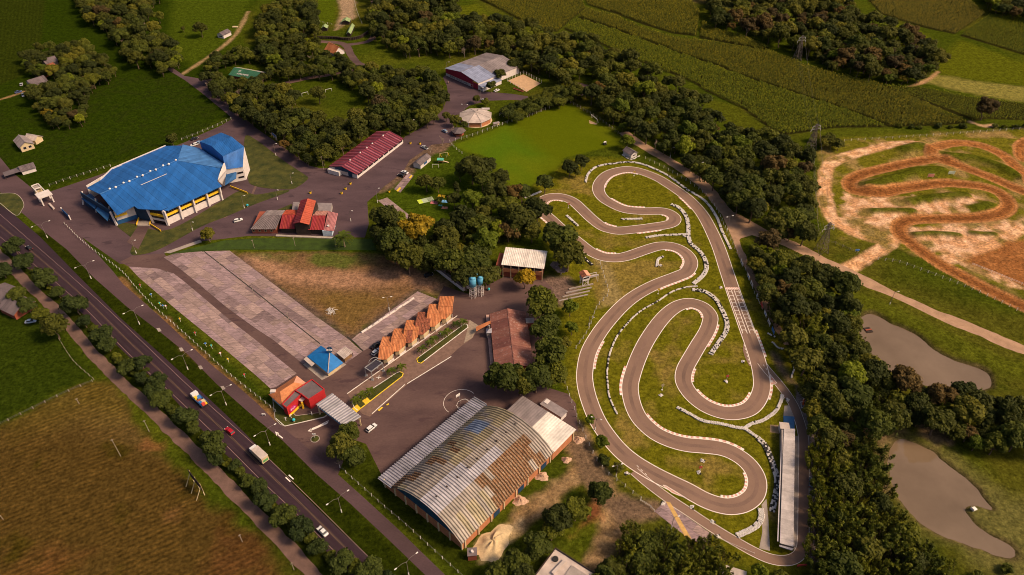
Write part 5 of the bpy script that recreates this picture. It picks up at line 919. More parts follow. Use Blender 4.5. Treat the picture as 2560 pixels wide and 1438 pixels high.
gr = empty('green_roof_house', P(612, 205), math.radians(-22), 'house with dark green roof lettered in white among trees', 'house'); MB().box(-11, 9, 0, 11, 0, 3.2).build('wall', DBRICK, gr)
panels(gr, (-11.6, -.8, 3.2), (9.6, -.8, 3.2), (9.6, 6, 5.8), (-11.6, 6, 5.8), 8, [rib_mat('green_sheet', (.035, .12, .065))], .05, 2); panels(gr, (9.6, 12, 3.2), (-11.6, 12, 3.2), (-11.6, 6, 5.8), (9.6, 6, 5.8), 8, [rib_mat('lime_sheet', (.24, .27, .045)), rib_mat('bare_sheet', (.40, .36, .33))], .05, 2)
sl_ = math.atan2(2.6, 6.8); letters(gr, 'TE', 2.0, WHITE, (-5.5, 3.5, 5.08), (sl_, 0, 0)); letters(gr, 'APRUMITE', 2.0, WHITE, (-1.5, 1.3, 4.26), (sl_, 0, 0))
for nme, lab_, A, B_, dp, wh_, rh_, rf, wl_ in (('farm_barn', 'low dark barn with red tiled roof among the farm trees', (112,195), (150,180), 9, 3, 5.5, OLDTILE, DBRICK), ('old_farmhouse', 'old farmhouse with grey roof and pink porch beside the drive', (84,224), (122,212), 8, 3, 5, DARKROOF, PALEROOF[1]), ('tool_shed', 'small shed with orange edged roof at the edge of the meadow', (205,212), (226,207), 6, 2.4, 3.6, OLDTILE, DWOOD), ('upper_farm_shed', 'grey roofed shed behind the low red barn', (120,170), (148,162), 8, 3, 5, DARKROOF, GREYM),
    ('roadside_house', 'dark grey roofed house under trees beside the footpath', (5,782), (42,800), 9, 3, 5, DARKROOF, DBRICK), ('roadside_shed', 'dark flat pitched shed at the left edge behind roadside trees', (-30,752), (10,768), 9, 2.8, 4.2, DARKROOF, DWOOD),
    ('tiled_lodge', 'lodge with steep orange tiled roof at the park road junction', (814,131), (838,142), 8, 2.4, 6, ORTILE, WHITE)):
    gable(nme, lab_, nme.split('_')[-1] if nme != 'tiled_lodge' else 'house', A, B_, dp, wh_, rh_, 'u', .5, wl_, rf, 6)
GSH = [rib_mat('pale_green_sheet', (.26, .34, .15))]
for lab_, A, B_, dp in (('long pale green stable roof beside the horse ring fence', (868,92), (877,92), 17), ('pale green roofed stable block at the end of the ring', (856,62), (874,62), 6), ('small pale green roofed hut on the ring lawn', (805,78), (818,78), 5)): gable('stable', lab_, 'stable', A, B_, dp, 2.4, 3.6, 'v', .4, DWOOD, GSH, 5)
A, B_ = (1345,1445), (1388,1384); o, ang, L = frame(A, B_); r = empty('flat_house', P(1388, 1392), math.radians(-36), 'flat pale roofed white house with raised duct at the end of the dirt yard', 'house'); MB().box(0, 22, -16, 0, 0, 3.6).build('wall', WHITE, r); MB().box(-.3, 22.3, -16.3, .3, 3.6, 3.8).build('roof_slab', PALEROOF[1], r); MB().bar((3.5, -7, 4.2), (4.2, -1.5, 4.2), .9, .7).build('roof_duct', PALEROOF[0], r); mb = MB()
for a, b2 in (((-.3, .3), (22.3, .3)), ((-.3, .3), (-.3, -16.3))): mb.bar((*a, 4.0), (*b2, 4.0), .3, .5)
mb.build('parapet', DWOOD, r); MB().cyl((1.6, -2.6), .9, .9, 3.8, 4.2, 14).build('roof_tank', BLACK, r); MB().box(6.5, 22, -12, -1.5, 3.8, 4.1).build('upper_roof', GREYM, r)
r = empty('white_booth', P(1812, 1452), math.radians(-20), 'white roofed booth by the paddock road at the lower edge', 'booth'); MB().box(-2.5, 5, -3, 3, 0, 2.6).build('wall', WHITE, r); MB().box(-2.8, 5.3, -3.3, 3.3, 2.6, 2.8).build('roof', PALEROOF[0], r)
r = empty('brick_transformer', P(1181, 1392), math.radians(5), 'small brick cabin with flat roof at the corner of the vaulted hangar', 'cabin'); MB().box(-1.3, 1.3, -1.2, 1.2, 0, 2.6).build('wall', DBRICK, r); MB().box(-1.45, 1.45, -1.35, 1.35, 2.6, 2.75).build('roof_slab', DARKROOF[0], r); MB().cyl((0, 0), .5, .4, 2.75, 3.3, 10).build('roof_tank', WHITE, r)
# ------------------------------------------------------------------ foliage prototypes
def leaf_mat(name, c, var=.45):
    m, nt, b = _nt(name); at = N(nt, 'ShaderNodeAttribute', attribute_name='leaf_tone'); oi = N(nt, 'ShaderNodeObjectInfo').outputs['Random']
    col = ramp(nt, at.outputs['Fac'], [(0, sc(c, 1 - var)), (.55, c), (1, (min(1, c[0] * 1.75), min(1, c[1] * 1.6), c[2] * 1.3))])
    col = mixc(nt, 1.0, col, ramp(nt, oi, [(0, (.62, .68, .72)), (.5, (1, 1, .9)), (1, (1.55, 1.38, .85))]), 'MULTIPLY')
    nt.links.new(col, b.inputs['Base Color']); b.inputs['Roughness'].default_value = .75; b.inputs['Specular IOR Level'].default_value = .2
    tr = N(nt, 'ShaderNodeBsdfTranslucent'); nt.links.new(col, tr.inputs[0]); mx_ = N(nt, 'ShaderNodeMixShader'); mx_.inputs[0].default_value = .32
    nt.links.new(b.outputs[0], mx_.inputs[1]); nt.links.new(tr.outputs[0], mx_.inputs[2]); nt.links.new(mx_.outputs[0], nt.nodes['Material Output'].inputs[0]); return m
LM = {'dark': leaf_mat('leaf_dark', (.046, .054, .008)), 'mid': leaf_mat('leaf_mid', (.070, .083, .010)), 'olive': leaf_mat('leaf_olive', (.090, .092, .012)), 'yellow': leaf_mat('leaf_yellow', (.22, .155, .010)),
      'bright': leaf_mat('leaf_bright', (.115, .145, .009)), 'brown': leaf_mat('leaf_brown', (.092, .062, .022)), 'road': leaf_mat('leaf_roadside', (.040, .056, .012)), 'bamboo': leaf_mat('leaf_bamboo', (.078, .092, .010)), 'palm': leaf_mat('leaf_palm', (.085, .115, .012)), 'corn': leaf_mat('leaf_corn', (.160, .190, .014))}
BARK = mat('bark', (.13, .085, .060), .95, .3, 1.0); BAREB = mat('bare_branch', (.27, .20, .16), .95, .2, 1.0)
def leaves_mesh(name, cen, nrm, size, tone, m, asp=1.0, extra=None):
    """one mesh of many small leaf quads"""
    n = len(cen); r = np.random.default_rng(len(name) * 7 + n); t = r.normal(size=(n, 3)); t -= nrm * (t * nrm).sum(1)[:, None]; t /= np.linalg.norm(t, axis=1)[:, None] + 1e-9; b = np.cross(nrm, t)
    s = (size * r.uniform(.65, 1.35, n))[:, None]; q = np.stack([cen - t * s - b * s * asp, cen + t * s - b * s * asp, cen + t * s + b * s * asp, cen - t * s + b * s * asp], 1).reshape(-1, 3)
    me = bpy.data.meshes.new(name); me.vertices.add(4 * n); me.vertices.foreach_set('co', q.ravel()); me.loops.add(4 * n); me.loops.foreach_set('vertex_index', np.arange(4 * n, dtype=np.int32)); me.polygons.add(n); me.polygons.foreach_set('loop_start', np.arange(n, dtype=np.int32) * 4)
    me.update(calc_edges=True); a = me.attributes.new('leaf_tone', 'FLOAT', 'POINT'); a.data.foreach_set('value', np.repeat(np.clip(tone, 0, 1), 4)); me.materials.append(m); return me
def crown(seed, m, n=1700, style='round', size=.062):
    r = np.random.default_rng(seed); k = {'round': 22, 'lumpy': 34, 'umbrella': 26, 'tall': 28, 'cone': 20, 'bush': 12}[style]; u = r.normal(size=(k, 3)); u /= np.linalg.norm(u, axis=1)[:, None]
    sx = {'round': (1, 1, .80), 'lumpy': (1, 1, .85), 'umbrella': (1.05, 1.05, .42), 'tall': (.75, .75, 1.25), 'cone': (.55, .55, 1.5), 'bush': (1, 1, .65)}[style]
    u[:, 2] = np.where(u[:, 2] < -.35, -u[:, 2] * .6, u[:, 2]); L = u * r.uniform(.45, .80, (k, 1)) * np.array(sx); lr = r.uniform(.18, .42, k) * (1 if style != 'lumpy' else .85)
    if style == 'cone': L[:, :2] *= np.clip(1 - (L[:, 2:3] + 1) / 2.4, .08, 1); lr *= np.clip(1.1 - (L[:, 2] + 1) / 2.3, .35, 1)
    w = lr ** 2; i = r.choice(k, n, p=w / w.sum()); d = r.normal(size=(n, 3)); d /= np.linalg.norm(d, axis=1)[:, None]; d[:, 2] = np.where(d[:, 2] < -.3, np.abs(d[:, 2]), d[:, 2])
    rad = np.where(r.random(n) < .78, r.uniform(.85, 1.10, n), r.uniform(.4, .9, n)) * np.where(r.random(n) < .07, r.uniform(1.1, 1.45, n), 1); c = L[i] + d * (lr[i] * rad)[:, None] * np.array([1, 1, .85]); nn = d * .9 + r.normal(size=(n, 3)) * .45 + np.array([0, 0, .35]); nn /= np.linalg.norm(nn, axis=1)[:, None]
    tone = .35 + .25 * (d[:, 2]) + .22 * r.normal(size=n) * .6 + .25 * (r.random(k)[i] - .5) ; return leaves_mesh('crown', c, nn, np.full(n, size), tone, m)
def trunk_mesh(seed, h, lean=.06, limbs=5, m=None, top=1.0, r0=.045):
    r = random.Random(seed); mb = MB(); pts_ = [(0, 0, -.1), (r.uniform(-lean, lean), r.uniform(-lean, lean), h * .5), (r.uniform(-lean, lean) * 2, r.uniform(-lean, lean) * 2, h)]; mb.tube(pts_, [r0 * 1.5, r0, r0 * .8], 7); t = Vector(pts_[2])
    for k in range(limbs):
        a = 2 * math.pi * (k + r.random() * .6) / limbs; e = t + Vector((math.cos(a) * .5, math.sin(a) * .5, r.uniform(.25, .6) * top)); mb.tube([t - Vector((0, 0, .08)), (t + e) / 2 + Vector((0, 0, .08)), e], [r0 * .7, r0 * .5, r0 * .2], 5)
    return mb.mesh('trunk', m or BARK)
def bare_tree(seed):
    r = random.Random(seed); mb = MB()
    def grow(p, d, l, w, lv):
        e = p + d * l; mb.tube([p, (p + e) / 2 + Vector((r.uniform(-1, 1), r.uniform(-1, 1), 0)) * l * .08, e], [w, w * .8, w * .55], 4 if lv else 6)
        if lv < 4:
            for k in range(3 if lv else 5): q = Vector((r.uniform(-1, 1), r.uniform(-1, 1), r.uniform(.1, 1))).normalized(); grow(e - d * l * .12 * k, (d * .7 + q * .8).normalized(), l * r.uniform(.55, .75), w * .55, lv + 1)
    grow(Vector((0, 0, -.1)), Vector((0, 0, 1)), .62, .05, 0); return mb.mesh('branches', BAREB)
PROTO = {}
def proto(key, crown_me, trunk_me, base): PROTO.setdefault(key, []).append((crown_me, trunk_me, base))
# meshes in units of the crown radius; 'base' = height of the crown centre above ground
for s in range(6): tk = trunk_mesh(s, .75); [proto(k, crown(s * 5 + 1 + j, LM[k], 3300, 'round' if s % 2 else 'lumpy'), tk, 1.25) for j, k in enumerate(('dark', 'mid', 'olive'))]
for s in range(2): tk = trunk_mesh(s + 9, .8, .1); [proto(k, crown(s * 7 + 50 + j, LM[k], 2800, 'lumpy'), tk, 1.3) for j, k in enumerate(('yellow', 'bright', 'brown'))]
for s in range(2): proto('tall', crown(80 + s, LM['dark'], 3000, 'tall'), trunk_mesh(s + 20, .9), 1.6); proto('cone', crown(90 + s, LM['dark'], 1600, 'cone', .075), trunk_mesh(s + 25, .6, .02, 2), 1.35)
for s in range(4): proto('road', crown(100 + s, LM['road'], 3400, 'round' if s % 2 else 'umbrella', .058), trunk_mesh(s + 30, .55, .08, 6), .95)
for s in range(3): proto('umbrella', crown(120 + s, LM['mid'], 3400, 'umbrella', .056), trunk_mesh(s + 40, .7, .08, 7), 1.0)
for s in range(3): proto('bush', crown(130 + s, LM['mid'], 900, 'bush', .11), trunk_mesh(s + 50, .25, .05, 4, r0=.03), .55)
def bamboo(seed):
    r = np.random.default_rng(seed); C, Nn, T = [], [], []; mb = MB()
    for k in range(30):
        a, rr = r.uniform(0, 6.28), math.sqrt(r.random()) * .8; x, y = rr * math.cos(a), rr * math.sin(a); h = r.uniform(1.5, 2.3) * (1 - .25 * rr); la = a + r.uniform(-.7, .7); tip = np.array([x + math.cos(la) * .35, y + math.sin(la) * .35, h]); mb.tube([(x * .5, y * .5, -.05), (x * .9, y * .9, h * .6), tuple(tip)], [.018, .014, .005], 4)
        n = 60; t = r.random(n) ** .6; p = np.array([x * .95, y * .95, h * .45]) + (tip - np.array([x * .95, y * .95, h * .45])) * t[:, None] + r.normal(size=(n, 3)) * np.array([.085, .085, .06]) * (1.25 - .7 * t)[:, None]; C.append(p); q = r.normal(size=(n, 3)) * .6 + np.array([math.cos(la), math.sin(la), .7]); Nn.append(q / np.linalg.norm(q, axis=1)[:, None]); T.append(.15 + .6 * t + .12 * r.normal(size=n))
    C, Nn, T = np.vstack(C), np.vstack(Nn), np.hstack(T); return leaves_mesh('crown', C - np.array([0, 0, 1.3]), Nn, np.full(len(C), .06), T, LM['bamboo'], .55), mb.mesh('culms', BARK)
for s in range(3): a, b2 = bamboo(s + 1); proto('bamboo', a, b2, 1.3)
for s in range(3): proto('bare', None, bare_tree(s + 3), 1.2)
def palm(seed, nf=15):
    r = random.Random(seed); mb = MB(); C, Nn, T = [], [], []
    for k in range(nf):
        a = 2 * math.pi * k / nf + r.uniform(-.2, .2); up = r.uniform(.1, .75); 
        for j in range(12):
            t = (j + .5) / 12; rad = t * .95; zz = up * t * 1.1 - .95 * t * t
            for sd_ in (-1, 1):
                C.append((rad * math.cos(a) - sd_ * math.sin(a) * .085 * (1.1 - t), rad * math.sin(a) + sd_ * math.cos(a) * .085 * (1.1 - t), zz)); q = Vector((-.3 * math.cos(a), -.3 * math.sin(a), 1)).normalized(); Nn.append(tuple(q)); T.append(.35 + .4 * t + r.uniform(-.15, .15))
    return leaves_mesh('crown', np.array(C), np.array(Nn), np.full(len(C), .075), np.array(T), LM['palm'], .8)
for s in range(2): proto('palm', palm(s), MB().tube([(0, 0, -.05), (.03, 0, .6), (0, .02, 1.25)], [.085, .06, .05], 8).mesh('trunk', mat('palm_bark', (.26, .19, .14), .95)), 1.25)

# ------------------------------------------------------------------ where the trees stand
TREES = []   # (x, y, radius, kind, label, group)
def tree_at(px, py, r, kind, label, group=None):
    base = PROTO[kind][0][2] * r; p = P(px, py, base); TREES.append((p.x, p.y, r, kind, label, group, 1))
EXCL = [(1180,185,24),(1310,208,15),(1190,300,13),(1147,330,7),(1460,222,9),(612,190,17),(735,550,24),(830,130,8),(868,75,12),(130,175,8),(100,218,10),(215,210,6),(1300,655,15),(1573,390,8),(1183,725,5),(1400,685,5),(1275,850,17),(30,770,9),(1990,110,4),(1395,105,5)]
EX = [(P(a, b2).x, P(a, b2).y, c) for a, b2, c in EXCL]
def wood(poly, r0, r1, kinds, label, group, sp=1.35, n=4000, zc=6):
    q = np.array([[P(x, y, zc).x, P(x, y, zc).y] for x, y in poly]); lo, hi = q.min(0), q.max(0); c = rng.uniform(lo, hi, (n, 2)); c = c[inside(c, q)]; got = []
    ks = list(kinds); ws = np.array([kinds[k] for k in ks], float); ws /= ws.sum()
    for x, y in c:
        r = rng.uniform(r0, r1)
        if any((x - a) ** 2 + (y - b2) ** 2 < (e + r * .5) ** 2 for a, b2, e in EX) or any((x - a) ** 2 + (y - b2) ** 2 < ((r + e) * .5 * sp) ** 2 for a, b2, e in got): continue
        got.append((x, y, r)); k = ks[rng.choice(len(ks), p=ws)]; TREES.append((x, y, r * (.8 if k in ('tall', 'cone') else 1), k, label[k] if isinstance(label, dict) else label, group, 0))
def lab3(place): return {k: f'{c} tree {place}' for k, c in (('dark', 'dense dark green'), ('mid', 'mid green leafy'), ('olive', 'olive green'), ('yellow', 'yellow leaved'), ('bright', 'bright lime green'), ('brown', 'brownish thin'), ('tall', 'tall narrow dark'), ('cone', 'dark conical'), ('bare', 'bare grey branched'), ('umbrella', 'broad flat crowned'), ('bamboo', 'feathery clump of bamboo, like a'), ('bush', 'low bushy'), ('road', 'fine leaved'))}
MIXL = {'dark': 6, 'mid': 4, 'olive': 1.2, 'tall': 1.4, 'brown': .3, 'bright': .3, 'bare': .2}
MIX = {'dark': 5, 'mid': 3, 'olive': 3, 'brown': .6, 'bright': .8, 'tall': 1.0, 'bare': .35, 'yellow': .08}
for (px, py, r) in ((37,617,4.6),(60,654,5.2),(110,697,4.4),(144,730,4.2),(190,764,4.2),(210,804,3.6),(254,836,4.4),(268,862,3.8),(320,917,3.8),(354,908,4.0),(352,947,3.6),(392,951,4.2),(387,976,3.6),(404,997,3.8),(467,1042,3.8),(481,1070,3.8),(531,1112,5.4),(541,1142,3.6),(588,1165,2.4),(621,1202,3.2),(647,1215,2.6),(663,1252,3.6),(707,1290,3.4),(750,1322,5.0),(794,1369,3.6),(854,1405,3.8),(924,1424,4.0),(965,1450,3.4)): tree_at(px, py, r * rnd.uniform(.78, 1.2), 'road', 'fine leaved tree in the row between highway and footpath', 'trees in the highway row')
for (px, py) in ((85,676),(128,715),(165,748),(228,820),(240,825),(290,890),(300,900),(425,1020),(440,1026),(500,1090),(515,1096),(570,1155),(600,1185),(635,1225),(680,1268),(690,1280),(725,1305),(775,1350),(825,1390),(890,1415),(370,930),(335,930)): tree_at(px + rnd.uniform(-5, 5), py + rnd.uniform(-4, 4), rnd.uniform(1.3, 2.6), 'bush', 'low bush filling a gap in the highway tree row', 'bushes in the highway row')
for (px, py, r, k) in ((5,677,4.2,'road'),(42,737,4.0,'mid'),(67,764,4.0,'road'),(100,787,3.4,'mid'),(132,816,5.4,'dark')): tree_at(px, py, r, k, 'dark tree beside the roadside houses and footpath', 'trees by the roadside houses')
PARK = lab3('in the park grove between playground and brick clubhouse')
for (px, py, r, k) in ((960,545,6.0,'dark'),(1042,572,6.8,'yellow'),(985,605,6.5,'mid'),(1020,645,6.5,'dark'),(1085,640,5.5,'mid'),(1120,590,5,'olive'),(1160,545,5.5,'dark'),(1195,560,5,'mid'),(1215,600,5.5,'bright'),(1130,660,6.5,'mid'),(1185,650,6.5,'mid'),(1215,690,5.0,'olive'),(1165,690,5.5,'dark'),(1180,500,5,'bright'),(1240,480,5.5,'dark'),(1275,520,5.5,'mid'),(1180,420,6.5,'dark'),(1215,415,5,'dark'),(1205,450,4.6,'mid'),(1250,445,4.5,'dark'),(1140,470,3.6,'cone'),(1300,550,6.5,'dark'),(1345,525,6.0,'dark'),(1330,580,4,'olive'),(1270,575,4.5,'brown'),(1135,500,3.5,'dark'),(1100,500,2.2,'bush'),(1065,455,4.0,'olive'),(1095,460,3.6,'mid'),(1150,435,3.0,'bright'),(1305,480,4.5,'mid'),(1190,595,4.0,'bare'),(1115,620,5,'dark'),(1245,560,3.5,'umbrella')): tree_at(px, py, r * 1.18, k, PARK[k], 'trees of the park grove')
wood([(935,560),(990,530),(1060,590),(1130,560),(1200,520),(1260,470),(1330,500),(1340,560),(1290,600),(1240,620),(1240,690),(1170,690),(1090,670),(1010,660),(950,610)], 3.2, 5.6, MIXL, PARK, 'trees of the park grove', 1.35, 1500)
CLUB = lab3('beside the brown roofed hall and clubhouse')
for (px, py, r, k) in ((1350,755,8.6,'umbrella'),(1365,815,7.2,'umbrella'),(1375,880,6.5,'mid'),(1385,930,6.0,'umbrella'),(1340,945,6.2,'mid'),(1265,935,7.2,'mid'),(1300,955,5.5,'dark'),(1225,950,3.0,'bright'),(1405,600,8.5,'mid'),(1420,640,7.0,'dark'),(1385,585,6.0,'mid'),(1312,695,4.6,'yellow'),(1425,770,3.5,'bright'),(1430,820,3.0,'bright'),(1410,860,3.0,'olive')): tree_at(px, py, r, k, CLUB[k], 'trees round the hall and clubhouse')
for (px, py, r, k, l) in ((1362,457,5.0,'mid','round green shrub tree at the corner of the sports field'),(1425,420,4.2,'dark','dark shrubby tree behind the kart hairpin'),(1455,405,4.0,'dark','dark shrubby tree nearer the hairpin tyre wall'),(1440,430,2.6,'dark','low dark bush beside the kart hairpin'),(1568,352,4.2,'bright','lime green tree behind the white timing hut'),
    (2465,268,6.5,'brown','lone brownish tree standing in the young cornfield'),(500,70,5.5,'dark','lone dark round tree in the far pasture'),(458,72,2.2,'dark','low dark bush beside the lone pasture tree'),(395,40,4.5,'mid','round tree at the edge of the far wood'),(795,235,5.2,'dark','round tree standing alone on the park lawn'),(740,270,4.0,'bare','bare grey tree at the edge of the park lawn'),(803,285,1.6,'bush','small dark bush on the park lawn'),
    (430,350,3.6,'dark','dark bush beside the lane behind the arena'),(519,585,3.6,'olive','round olive bush at the kerb below the arena lawn'),(118,285,3.2,'yellow','yellowish bush at the foot of the farm trees'),(857,590,5.0,'palm','shaggy palm at the corner of the restaurant lawn'),(1013,118,6.0,'bare','pale bare tree by the park road'),(1085,95,6.0,'bare','pale bare tree at the edge of the wood'),(520,205,5.0,'bare','leafless tree on the traffic island by the lane'),(545,190,3.6,'olive','olive tree on the traffic island'),
    (1115,290,3.0,'olive','small round tree beside the octagonal pavilion road'),(1140,300,3.6,'olive','olive tree touching the octagonal pavilion'),(1160,312,2.4,'mid','green bush against the pavilion wall'),(1105,345,4.0,'bare','bare twiggy tree by the gravel edge'),(1075,365,3.8,'bare','bare twiggy shrub tree next to parked pickup'),(1130,320,3.5,'bare','bare pinkish tree behind the hexagonal hut'),(1190,247,2.6,'dark','dark bush at the barn lane corner'),(1215,255,2.6,'mid','green bush beside the barn lane'),(1228,215,3.6,'dark','dark tree against the barn lean-to'),(1250,185,4.2,'dark','dark tree at the back corner of the barn'),
    (855,1115,5.2,'olive','leafy tree beside the gate canopy and highway'),(872,1080,3.6,'mid','tree crown touching the gate canopy'),(880,1140,4.2,'mid','green tree between gate canopy and hangar yard'),(845,1150,3.0,'bare','thin bare tree below the gate canopy'),(1500,1232,4.0,'mid','round tree by the dirt yard corner'),(1440,1278,4.4,'mid','dark green tree on the bank behind the hangar'),(1395,1300,4.4,'dark','tree on the grass behind the hangar'),(1380,1330,3.6,'mid','lower tree on the grass behind the hangar'),(1340,1365,4.2,'mid','tree near the flat roofed house'),(1290,1405,4.2,'mid','tree at the sand heap behind the hangar'),(1240,1435,3.6,'mid','tree beside the service road end'),(1310,1440,4,'dark','dark tree beside the flat roofed house wall'),
    (1505,1105,2.6,'bright','lime sapling on the kart fence'),(1475,1050,2.0,'bright','small lime bush on the kart fence bank'),(1512,1150,2.2,'bush','pale bush below the kart fence lamp'),(1545,1170,2.0,'olive','small olive bush on the kart bank'),(1900,1435,3.0,'bright','lime tree at the pit lane end'),(2290,905,.9,'bush','low shrub on the pond bank')): tree_at(px, py, r, k, l)
for i, (px, py) in enumerate(((1055,870),(1075,855),(1085,845),(1107,833),(1120,826),(1140,808),(1157,803),(888,998),(905,985),(925,975),(978,925),(1003,915))): tree_at(px, py, 2.1, 'palm', 'young palm on the kerbed island of the paver street', 'palms of the paver street')
wood([(180,-30),(410,-30),(360,60),(425,95),(455,145),(405,172),(330,150),(262,66),(215,40)], 3.2, 6.4, MIXL, lab3('in the far wood beside the top left meadow'), 'trees of the far left wood', 1.2)
wood([(55,135),(130,110),(200,105),(265,150),(290,180),(215,215),(205,300),(115,300),(70,235)], 2.6, 5.4, MIXL, lab3('round the old farmhouse'), 'trees round the farm', 1.25)
wood([(640,40),(700,5),(785,-10),(795,95),(790,130),(850,150),(840,180),(720,187),(640,175),(655,120)], 2.8, 6.0, {**MIXL, 'tall': 3}, lab3('in the park wood by the horse ring'), 'trees of the park wood', 1.2)
wood([(520,145),(600,115),(690,150),(660,200),(640,215),(540,245),(515,200)], 2.6, 5.0, MIXL, lab3('round the green roofed house'), 'trees round the green roofed house', 1.35)
wood([(850,150),(950,172),(1095,190),(1115,235),(1085,290),(1030,318),(930,312),(925,262),(905,215),(850,190)], 2.6, 6.2, MIXL, lab3('in the grove across the lane from the barn'), 'trees of the barn grove', 1.15)
wood([(575,250),(640,215),(735,235),(745,265),(765,300),(900,290),(920,330),(850,372),(822,385),(795,400),(760,392),(690,340),(640,295),(590,275)], 2.6, 6.6, MIXL, lab3('in the grove behind the crimson roofed hall'), 'trees of the hall grove', 1.15)
W3 = [(940,-30),(1130,-30),(1150,35),(1280,55),(1400,78),(1480,108),(1560,138),(1620,172),(1720,218),(1765,250),(1800,300),(1900,338),(1955,362),(2000,358),(2030,400),(2022,500),(2010,590),(1955,578),(1900,550),(1835,500),(1785,452),(1710,395),(1630,345),(1570,320),(1505,270),(1440,228),(1370,180),(1280,168),(1220,125),(1100,125),(1000,125),(930,80)]
wood(W3, 2.8, 7.0, MIX, lab3('in the wood between kart track and cornfield'), 'trees of the middle wood', 1.12, 9000)
wood([(1260,262),(1300,255),(1380,215),(1430,205),(1450,222),(1420,245),(1350,262),(1290,285),(1265,280)], 3.2, 4.4, {'umbrella': 2, 'mid': 1}, lab3('in the row along the sports field fence'), 'trees along the sports field', 1.2)
wood([(1770,-30),(2060,-30),(2200,60),(2330,95),(2350,165),(2310,190),(2200,190),(2100,165),(1990,112),(1900,82),(1780,55)], 3.0, 7.2, {**MIX, 'olive': 6, 'brown': 3}, lab3('in the wood between the upper cornfields'), 'trees of the upper wood', 1.15, 7000)
wood([(2430,-40),(2600,-40),(2600,42),(2500,26)], 4, 6, MIX, lab3('at the far top right wood edge'), 'trees of the far right wood', 1.2)
W5 = [(1870,608),(1940,602),(2000,650),(2060,672),(2108,705),(2128,780),(2148,850),(2185,915),(2290,962),(2560,1005),(2620,1010),(2620,1130),(2470,1115),(2380,1070),(2250,1050),(2200,1085),(2180,1110),(2060,1105),(2045,1100),(2020,990),(1992,900),(1955,800),(1905,705)]
wood(W5, 2.6, 6.6, {**MIX, 'bamboo': 1.2}, lab3('in the wood between kart track and ponds'), 'trees of the pond wood', 1.1, 9000)
wood([(2050,1115),(2180,1112),(2205,1190),(2240,1290),(2300,1360),(2360,1420),(2420,1470),(2045,1480),(2045,1200)], 3.6, 5.0, {'bamboo': 8, 'mid': 2, 'dark': 1.5, 'olive': 1}, lab3('beside the pit lane fence'), 'bamboo and trees by the pit lane', 1.0, 6000)
wood([(1525,1385),(1600,1322),(1700,1352),(1775,1362),(1815,1400),(1815,1480),(1500,1480)], 3.4, 4.6, {'bamboo': 5, 'mid': 1, 'dark': 1.5}, lab3('below the paddock apron'), 'bamboo below the paddock', 1.0, 4000)
wood([(2040,330),(2080,330),(2110,355),(2060,352)], 2.4, 3.4, {'olive': 1, 'mid': 1}, lab3('beside the pylon at the corn edge'), 'trees by the field pylon', 1.2)
for px in (2250,2275,2300,2345,2380,2400,2410,2490,2510,2530,2545,2560): tree_at(px + rnd.uniform(-4, 4), 316 + rnd.uniform(-2, 2), rnd.uniform(1.5, 2.2), 'bush', 'round bush on the track verge below the cornfield', 'bushes on the field verge')
for px, py in ((1955,1438),(2440,1440),(2520,1425),(2035,420),(2045,470),(1995,500),(2020,540)): tree_at(px, py, 2.2, 'bush', 'low bush at the wood edge', 'bushes at the wood edges')

# the 300 largest trees are individuals, the rest one mass
TREES = [t for t in TREES if abs(t[0]) < 455]
dist = lambda t: math.sqrt(t[0] ** 2 + t[1] ** 2 + CAM_H ** 2)
def inview(t):
    d = Vector((t[0], t[1], 6 - CAM_H)); f = Vector((0, CP, -SP)); u_ = Vector((0, SP, CP)); k = FPX / d.dot(f); x, y = 1280 + d.x * k, 719 - d.dot(u_) * k; return -40 < x < 2600 and -40 < y < 1490
order = sorted([t for t in TREES if inview(t)], key=lambda t: -(t[6] * 10 + t[2] / dist(t) * 100)); big = {}; rest = []
LIMIT = {'palm': 40, 'bamboo': 70, 'bare': 25, 'bush': 75}; cnt = {}
NAMES = {'palm': 'palm_tree', 'bamboo': 'bamboo_clump', 'bare': 'bare_tree', 'bush': 'bush', 'cone': 'conifer_tree'}
ntree = 0
for t in order:
    k = t[3]; key = k if k in LIMIT else 'tree'; cnt[key] = cnt.get(key, 0) + 1
    if cnt[key] > LIMIT.get(key, 300): rest.append(t); continue
    cm, tm_, base = PROTO[k][ntree % len(PROTO[k])]; ntree += 1; r = t[2]; lb = t[4] if k != 'bamboo' else 'feathery bamboo clump ' + t[4].split(' tree ', 1)[-1]
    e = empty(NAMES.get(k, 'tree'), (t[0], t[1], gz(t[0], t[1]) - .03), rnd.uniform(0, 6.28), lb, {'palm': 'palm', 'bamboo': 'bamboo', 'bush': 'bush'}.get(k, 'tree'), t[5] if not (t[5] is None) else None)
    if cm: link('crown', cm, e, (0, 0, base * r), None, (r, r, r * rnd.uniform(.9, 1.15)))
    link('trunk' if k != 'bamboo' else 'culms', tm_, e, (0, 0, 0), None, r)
rest += [t for t in TREES if not inview(t)]

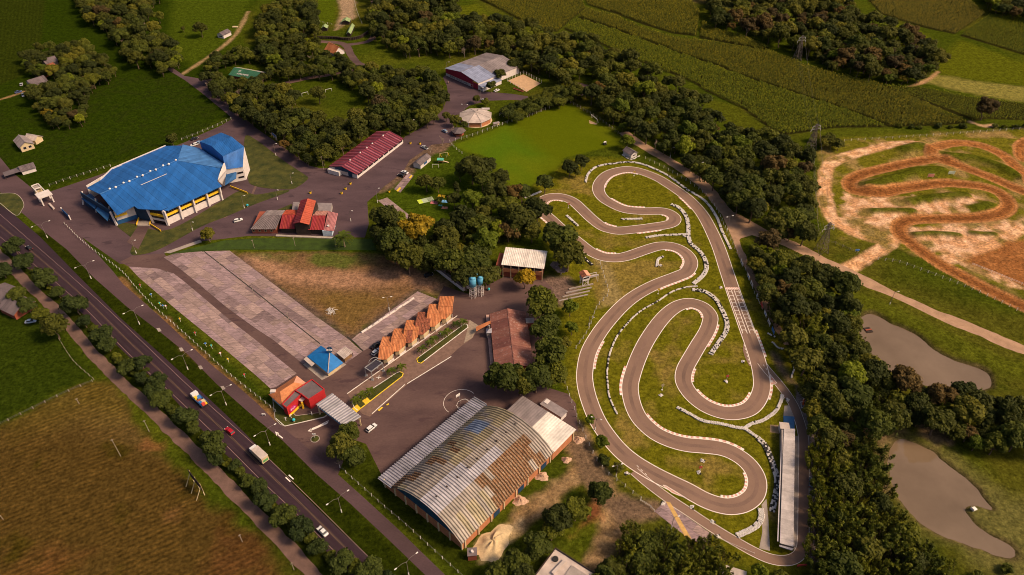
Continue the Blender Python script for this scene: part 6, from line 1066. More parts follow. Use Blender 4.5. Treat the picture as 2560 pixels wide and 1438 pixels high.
def instancer(name, items, protos, label, cat):
    """one object whose points carry copies of small prototypes (geometry nodes): items = (x, y, z, rot, scale, proto index)"""
    me = bpy.data.meshes.new(name); a = np.array([i[:3] for i in items], np.float32); me.vertices.add(len(a)); me.vertices.foreach_set('co', a.ravel())
    for nm, c, ty in (('rot', 3, 'FLOAT'), ('size', 4, 'FLOAT'), ('which', 5, 'INT')): at = me.attributes.new(nm, ty, 'POINT'); at.data.foreach_set('value', np.array([i[c] for i in items], np.float32 if ty == 'FLOAT' else np.int32))
    o = tag(link(name, me), label, cat, kind='stuff'); ng = bpy.data.node_groups.new(name + '_nodes', 'GeometryNodeTree'); ng.interface.new_socket('Geometry', in_out='INPUT', socket_type='NodeSocketGeometry'); ng.interface.new_socket('Geometry', in_out='OUTPUT', socket_type='NodeSocketGeometry')
    gi, go, jn = ng.nodes.new('NodeGroupInput'), ng.nodes.new('NodeGroupOutput'), ng.nodes.new('GeometryNodeJoinGeometry'); L_ = ng.links.new
    def named(n_, ty): q = ng.nodes.new('GeometryNodeInputNamedAttribute'); q.data_type = ty; q.inputs[0].default_value = n_; return q.outputs[0]
    w_, r_, s_ = named('which', 'INT'), named('rot', 'FLOAT'), named('size', 'FLOAT'); cx = ng.nodes.new('ShaderNodeCombineXYZ'); L_(r_, cx.inputs[2])
    for k, po in enumerate(protos):
        oi = ng.nodes.new('GeometryNodeObjectInfo'); oi.inputs[0].default_value = po; oi.inputs['As Instance'].default_value = True; cp = ng.nodes.new('FunctionNodeCompare'); cp.data_type = 'INT'; cp.operation = 'EQUAL'; L_(w_, cp.inputs[2]); cp.inputs[3].default_value = k
        ip = ng.nodes.new('GeometryNodeInstanceOnPoints'); L_(gi.outputs[0], ip.inputs['Points']); L_(cp.outputs[0], ip.inputs['Selection']); L_(oi.outputs['Geometry'], ip.inputs['Instance']); L_(cx.outputs[0], ip.inputs['Rotation']); L_(s_, ip.inputs['Scale']); L_(ip.outputs[0], jn.inputs[0])
    L_(jn.outputs[0], go.inputs[0]); md = o.modifiers.new('scatter', 'NODES'); md.node_group = ng; return o
def joined_proto(cm, tm_, base):
    bm = bmesh.new()
    if cm:
        bm.from_mesh(cm); bmesh.ops.translate(bm, verts=bm.verts, vec=(0, 0, base)); n0 = len(bm.faces)
    else: n0 = 0
    bm.from_mesh(tm_); bm.faces.ensure_lookup_table()
    for f in bm.faces[n0:]: f.material_index = 1 if cm else 0
    me = bpy.data.meshes.new('woodland_tree'); bm.to_mesh(me); bm.free()
    for m in ([cm.materials[0]] if cm else []) + [tm_.materials[0]]: me.materials.append(m)
    return bpy.data.objects.new('woodland_tree', me)
pk, pobj, items = {}, [], []
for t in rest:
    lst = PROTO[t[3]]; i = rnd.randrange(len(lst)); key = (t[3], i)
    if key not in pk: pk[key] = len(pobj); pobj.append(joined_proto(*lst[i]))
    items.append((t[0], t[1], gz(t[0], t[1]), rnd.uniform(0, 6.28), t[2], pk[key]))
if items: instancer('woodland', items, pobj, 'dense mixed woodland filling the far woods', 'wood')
print('TREES', len(TREES), cnt, 'rest', len(rest))

# ------------------------------------------------------------------ cornfields in rows
def corn_clump(seed, m, h=2.0):
    r = np.random.default_rng(seed); n = 16; a = r.uniform(0, 6.28, n); c = np.c_[np.cos(a) * r.uniform(.05, .22, n), np.sin(a) * r.uniform(.05, .22, n), r.uniform(.3, 1, n) * h]; q = np.c_[np.cos(a) * .5, np.sin(a) * .5, np.full(n, .8)] + r.normal(size=(n, 3)) * .25; q /= np.linalg.norm(q, axis=1)[:, None]
    return leaves_mesh('corn_plant', c, q, np.full(n, .26), .25 + .55 * c[:, 2] / h + r.normal(size=n) * .12, m, .45)
LM['corn2'] = leaf_mat('leaf_corn_dry', (.165, .165, .018)); LM['corn3'] = leaf_mat('leaf_corn_young', (.175, .205, .016)); LM['corn4'] = leaf_mat('leaf_corn_pale', (.22, .20, .038))
CPO = {k: [bpy.data.objects.new('corn_plant', corn_clump(s + 3, LM[k])) for s in range(3)] for k in ('corn', 'corn2', 'corn3', 'corn4')}
nc = 0
for poly, A, B_, k, h, lb in FIELDS:
    q = XY(poly); a, b2 = XY([A, B_]); d = (b2 - a) / np.hypot(*(b2 - a)); e = np.array([-d[1], d[0]]); uv = np.c_[(q - a) @ d, (q - a) @ e]; rs_ = 2.6 if k != 'corn3' else 3.0
    U, Vv = np.meshgrid(np.arange(uv[:, 0].min(), uv[:, 0].max(), .62), np.arange(uv[:, 1].min(), uv[:, 1].max(), rs_)); U = U.ravel() + rng.uniform(-.2, .2, U.size); Vv = Vv.ravel() + rng.uniform(-.06, .06, Vv.size); pp = a + U[:, None] * d + Vv[:, None] * e
    pp = pp[inside(pp, q)]; pp = pp[rng.random(len(pp)) > .02]; s = h / 2.0 * rng.uniform(.8, 1.2, len(pp)) * (.85 + .3 * vnoise(pp, 25, 9)); nc += len(pp)
    instancer('cornfield', [(x, y, 0, rng.uniform(0, 6.28), sz, int(rng.integers(3))) for (x, y), sz in zip(pp, s)], CPO[k], lb, 'cornfield')
print('CORN', nc)
# ------------------------------------------------------------------ fences
POSTW = mat('white_post', (.62, .57, .53), .8, .12, 1.0); POSTG = mat('weathered_post', (.30, .24, .19), .9, .2, 1.0); WIRE = mat('fence_wire', (.20, .18, .17), .6)
post_me = {}
def fence(label, line, sp=3.0, hh=1.5, m=POSTW, w=.16, rails=2, lean=0.0, rail_r=.02, railm=None, cat='fence'):
    l = smooth_line(XY(line), sp) if len(line) > 2 else np.array([XY(line)[0] + (XY(line)[1] - XY(line)[0]) * t for t in np.linspace(0, 1, max(2, int(np.hypot(*(XY(line)[1] - XY(line)[0])) / sp) + 1))]); k = (hh, m.name, w)
    if k not in post_me: post_me[k] = MB().box(-w / 2, w / 2, -w / 2, w / 2, -.2, hh).box(-w * .62, w * .62, -w * .62, w * .62, hh, hh + .05).mesh('post', m)
    r = empty('fence', (*l[0], 0), 0, label, cat); zz = [gz(x, y) for x, y in l]
    for (x, y), q in zip(l, zz): link('post', post_me[k], r, (x - l[0][0], y - l[0][1], q), (rnd.uniform(-.04, .04) + lean, rnd.uniform(-.04, .04), rnd.random()))
    for j in range(rails):
        h = hh * (.5 + .42 * j) if rails > 1 else hh * .9; MB().tube([(x - l[0][0], y - l[0][1], q + h) for (x, y), q in zip(l, zz)], rail_r, 4).build('rail' if rail_r > .03 else 'wire', railm or WIRE, r)
    return r
fence('white post fence on the verge between service road and parking lot', [(163,562),(215,612),(300,676),(340,720),(380,763),(430,808),(480,852),(530,898),(580,942),(625,978),(690,1030)], 3.0)
fence('white post fence between service road and vaulted hangar', [(850,1170),(900,1215),(960,1268),(1010,1310),(1065,1360),(1120,1410),(1165,1450)], 3.2)
fence('white post fence along the meadow behind the arena plaza', [(125,466),(180,447),(277,417)], 3.4); fence('white post fence beside the lane behind the arena', [(455,351),(520,326),(578,299)], 3.4)
fence('white post fence on the pavilion side of the sports field', [(1125,357),(1180,341),(1250,315),(1290,301),(1330,289),(1415,253)], 3.6, 1.7); fence('wooden post fence on the wood side of the sports field', [(1418,254),(1450,272),(1500,302),(1560,347)], 3.2, 1.9, POSTG); fence('short post fence by the playground corner of the sports field', [(1125,358),(1140,374),(1155,385)], 3)
fence('post fence between kart track and gravel road', [(1613,398),(1660,421),(1720,456),(1760,485),(1792,525),(1814,575),(1832,612),(1852,652),(1866,684),(1886,736),(1905,772)], 3.2); fence('white post fence below the timing tower', [(1500,662),(1512,700),(1520,738),(1492,770),(1470,828),(1440,872)], 3.2, 1.6); fence('post fence between dirt yard and kart track', [(1412,958),(1430,1010),(1452,1068),(1500,1165),(1560,1216),(1602,1250)], 3.4, 1.6)
fence('white railed fence between pit lane and bamboo', [(1997,982),(2012,1012),(2024,1046),(2036,1086),(2043,1112),(2044,1200),(2043,1300),(2043,1405)], 3.8, 1.9, POSTW, .2, 2, .12, .04, POSTW); fence('white post fence along the motocross embankment', [(2195,650),(2245,657),(2300,676),(2380,706),(2460,738),(2540,776),(2580,795)], 3.0, 1.5)
fence('wooden fence between wood and motocross track', [(2033,395),(2040,500),(2050,592),(2092,612),(2142,634)], 3.4, 1.4, POSTG); fence('post fence below the cornfield verge', [(2110,354),(2250,345),(2400,335),(2580,322)], 4.2, 1.4); fence('dark post fence beside the left meadow', [(150,852),(185,905),(235,950)], 3, 1.4, POSTG); fence('thin fence between meadow and stubble field', [(-10,1068),(80,1024),(160,985),(232,955)], 4, 1.2, POSTG); fence('white post fence on one side of the sand court', [(1268,203),(1308,185)], 2.4, 2.2); fence('white post fence on the wood side of the sand court', [(1310,185),(1354,208)], 2.4, 2.2); fence('low white post fence on the lane side of the sand court', [(1270,205),(1316,230)], 2.4, 1.6)
fence('dark stable yard fence beside the park road', [(795,97),(835,98),(870,101),(900,96),(920,84)], 1.2, 1.9, DWOOD, .9, 2, 0, .06, DWOOD); fence('white rail fence round the horse ring lawn', [(783,0),(788,35),(800,55),(830,62)], 4, 1.2); fence('white rail fence on the park side of the horse ring', [(885,0),(893,30),(905,60)], 4, 1.2)
fence('white pipe barrier beside the paddock gate', [(1600,1253),(1625,1268),(1636,1280)], 1.8, 1.1, POSTW, .1, 2, 0, .05, POSTW); fence('white low rail along the lower pit lane', [(1798,1348),(1840,1366),(1885,1385)], 3, .6, POSTW, .1, 1, 0, .05, POSTW); fence('white start of motocross rail beside the dirt area', [(2430,662),(2480,682),(2540,706),(2580,722)], 4, 1.1, POSTW, .12, 2, 0, .05, POSTW)

# ------------------------------------------------------------------ tyre walls
TW, TBk = mat('white_painted_tyre', (.68, .62, .58), .8, .15, 2.5, stain=(.35, .32, .30), stain_at=.66), mat('bare_tyre', (.035, .032, .032), .85, .2, 2.0)
def tyre(mb, x, y, z0, r=.33, h=.24, m=0, n=8):
    prof = [(r * .52, z0), (r, z0 + h * .2), (r, z0 + h * .8), (r * .52, z0 + h)]; a = [2 * math.pi * k / n for k in range(n)]
    mb.add([(x + q * math.cos(t), y + q * math.sin(t), zz) for q, zz in prof for t in a], [(j * n + k, j * n + (k + 1) % n, (j + 1) * n + (k + 1) % n, (j + 1) * n + k) for j in range(3) for k in range(n)] + [(3 * n + k, 3 * n + (k + 1) % n, (k + 1) % n, k) for k in range(n)], m)
def tyre_wall(label, line, rows=2, black=.12, levels=2):
    l = curve(line, .64); nn = normals(l); o = l[0]; r = empty('tyre_barrier', (*o, 0), 0, label, 'tyre barrier'); mb = MB()
    for i, (x, y) in enumerate(l):
        for q in range(rows):
            off = (q - (rows - 1) / 2) * .62 + rnd.uniform(-.06, .06); m = 1 if rnd.random() < black else 0
            for lv in range(levels): tyre(mb, x - o[0] + nn[i][0] * off + rnd.uniform(-.05, .05), y - o[1] + nn[i][1] * off + rnd.uniform(-.05, .05), .02 + lv * .25, m=m if lv == levels - 1 else (m + (rnd.random() < .12)) % 2)
    t = mb.build('tyres', [TW, TBk], r, False); t['kind'] = 'stuff'
tyre_wall('white tyre wall round the outside of the top hairpin', [(1464,456),(1468,440),(1480,425),(1500,415),(1540,409),(1572,406),(1605,411),(1640,425),(1670,440),(1700,462),(1722,478)], 2, .25); tyre_wall('long white tyre wall outside the start straight', [(1727,480),(1764,505),(1791,543),(1804,577),(1826,623)], 2, .1)
tyre_wall('winding tyre wall between straight and inner loops', [(1679,512),(1697,520),(1714,540),(1720,563),(1721,590),(1727,610),(1747,627),(1761,647),(1766,670),(1757,690),(1734,710)], 3, .2); tyre_wall('tyre wall spur across the infield grass', [(1616,595),(1647,590),(1714,587)], 2, .1); tyre_wall('short straight tyre wall inside the second hairpin', [(1554,549),(1604,548)], 2, .1); tyre_wall('short tyre wall inside the left hairpin', [(1417,540),(1430,552),(1444,565)], 2, .15); tyre_wall('short hooked tyre wall on the dry infield', [(1642,667),(1645,650),(1657,643)], 2, .1)
tyre_wall('long single tyre wall winding between the left loops', [(1742,717),(1717,719),(1681,730),(1644,754),(1600,780),(1564,814),(1540,847),(1524,887),(1518,927),(1519,958),(1524,995),(1542,1035)], 1, .25); tyre_wall('curved tyre wall outside the inner U bend', [(1732,725),(1761,730),(1787,747),(1804,774),(1817,807),(1814,831),(1797,857),(1777,886)], 3, .3); tyre_wall('white tyre wall below the lower U bend', [(1694,1020),(1724,1036),(1757,1053),(1797,1060),(1841,1070),(1861,1073),(1891,1093)], 2, .03); tyre_wall('black and white tyre wall beside the pit building lawn', [(1895,1098),(1911,1112),(1922,1135),(1933,1165),(1942,1198),(1940,1232),(1930,1278)], 3, .45)
tyre_wall('white tyre wall branch rising to the pit exit', [(1863,1070),(1881,1060),(1907,1052),(1938,1030),(1952,1004),(1955,990)], 2, .05); tyre_wall('broad white tyre wall at the bottom hairpin', [(1901,1274),(1903,1295),(1888,1318),(1844,1340)], 3, .03); tyre_wall('short white tyre row beside the blue board', [(1920,835),(1936,843)], 1, .05); tyre_wall('white tyre row curving along the wood edge', [(1931,857),(1947,871),(1971,876),(1980,900),(1985,921),(1978,944)], 1, .1); tyre_wall('white tyre row above the left hairpin', [(1313,495),(1335,487),(1352,480)], 2, .05); tyre_wall('dark tyre row by the clubhouse tree', [(1459,644),(1480,663)], 2, .7); tyre_wall('white tyre skirt round the timing hut', [(1556,388),(1577,400),(1598,391)], 1, .1)
for i, (px, py, lb) in enumerate(((1748,1182,'white tyre pile under the lower flag post'),(1757,1152,'three white tyres above the lower flag post'),(1652,988,'small white tyre pile in the left loop'),(1801,719,'white tyres beside the start line'),(1814,955,'white tyre pile under the red flag post'),(1567,1185,'row of white tyres outside the lower left bend'),(1731,1269,'white tyres on the divider by the lower pit lane'),(1782,1305,'pair of tyres beside the lower pit lane'),(1794,1341,'white tyre stack at the paddock corner'),(1657,1259,'white tyre pile at the paddock apron corner'),(1968,1000,'white tyre stack at the pit exit'),(1711,592,'tyre pile where two tyre walls meet'),(1858,905,'two dark tyres beside the track shoulder'),(1652,664,'small tyre heap on the dry infield'))):
    p = P(px, py); mb = MB()
    for k in range(5): a = k * 1.3; tyre(mb, .55 * math.cos(a) * (k > 0), .55 * math.sin(a) * (k > 0), .02 + .24 * (k == 0), .36, .26, int(k == 4))
    r = empty('tyre_pile', p, i, lb, 'tyre pile'); mb.build('tyres', [TW, TBk], r)['kind'] = 'stuff'

# ------------------------------------------------------------------ track furniture
BW, BR, BB = mat('white_board', (.70, .65, .62), .6, .06), mat('red_board', (.55, .06, .05), .6, .1), mat('blue_board', (.04, .16, .42), .6, .1)
for i, (px, py, m, lb) in enumerate(((1853,662,BW,'white advertising board above the service path, first of its row'),(1870,697,BW,'white advertising board opposite the grid'),(1878,715,BW,'white advertising board next to the grid posts'),(1893,748,BW,'white advertising board with dark emblem'),(1903,768,BR,'red advertising board in the white row'),(1912,790,BW,'white advertising board after the red one'),(1921,811,BW,'white advertising board before the blue one'),(1931,832,BB,'blue advertising board at the end of the row'))):
    p = P(px, py); r = empty('advertising_board', p, math.atan2(gd.y, gd.x), lb, 'board'); MB().box(-1.6, 1.6, -.05, .05, .5, 2.0).build('panel', m, r)
    for x in (-1.4, 1.4): MB().box(x - .06, x + .06, .05, .15, 0, 2.0).build('post', POSTW, r)
    if m is BW: box_part('emblem', r, BB if i % 2 else BLACK, -.5, .5, -.075, -.055, .95, 1.55)
for px, py, lb, m in ((1816,952,'flag post with red panel inside the lower right loop',BR),(1749,1180,'flag post with red panel inside the bottom hairpin',BR),(1421,520,'marshal post with orange panel in the left hairpin',mat('orange_board', (.6, .2, .05))),(1655,975,'marshal post with pale panel in the left loop',CREAM),(1645,735,'marshal post with yellow panel beside the chicane',YELW),(1585,440,'yellow flag post inside the top hairpin',YELW)):
    r = empty('flag_post', P(px, py), 0, lb, 'flag post'); MB().cyl((0, 0), .06, .05, 0, 3.4, 6).build('pole', POSTW, r); MB().box(-.5, .5, -.04, .04, 1.9, 3.0).build('panel', m, r); MB().cyl((0, 0), .3, .3, 0, .15, 8).build('base', TW, r)
LAMPM = mat('lamp_steel', (.16, .13, .12), .6, .15)
def street_lamp(px, py, label, arms=2, hh=7.8, reach=3.7, group=None, ang=math.radians(42), m=LAMPM, wbase=True):
    r = empty('street_lamp', P(px, py), ang, label, 'street lamp', group); MB().cyl((0, 0), .11, .06, 0, hh, 8).build('pole', m, r)
    if wbase: MB().cyl((0, 0), .19, .19, 0, 1.6, 8).build('painted_base', POSTW, r)
    for k in range(arms):
        s = 1 if k % 2 == 0 else -1; MB().tube([(0, 0, hh - .6), (s * reach * .35, 0, hh + .35), (s * reach, 0, hh + .2)], [.06, .05, .04], 6).build('arm', m, r); MB().box(s * reach - .38, s * reach + .38, -.13, .13, hh + .08, hh + .28).build('lamp_head', BW, r)
HL = ('nearest the arena plaza', 'second from the arena plaza', 'opposite the top of the parking lot', 'opposite the middle of the parking lot', 'beside the painted concrete pads', 'opposite the red shop entrance', 'opposite the painted bars on the highway', 'near the lower corner of the vaulted hangar')
for (px, py), lb in zip(((119,595),(228,697),(349,811),(470,924),(566,1013),(675,1113),(854,1281),(1022,1439)), HL): street_lamp(px, py, 'double armed street lamp in the grass strip ' + lb, group='street lamps along the highway')
for px, py, lb, a, hh in ((341,634,'street lamp on the tip of the arena lawn',1,7),(611,521,'street lamp on the lawn corner beside the arena road',1,7),(482,577,'small lamp post on the arena lawn edge',1,5),(973,776,'floodlight post beside the small parking strip',2,7),(944,507,'lamp post at the paved strip corner',1,8),(1118,181,'wooden lamp post beside the barn',1,7),(1202,251,'concrete lamp post in front of the barn',1,8),(1163,293,'utility pole with crossarm beside the pavilion road',2,8),(694,500,'short lamp by the restaurant yard',1,6),(877,553,'lamp on the asphalt circle beside the restaurant',1,6),(2223,763,'dark lamp pole beside the gravel road by the pond',1,7),(1817,577,'tall floodlight pole at the gravel road fork',2,8),(1675,395,'lamp pole on the kart side of the gravel road',1,6),(1745,437,'wooden double pole at the wood edge',2,7),(1540,1192,'double lamp on the kart bank by the dirt yard',2,6),(1488,1075,'double lamp between dirt yard and kart track',2,6),(1678,1322,'lamp pole on the paddock apron',1,6),(2043,1080,'leaning lamp pole behind the pit lane fence',2,6),(1403,1292,'slim lamp post behind the hangar',1,5),(1472,815,'slim lamp post beside the kart lawn',1,5),(690,390,'lamp post beside the grove road',1,7),(730,460,'thin post on the triangular grass patch',1,6),(1030,325,'lamp at the grove edge beside the road',1,6),(910,206,'lamp on the park lawn',1,5),(1905,770,'flag mast beside the red advertising board',1,6)): street_lamp(px, py, lb, a, hh, 1.6, None, rnd.uniform(-.5, .5))
for px, py, lb, hh in ((809,424,'white utility pole at the corner of the crimson hall',8),(302,1141,'utility pole standing in the stubble field',9),(373,1079,'white topped pole at the stubble field edge',6),(8,1299,'pale pole at the edge of the stubble field',5),(198,1010,'short post beside the footpath',3),(738,615,'yellowish post on the strip lawn below the restaurant',5),(840,617,'yellowish post beside the shaggy palm',5),(636,621,'yellowish post at the lawn end above the parking lot',5),(553,673,'white lamp post on the upper parking lot',6),(636,741,'white lamp post in the middle of the upper parking lot',6),(723,804,'white post towards the kiosk end of the upper parking lot',5),(606,1355,'green post in the litter corner of the stubble field',4),(735,1425,'pale post beside the footpath end',4)):
    r = empty('utility_pole', P(px, py), .6, lb, 'pole'); MB().cyl((0, 0), .11, .07, 0, hh, 8).build('pole', POSTG, r); MB().box(-.45, .45, -.05, .05, hh - .5, hh - .38).build('crossarm', POSTG, r)
PST = mat('dull_pylon_steel', (.13, .10, .085), .7, .15)
def pylon(px, py, hh, label, rot):
    r = empty('lattice_pylon', P(px, py), rot, label, 'pylon'); b0, b1 = 2.3, .45; f = lambda z_: b0 + (b1 - b0) * min(1, z_ / (hh * .8)); lev = [0, .2, .38, .54, .68, .8, .92, 1.0]; mb = MB(); br = MB()
    C4 = ((1, 1), (-1, 1), (-1, -1), (1, -1))
    for c in C4:
        lg = MB()
        for a, b2 in zip(lev, lev[1:]): lg.bar((c[0] * f(a * hh), c[1] * f(a * hh), a * hh), (c[0] * f(b2 * hh), c[1] * f(b2 * hh), b2 * hh), .16)
        lg.build('leg', PST, r)
    for a, b2 in zip(lev, lev[1:]):
        for k in range(4): c, d = C4[k], C4[(k + 1) % 4]; br.bar((c[0] * f(a * hh), c[1] * f(a * hh), a * hh), (d[0] * f(b2 * hh), d[1] * f(b2 * hh), b2 * hh), .09); br.bar((d[0] * f(a * hh), d[1] * f(a * hh), a * hh), (c[0] * f(b2 * hh), c[1] * f(b2 * hh), b2 * hh), .09); br.bar((c[0] * f(b2 * hh), c[1] * f(b2 * hh), b2 * hh), (d[0] * f(b2 * hh), d[1] * f(b2 * hh), b2 * hh), .09)
    br.build('bracing', PST, r)
    for zz, w in ((.8, 3.0), (.92, 2.4)):
        a_ = MB().bar((-w, 0, zz * hh), (w, 0, zz * hh), .2).bar((-w, 0, zz * hh), (0, 0, zz * hh + 1.2), .1).bar((w, 0, zz * hh), (0, 0, zz * hh + 1.2), .1); a_.build('crossarm', STEEL, r)
        for s in (-1, 1): MB().cyl((s * w, 0), .14, .14, zz * hh - 1.2, zz * hh, 6).build('insulator', BW, r)
    return r
PY = [(1992,150,17,'lattice power pylon at the edge of the upper wood',.3),(2026,372,15,'lattice power pylon between cornfield and motocross track',.3),(2052,630,16,'lattice power pylon beside the gravel road and motocross fence',.3)]
for q in PY: pylon(*q)
wires = empty('power_line', P(2026, 372), 0, 'thin power line wires strung between the lattice pylons', 'wires'); wo = wires.location
for s in (-1, 1):
    for zz, w in ((.8, 3.0), (.92, 2.4)):
        pp = [P(q[0], q[1]) + Vector((s * w * math.cos(.3), s * w * math.sin(.3), q[2] * zz - 1.2)) for q in PY]; pp = pp + [pp[2] + (pp[2] - pp[1]) * .9 + Vector((60, -30, 0))]; ln = []
        for a, b2 in zip(pp[:3], pp[1:3]):
            for t in np.linspace(0, 1, 12): ln.append(lerp(a, b2, t) - Vector((0, 0, 3.0 * 4 * t * (1 - t))) - wo)
        MB().tube(ln, .018, 4).build('wire', WIRE, wires)

# ------------------------------------------------------------------ billboards and signs
bb = empty('billboard', P(497, 1222), math.radians(-45), 'large billboard seen from its dark back on white struts in the stubble field', 'billboard'); MB().box(-4.2, 4.2, 0, .15, 2.5, 6.2).build('panel', DWOOD, bb)
for x in (-3.6, 0, 3.6): MB().bar((x, .2, 0), (x, .2, 6), .22).build('post', CREAM, bb); MB().bar((x, -2.6, 0), (x, .1, 4.6), .18).build('strut', CREAM, bb)
for i, (px, py) in enumerate(((683,343),(688,349))):
    r = empty('roadside_billboard', P(px, py), math.radians(-50), ('blue and white billboard by the grove road, upper of the pair', 'blue and white billboard by the grove road, lower of the pair')[i], 'billboard'); MB().box(-2.6, 2.6, -.1, .1, 2, 5).build('panel', BW, r); box_part('print', r, BB, -2.2, 2.2, -.14, -.11, 2.3, 3.6)
    for x in (-2, 2): MB().box(x - .1, x + .1, .1, .3, 0, 5).build('post', POSTW, r)
for px, py, w, m, lb in ((2325,446,3.2,mat('pink_board', (.55, .22, .16), .7, .2),'pink and white board on the motocross bank'),(2376,440,3.4,mat('pale_green_board', (.5, .55, .42), .7),'pale green board on the motocross bank'),(2142,630,1.8,BB,'blue board beside the motocross entrance'),(660,1040,1.2,BW,'small white road sign on the verge by the red shop')):
    r = empty('sign_board', P(px, py) + Vector((0, 0, gz(P(px, py).x, P(px, py).y))), 0, lb, 'sign'); MB().box(-w / 2, w / 2, -.06, .06, .6, .6 + w * .5).build('panel', m, r); box_part('frame', r, BW, -w / 2 - .05, w / 2 + .05, .065, .1, .55, .65 + w * .5)
    for x in (-.4, .4): MB().box(w * x - .06, w * x + .06, .1, .2, -.2, .6 + w * .45).build('post', POSTW, r)
ORN = [BR, BB, mat('teal_paint', (.05, .42, .40), .6), BW, YELW]
for i, (px, py) in enumerate(((353,720),(380,744),(402,766),(417,773),(452,805),(490,840),(516,867),(531,872),(553,891),(572,906),(613,945),(410,772))):
    c = ('red', 'blue', 'teal', 'white', 'yellow')[i % 5]; r = empty('verge_ornament', P(px, py), rnd.random(), f'small {c} figure on a post in the white post fence by the parking lot', 'ornament', f'{c} verge figures'); MB().cyl((0, 0), .07, .07, 0, 1.6, 6).build('post', POSTW, r); MB().cyl((0, 0), .34, .3, 1.6, 2.1, 8).build('figure', ORN[i % 5], r); MB().box(-.6, .6, -.07, .07, 1.75, 1.9).build('arms', ORN[(i + 2) % 5], r)
for px, py in ((397,825),(453,874),(501,919),(557,970)): sheet('concrete_pad', [(px - 6, py - 4), (px + 2, py - 5), (px + 7, py + 3), (px - 1, py + 5)], .034, CONC)

# ------------------------------------------------------------------ vehicles
CG, TY = mat('car_glass', (.015, .016, .02), .1, .1), mat('car_tyre', (.02, .02, .02), .8)
def paintm(n, c): return mat('car_' + n, c, .25, .05, .5, metal=.1)
def car(px, py, to, colour, label, kind='hatch', c=(.62, .6, .6)):
    """to = photo point the car faces"""
    p = P(px, py, .05); q = P(*to); r = empty('car' if kind != 'pickup' else 'pickup_truck', p, math.atan2(q.y - p.y, q.x - p.x), label, 'car' if kind != 'pickup' else 'pickup'); m = paintm(colour, c); L2, W2 = (2.1, .86) if kind != 'pickup' else (2.55, .92); nosez = .78
    def loft(secs, mm, name):
        mb = MB(); n = len(secs[0]); vs_ = [v for s in secs for v in s]; fs = [(i * n + j, i * n + (j + 1) % n, (i + 1) * n + (j + 1) % n, (i + 1) * n + j) for i in range(len(secs) - 1) for j in range(n)] + [tuple(range(n - 1, -1, -1)), tuple(range(len(vs_) - n, len(vs_)))]
        return mb.add(vs_, fs).build(name, mm, r)
    sec = lambda x, w, z0, z1: [(x, -w * .92, z0), (x, w * .92, z0), (x, w, z0 + (z1 - z0) * .5), (x, w * .93, z1), (x, -w * .93, z1), (x, -w, z0 + (z1 - z0) * .5)]
    loft([sec(-L2, W2 * .85, .35, .78), sec(-L2 + .18, W2, .25, .88), sec(-.2, W2, .22, .90), sec(L2 * .45, W2, .22, .88), sec(L2 - .3, W2 * .96, .25, .74), sec(L2, W2 * .8, .35, .62)], m, 'body')
    x0, x1, x2, x3 = {'hatch': (-2.0, -1.6, .35, 1.05), 'sedan': (-1.55, -1.0, .35, 1.05), 'pickup': (-.35, -.15, .75, 1.4)}[kind]; loft([sec(x0, W2 * .86, .86, .92), sec(x1, W2 * .78, .86, 1.38), sec(x2, W2 * .78, .86, 1.40), sec(x3, W2 * .86, .86, .90)], CG, 'windows'); loft([sec(x1 - .05, W2 * .72, 1.36, 1.41), sec((x1 + x2) / 2, W2 * .77, 1.36, 1.47), sec(x2 - .08, W2 * .74, 1.36, 1.42)], m, 'roof')
    if kind == 'pickup': MB().box(-2.35, -.5, -.72, .72, .905, .96).build('load_bed', TY, r)
    for x in (-1.3 if kind != 'pickup' else -1.55, 1.3 if kind != 'pickup' else 1.6):
        for y in (-W2 + .08, W2 - .08):
            w = MB().cyl((0, 0), .32, .32, -.11, .11, 12).build('wheel', TY, r); w.location = (x, y, .30); w.rotation_euler = (math.pi / 2, 0, 0); MB().cyl((0, 0), .18, .18, -.125, .125, 10).build('rim', STEEL, w)
    for y in (-.6, .6): MB().box(L2 - .12, L2 + .01, y - .17, y + .17, .55, .70).build('headlight', BW, r); MB().box(-L2 - .01, -L2 + .12, y - .15, y + .15, .60, .75).build('tail_light', BR, r)
    return r
SIL, WHT, BLK, RD, BLU = (.42, .42, .45), (.70, .68, .68), (.02, .02, .025), (.42, .015, .03), (.18, .25, .38)
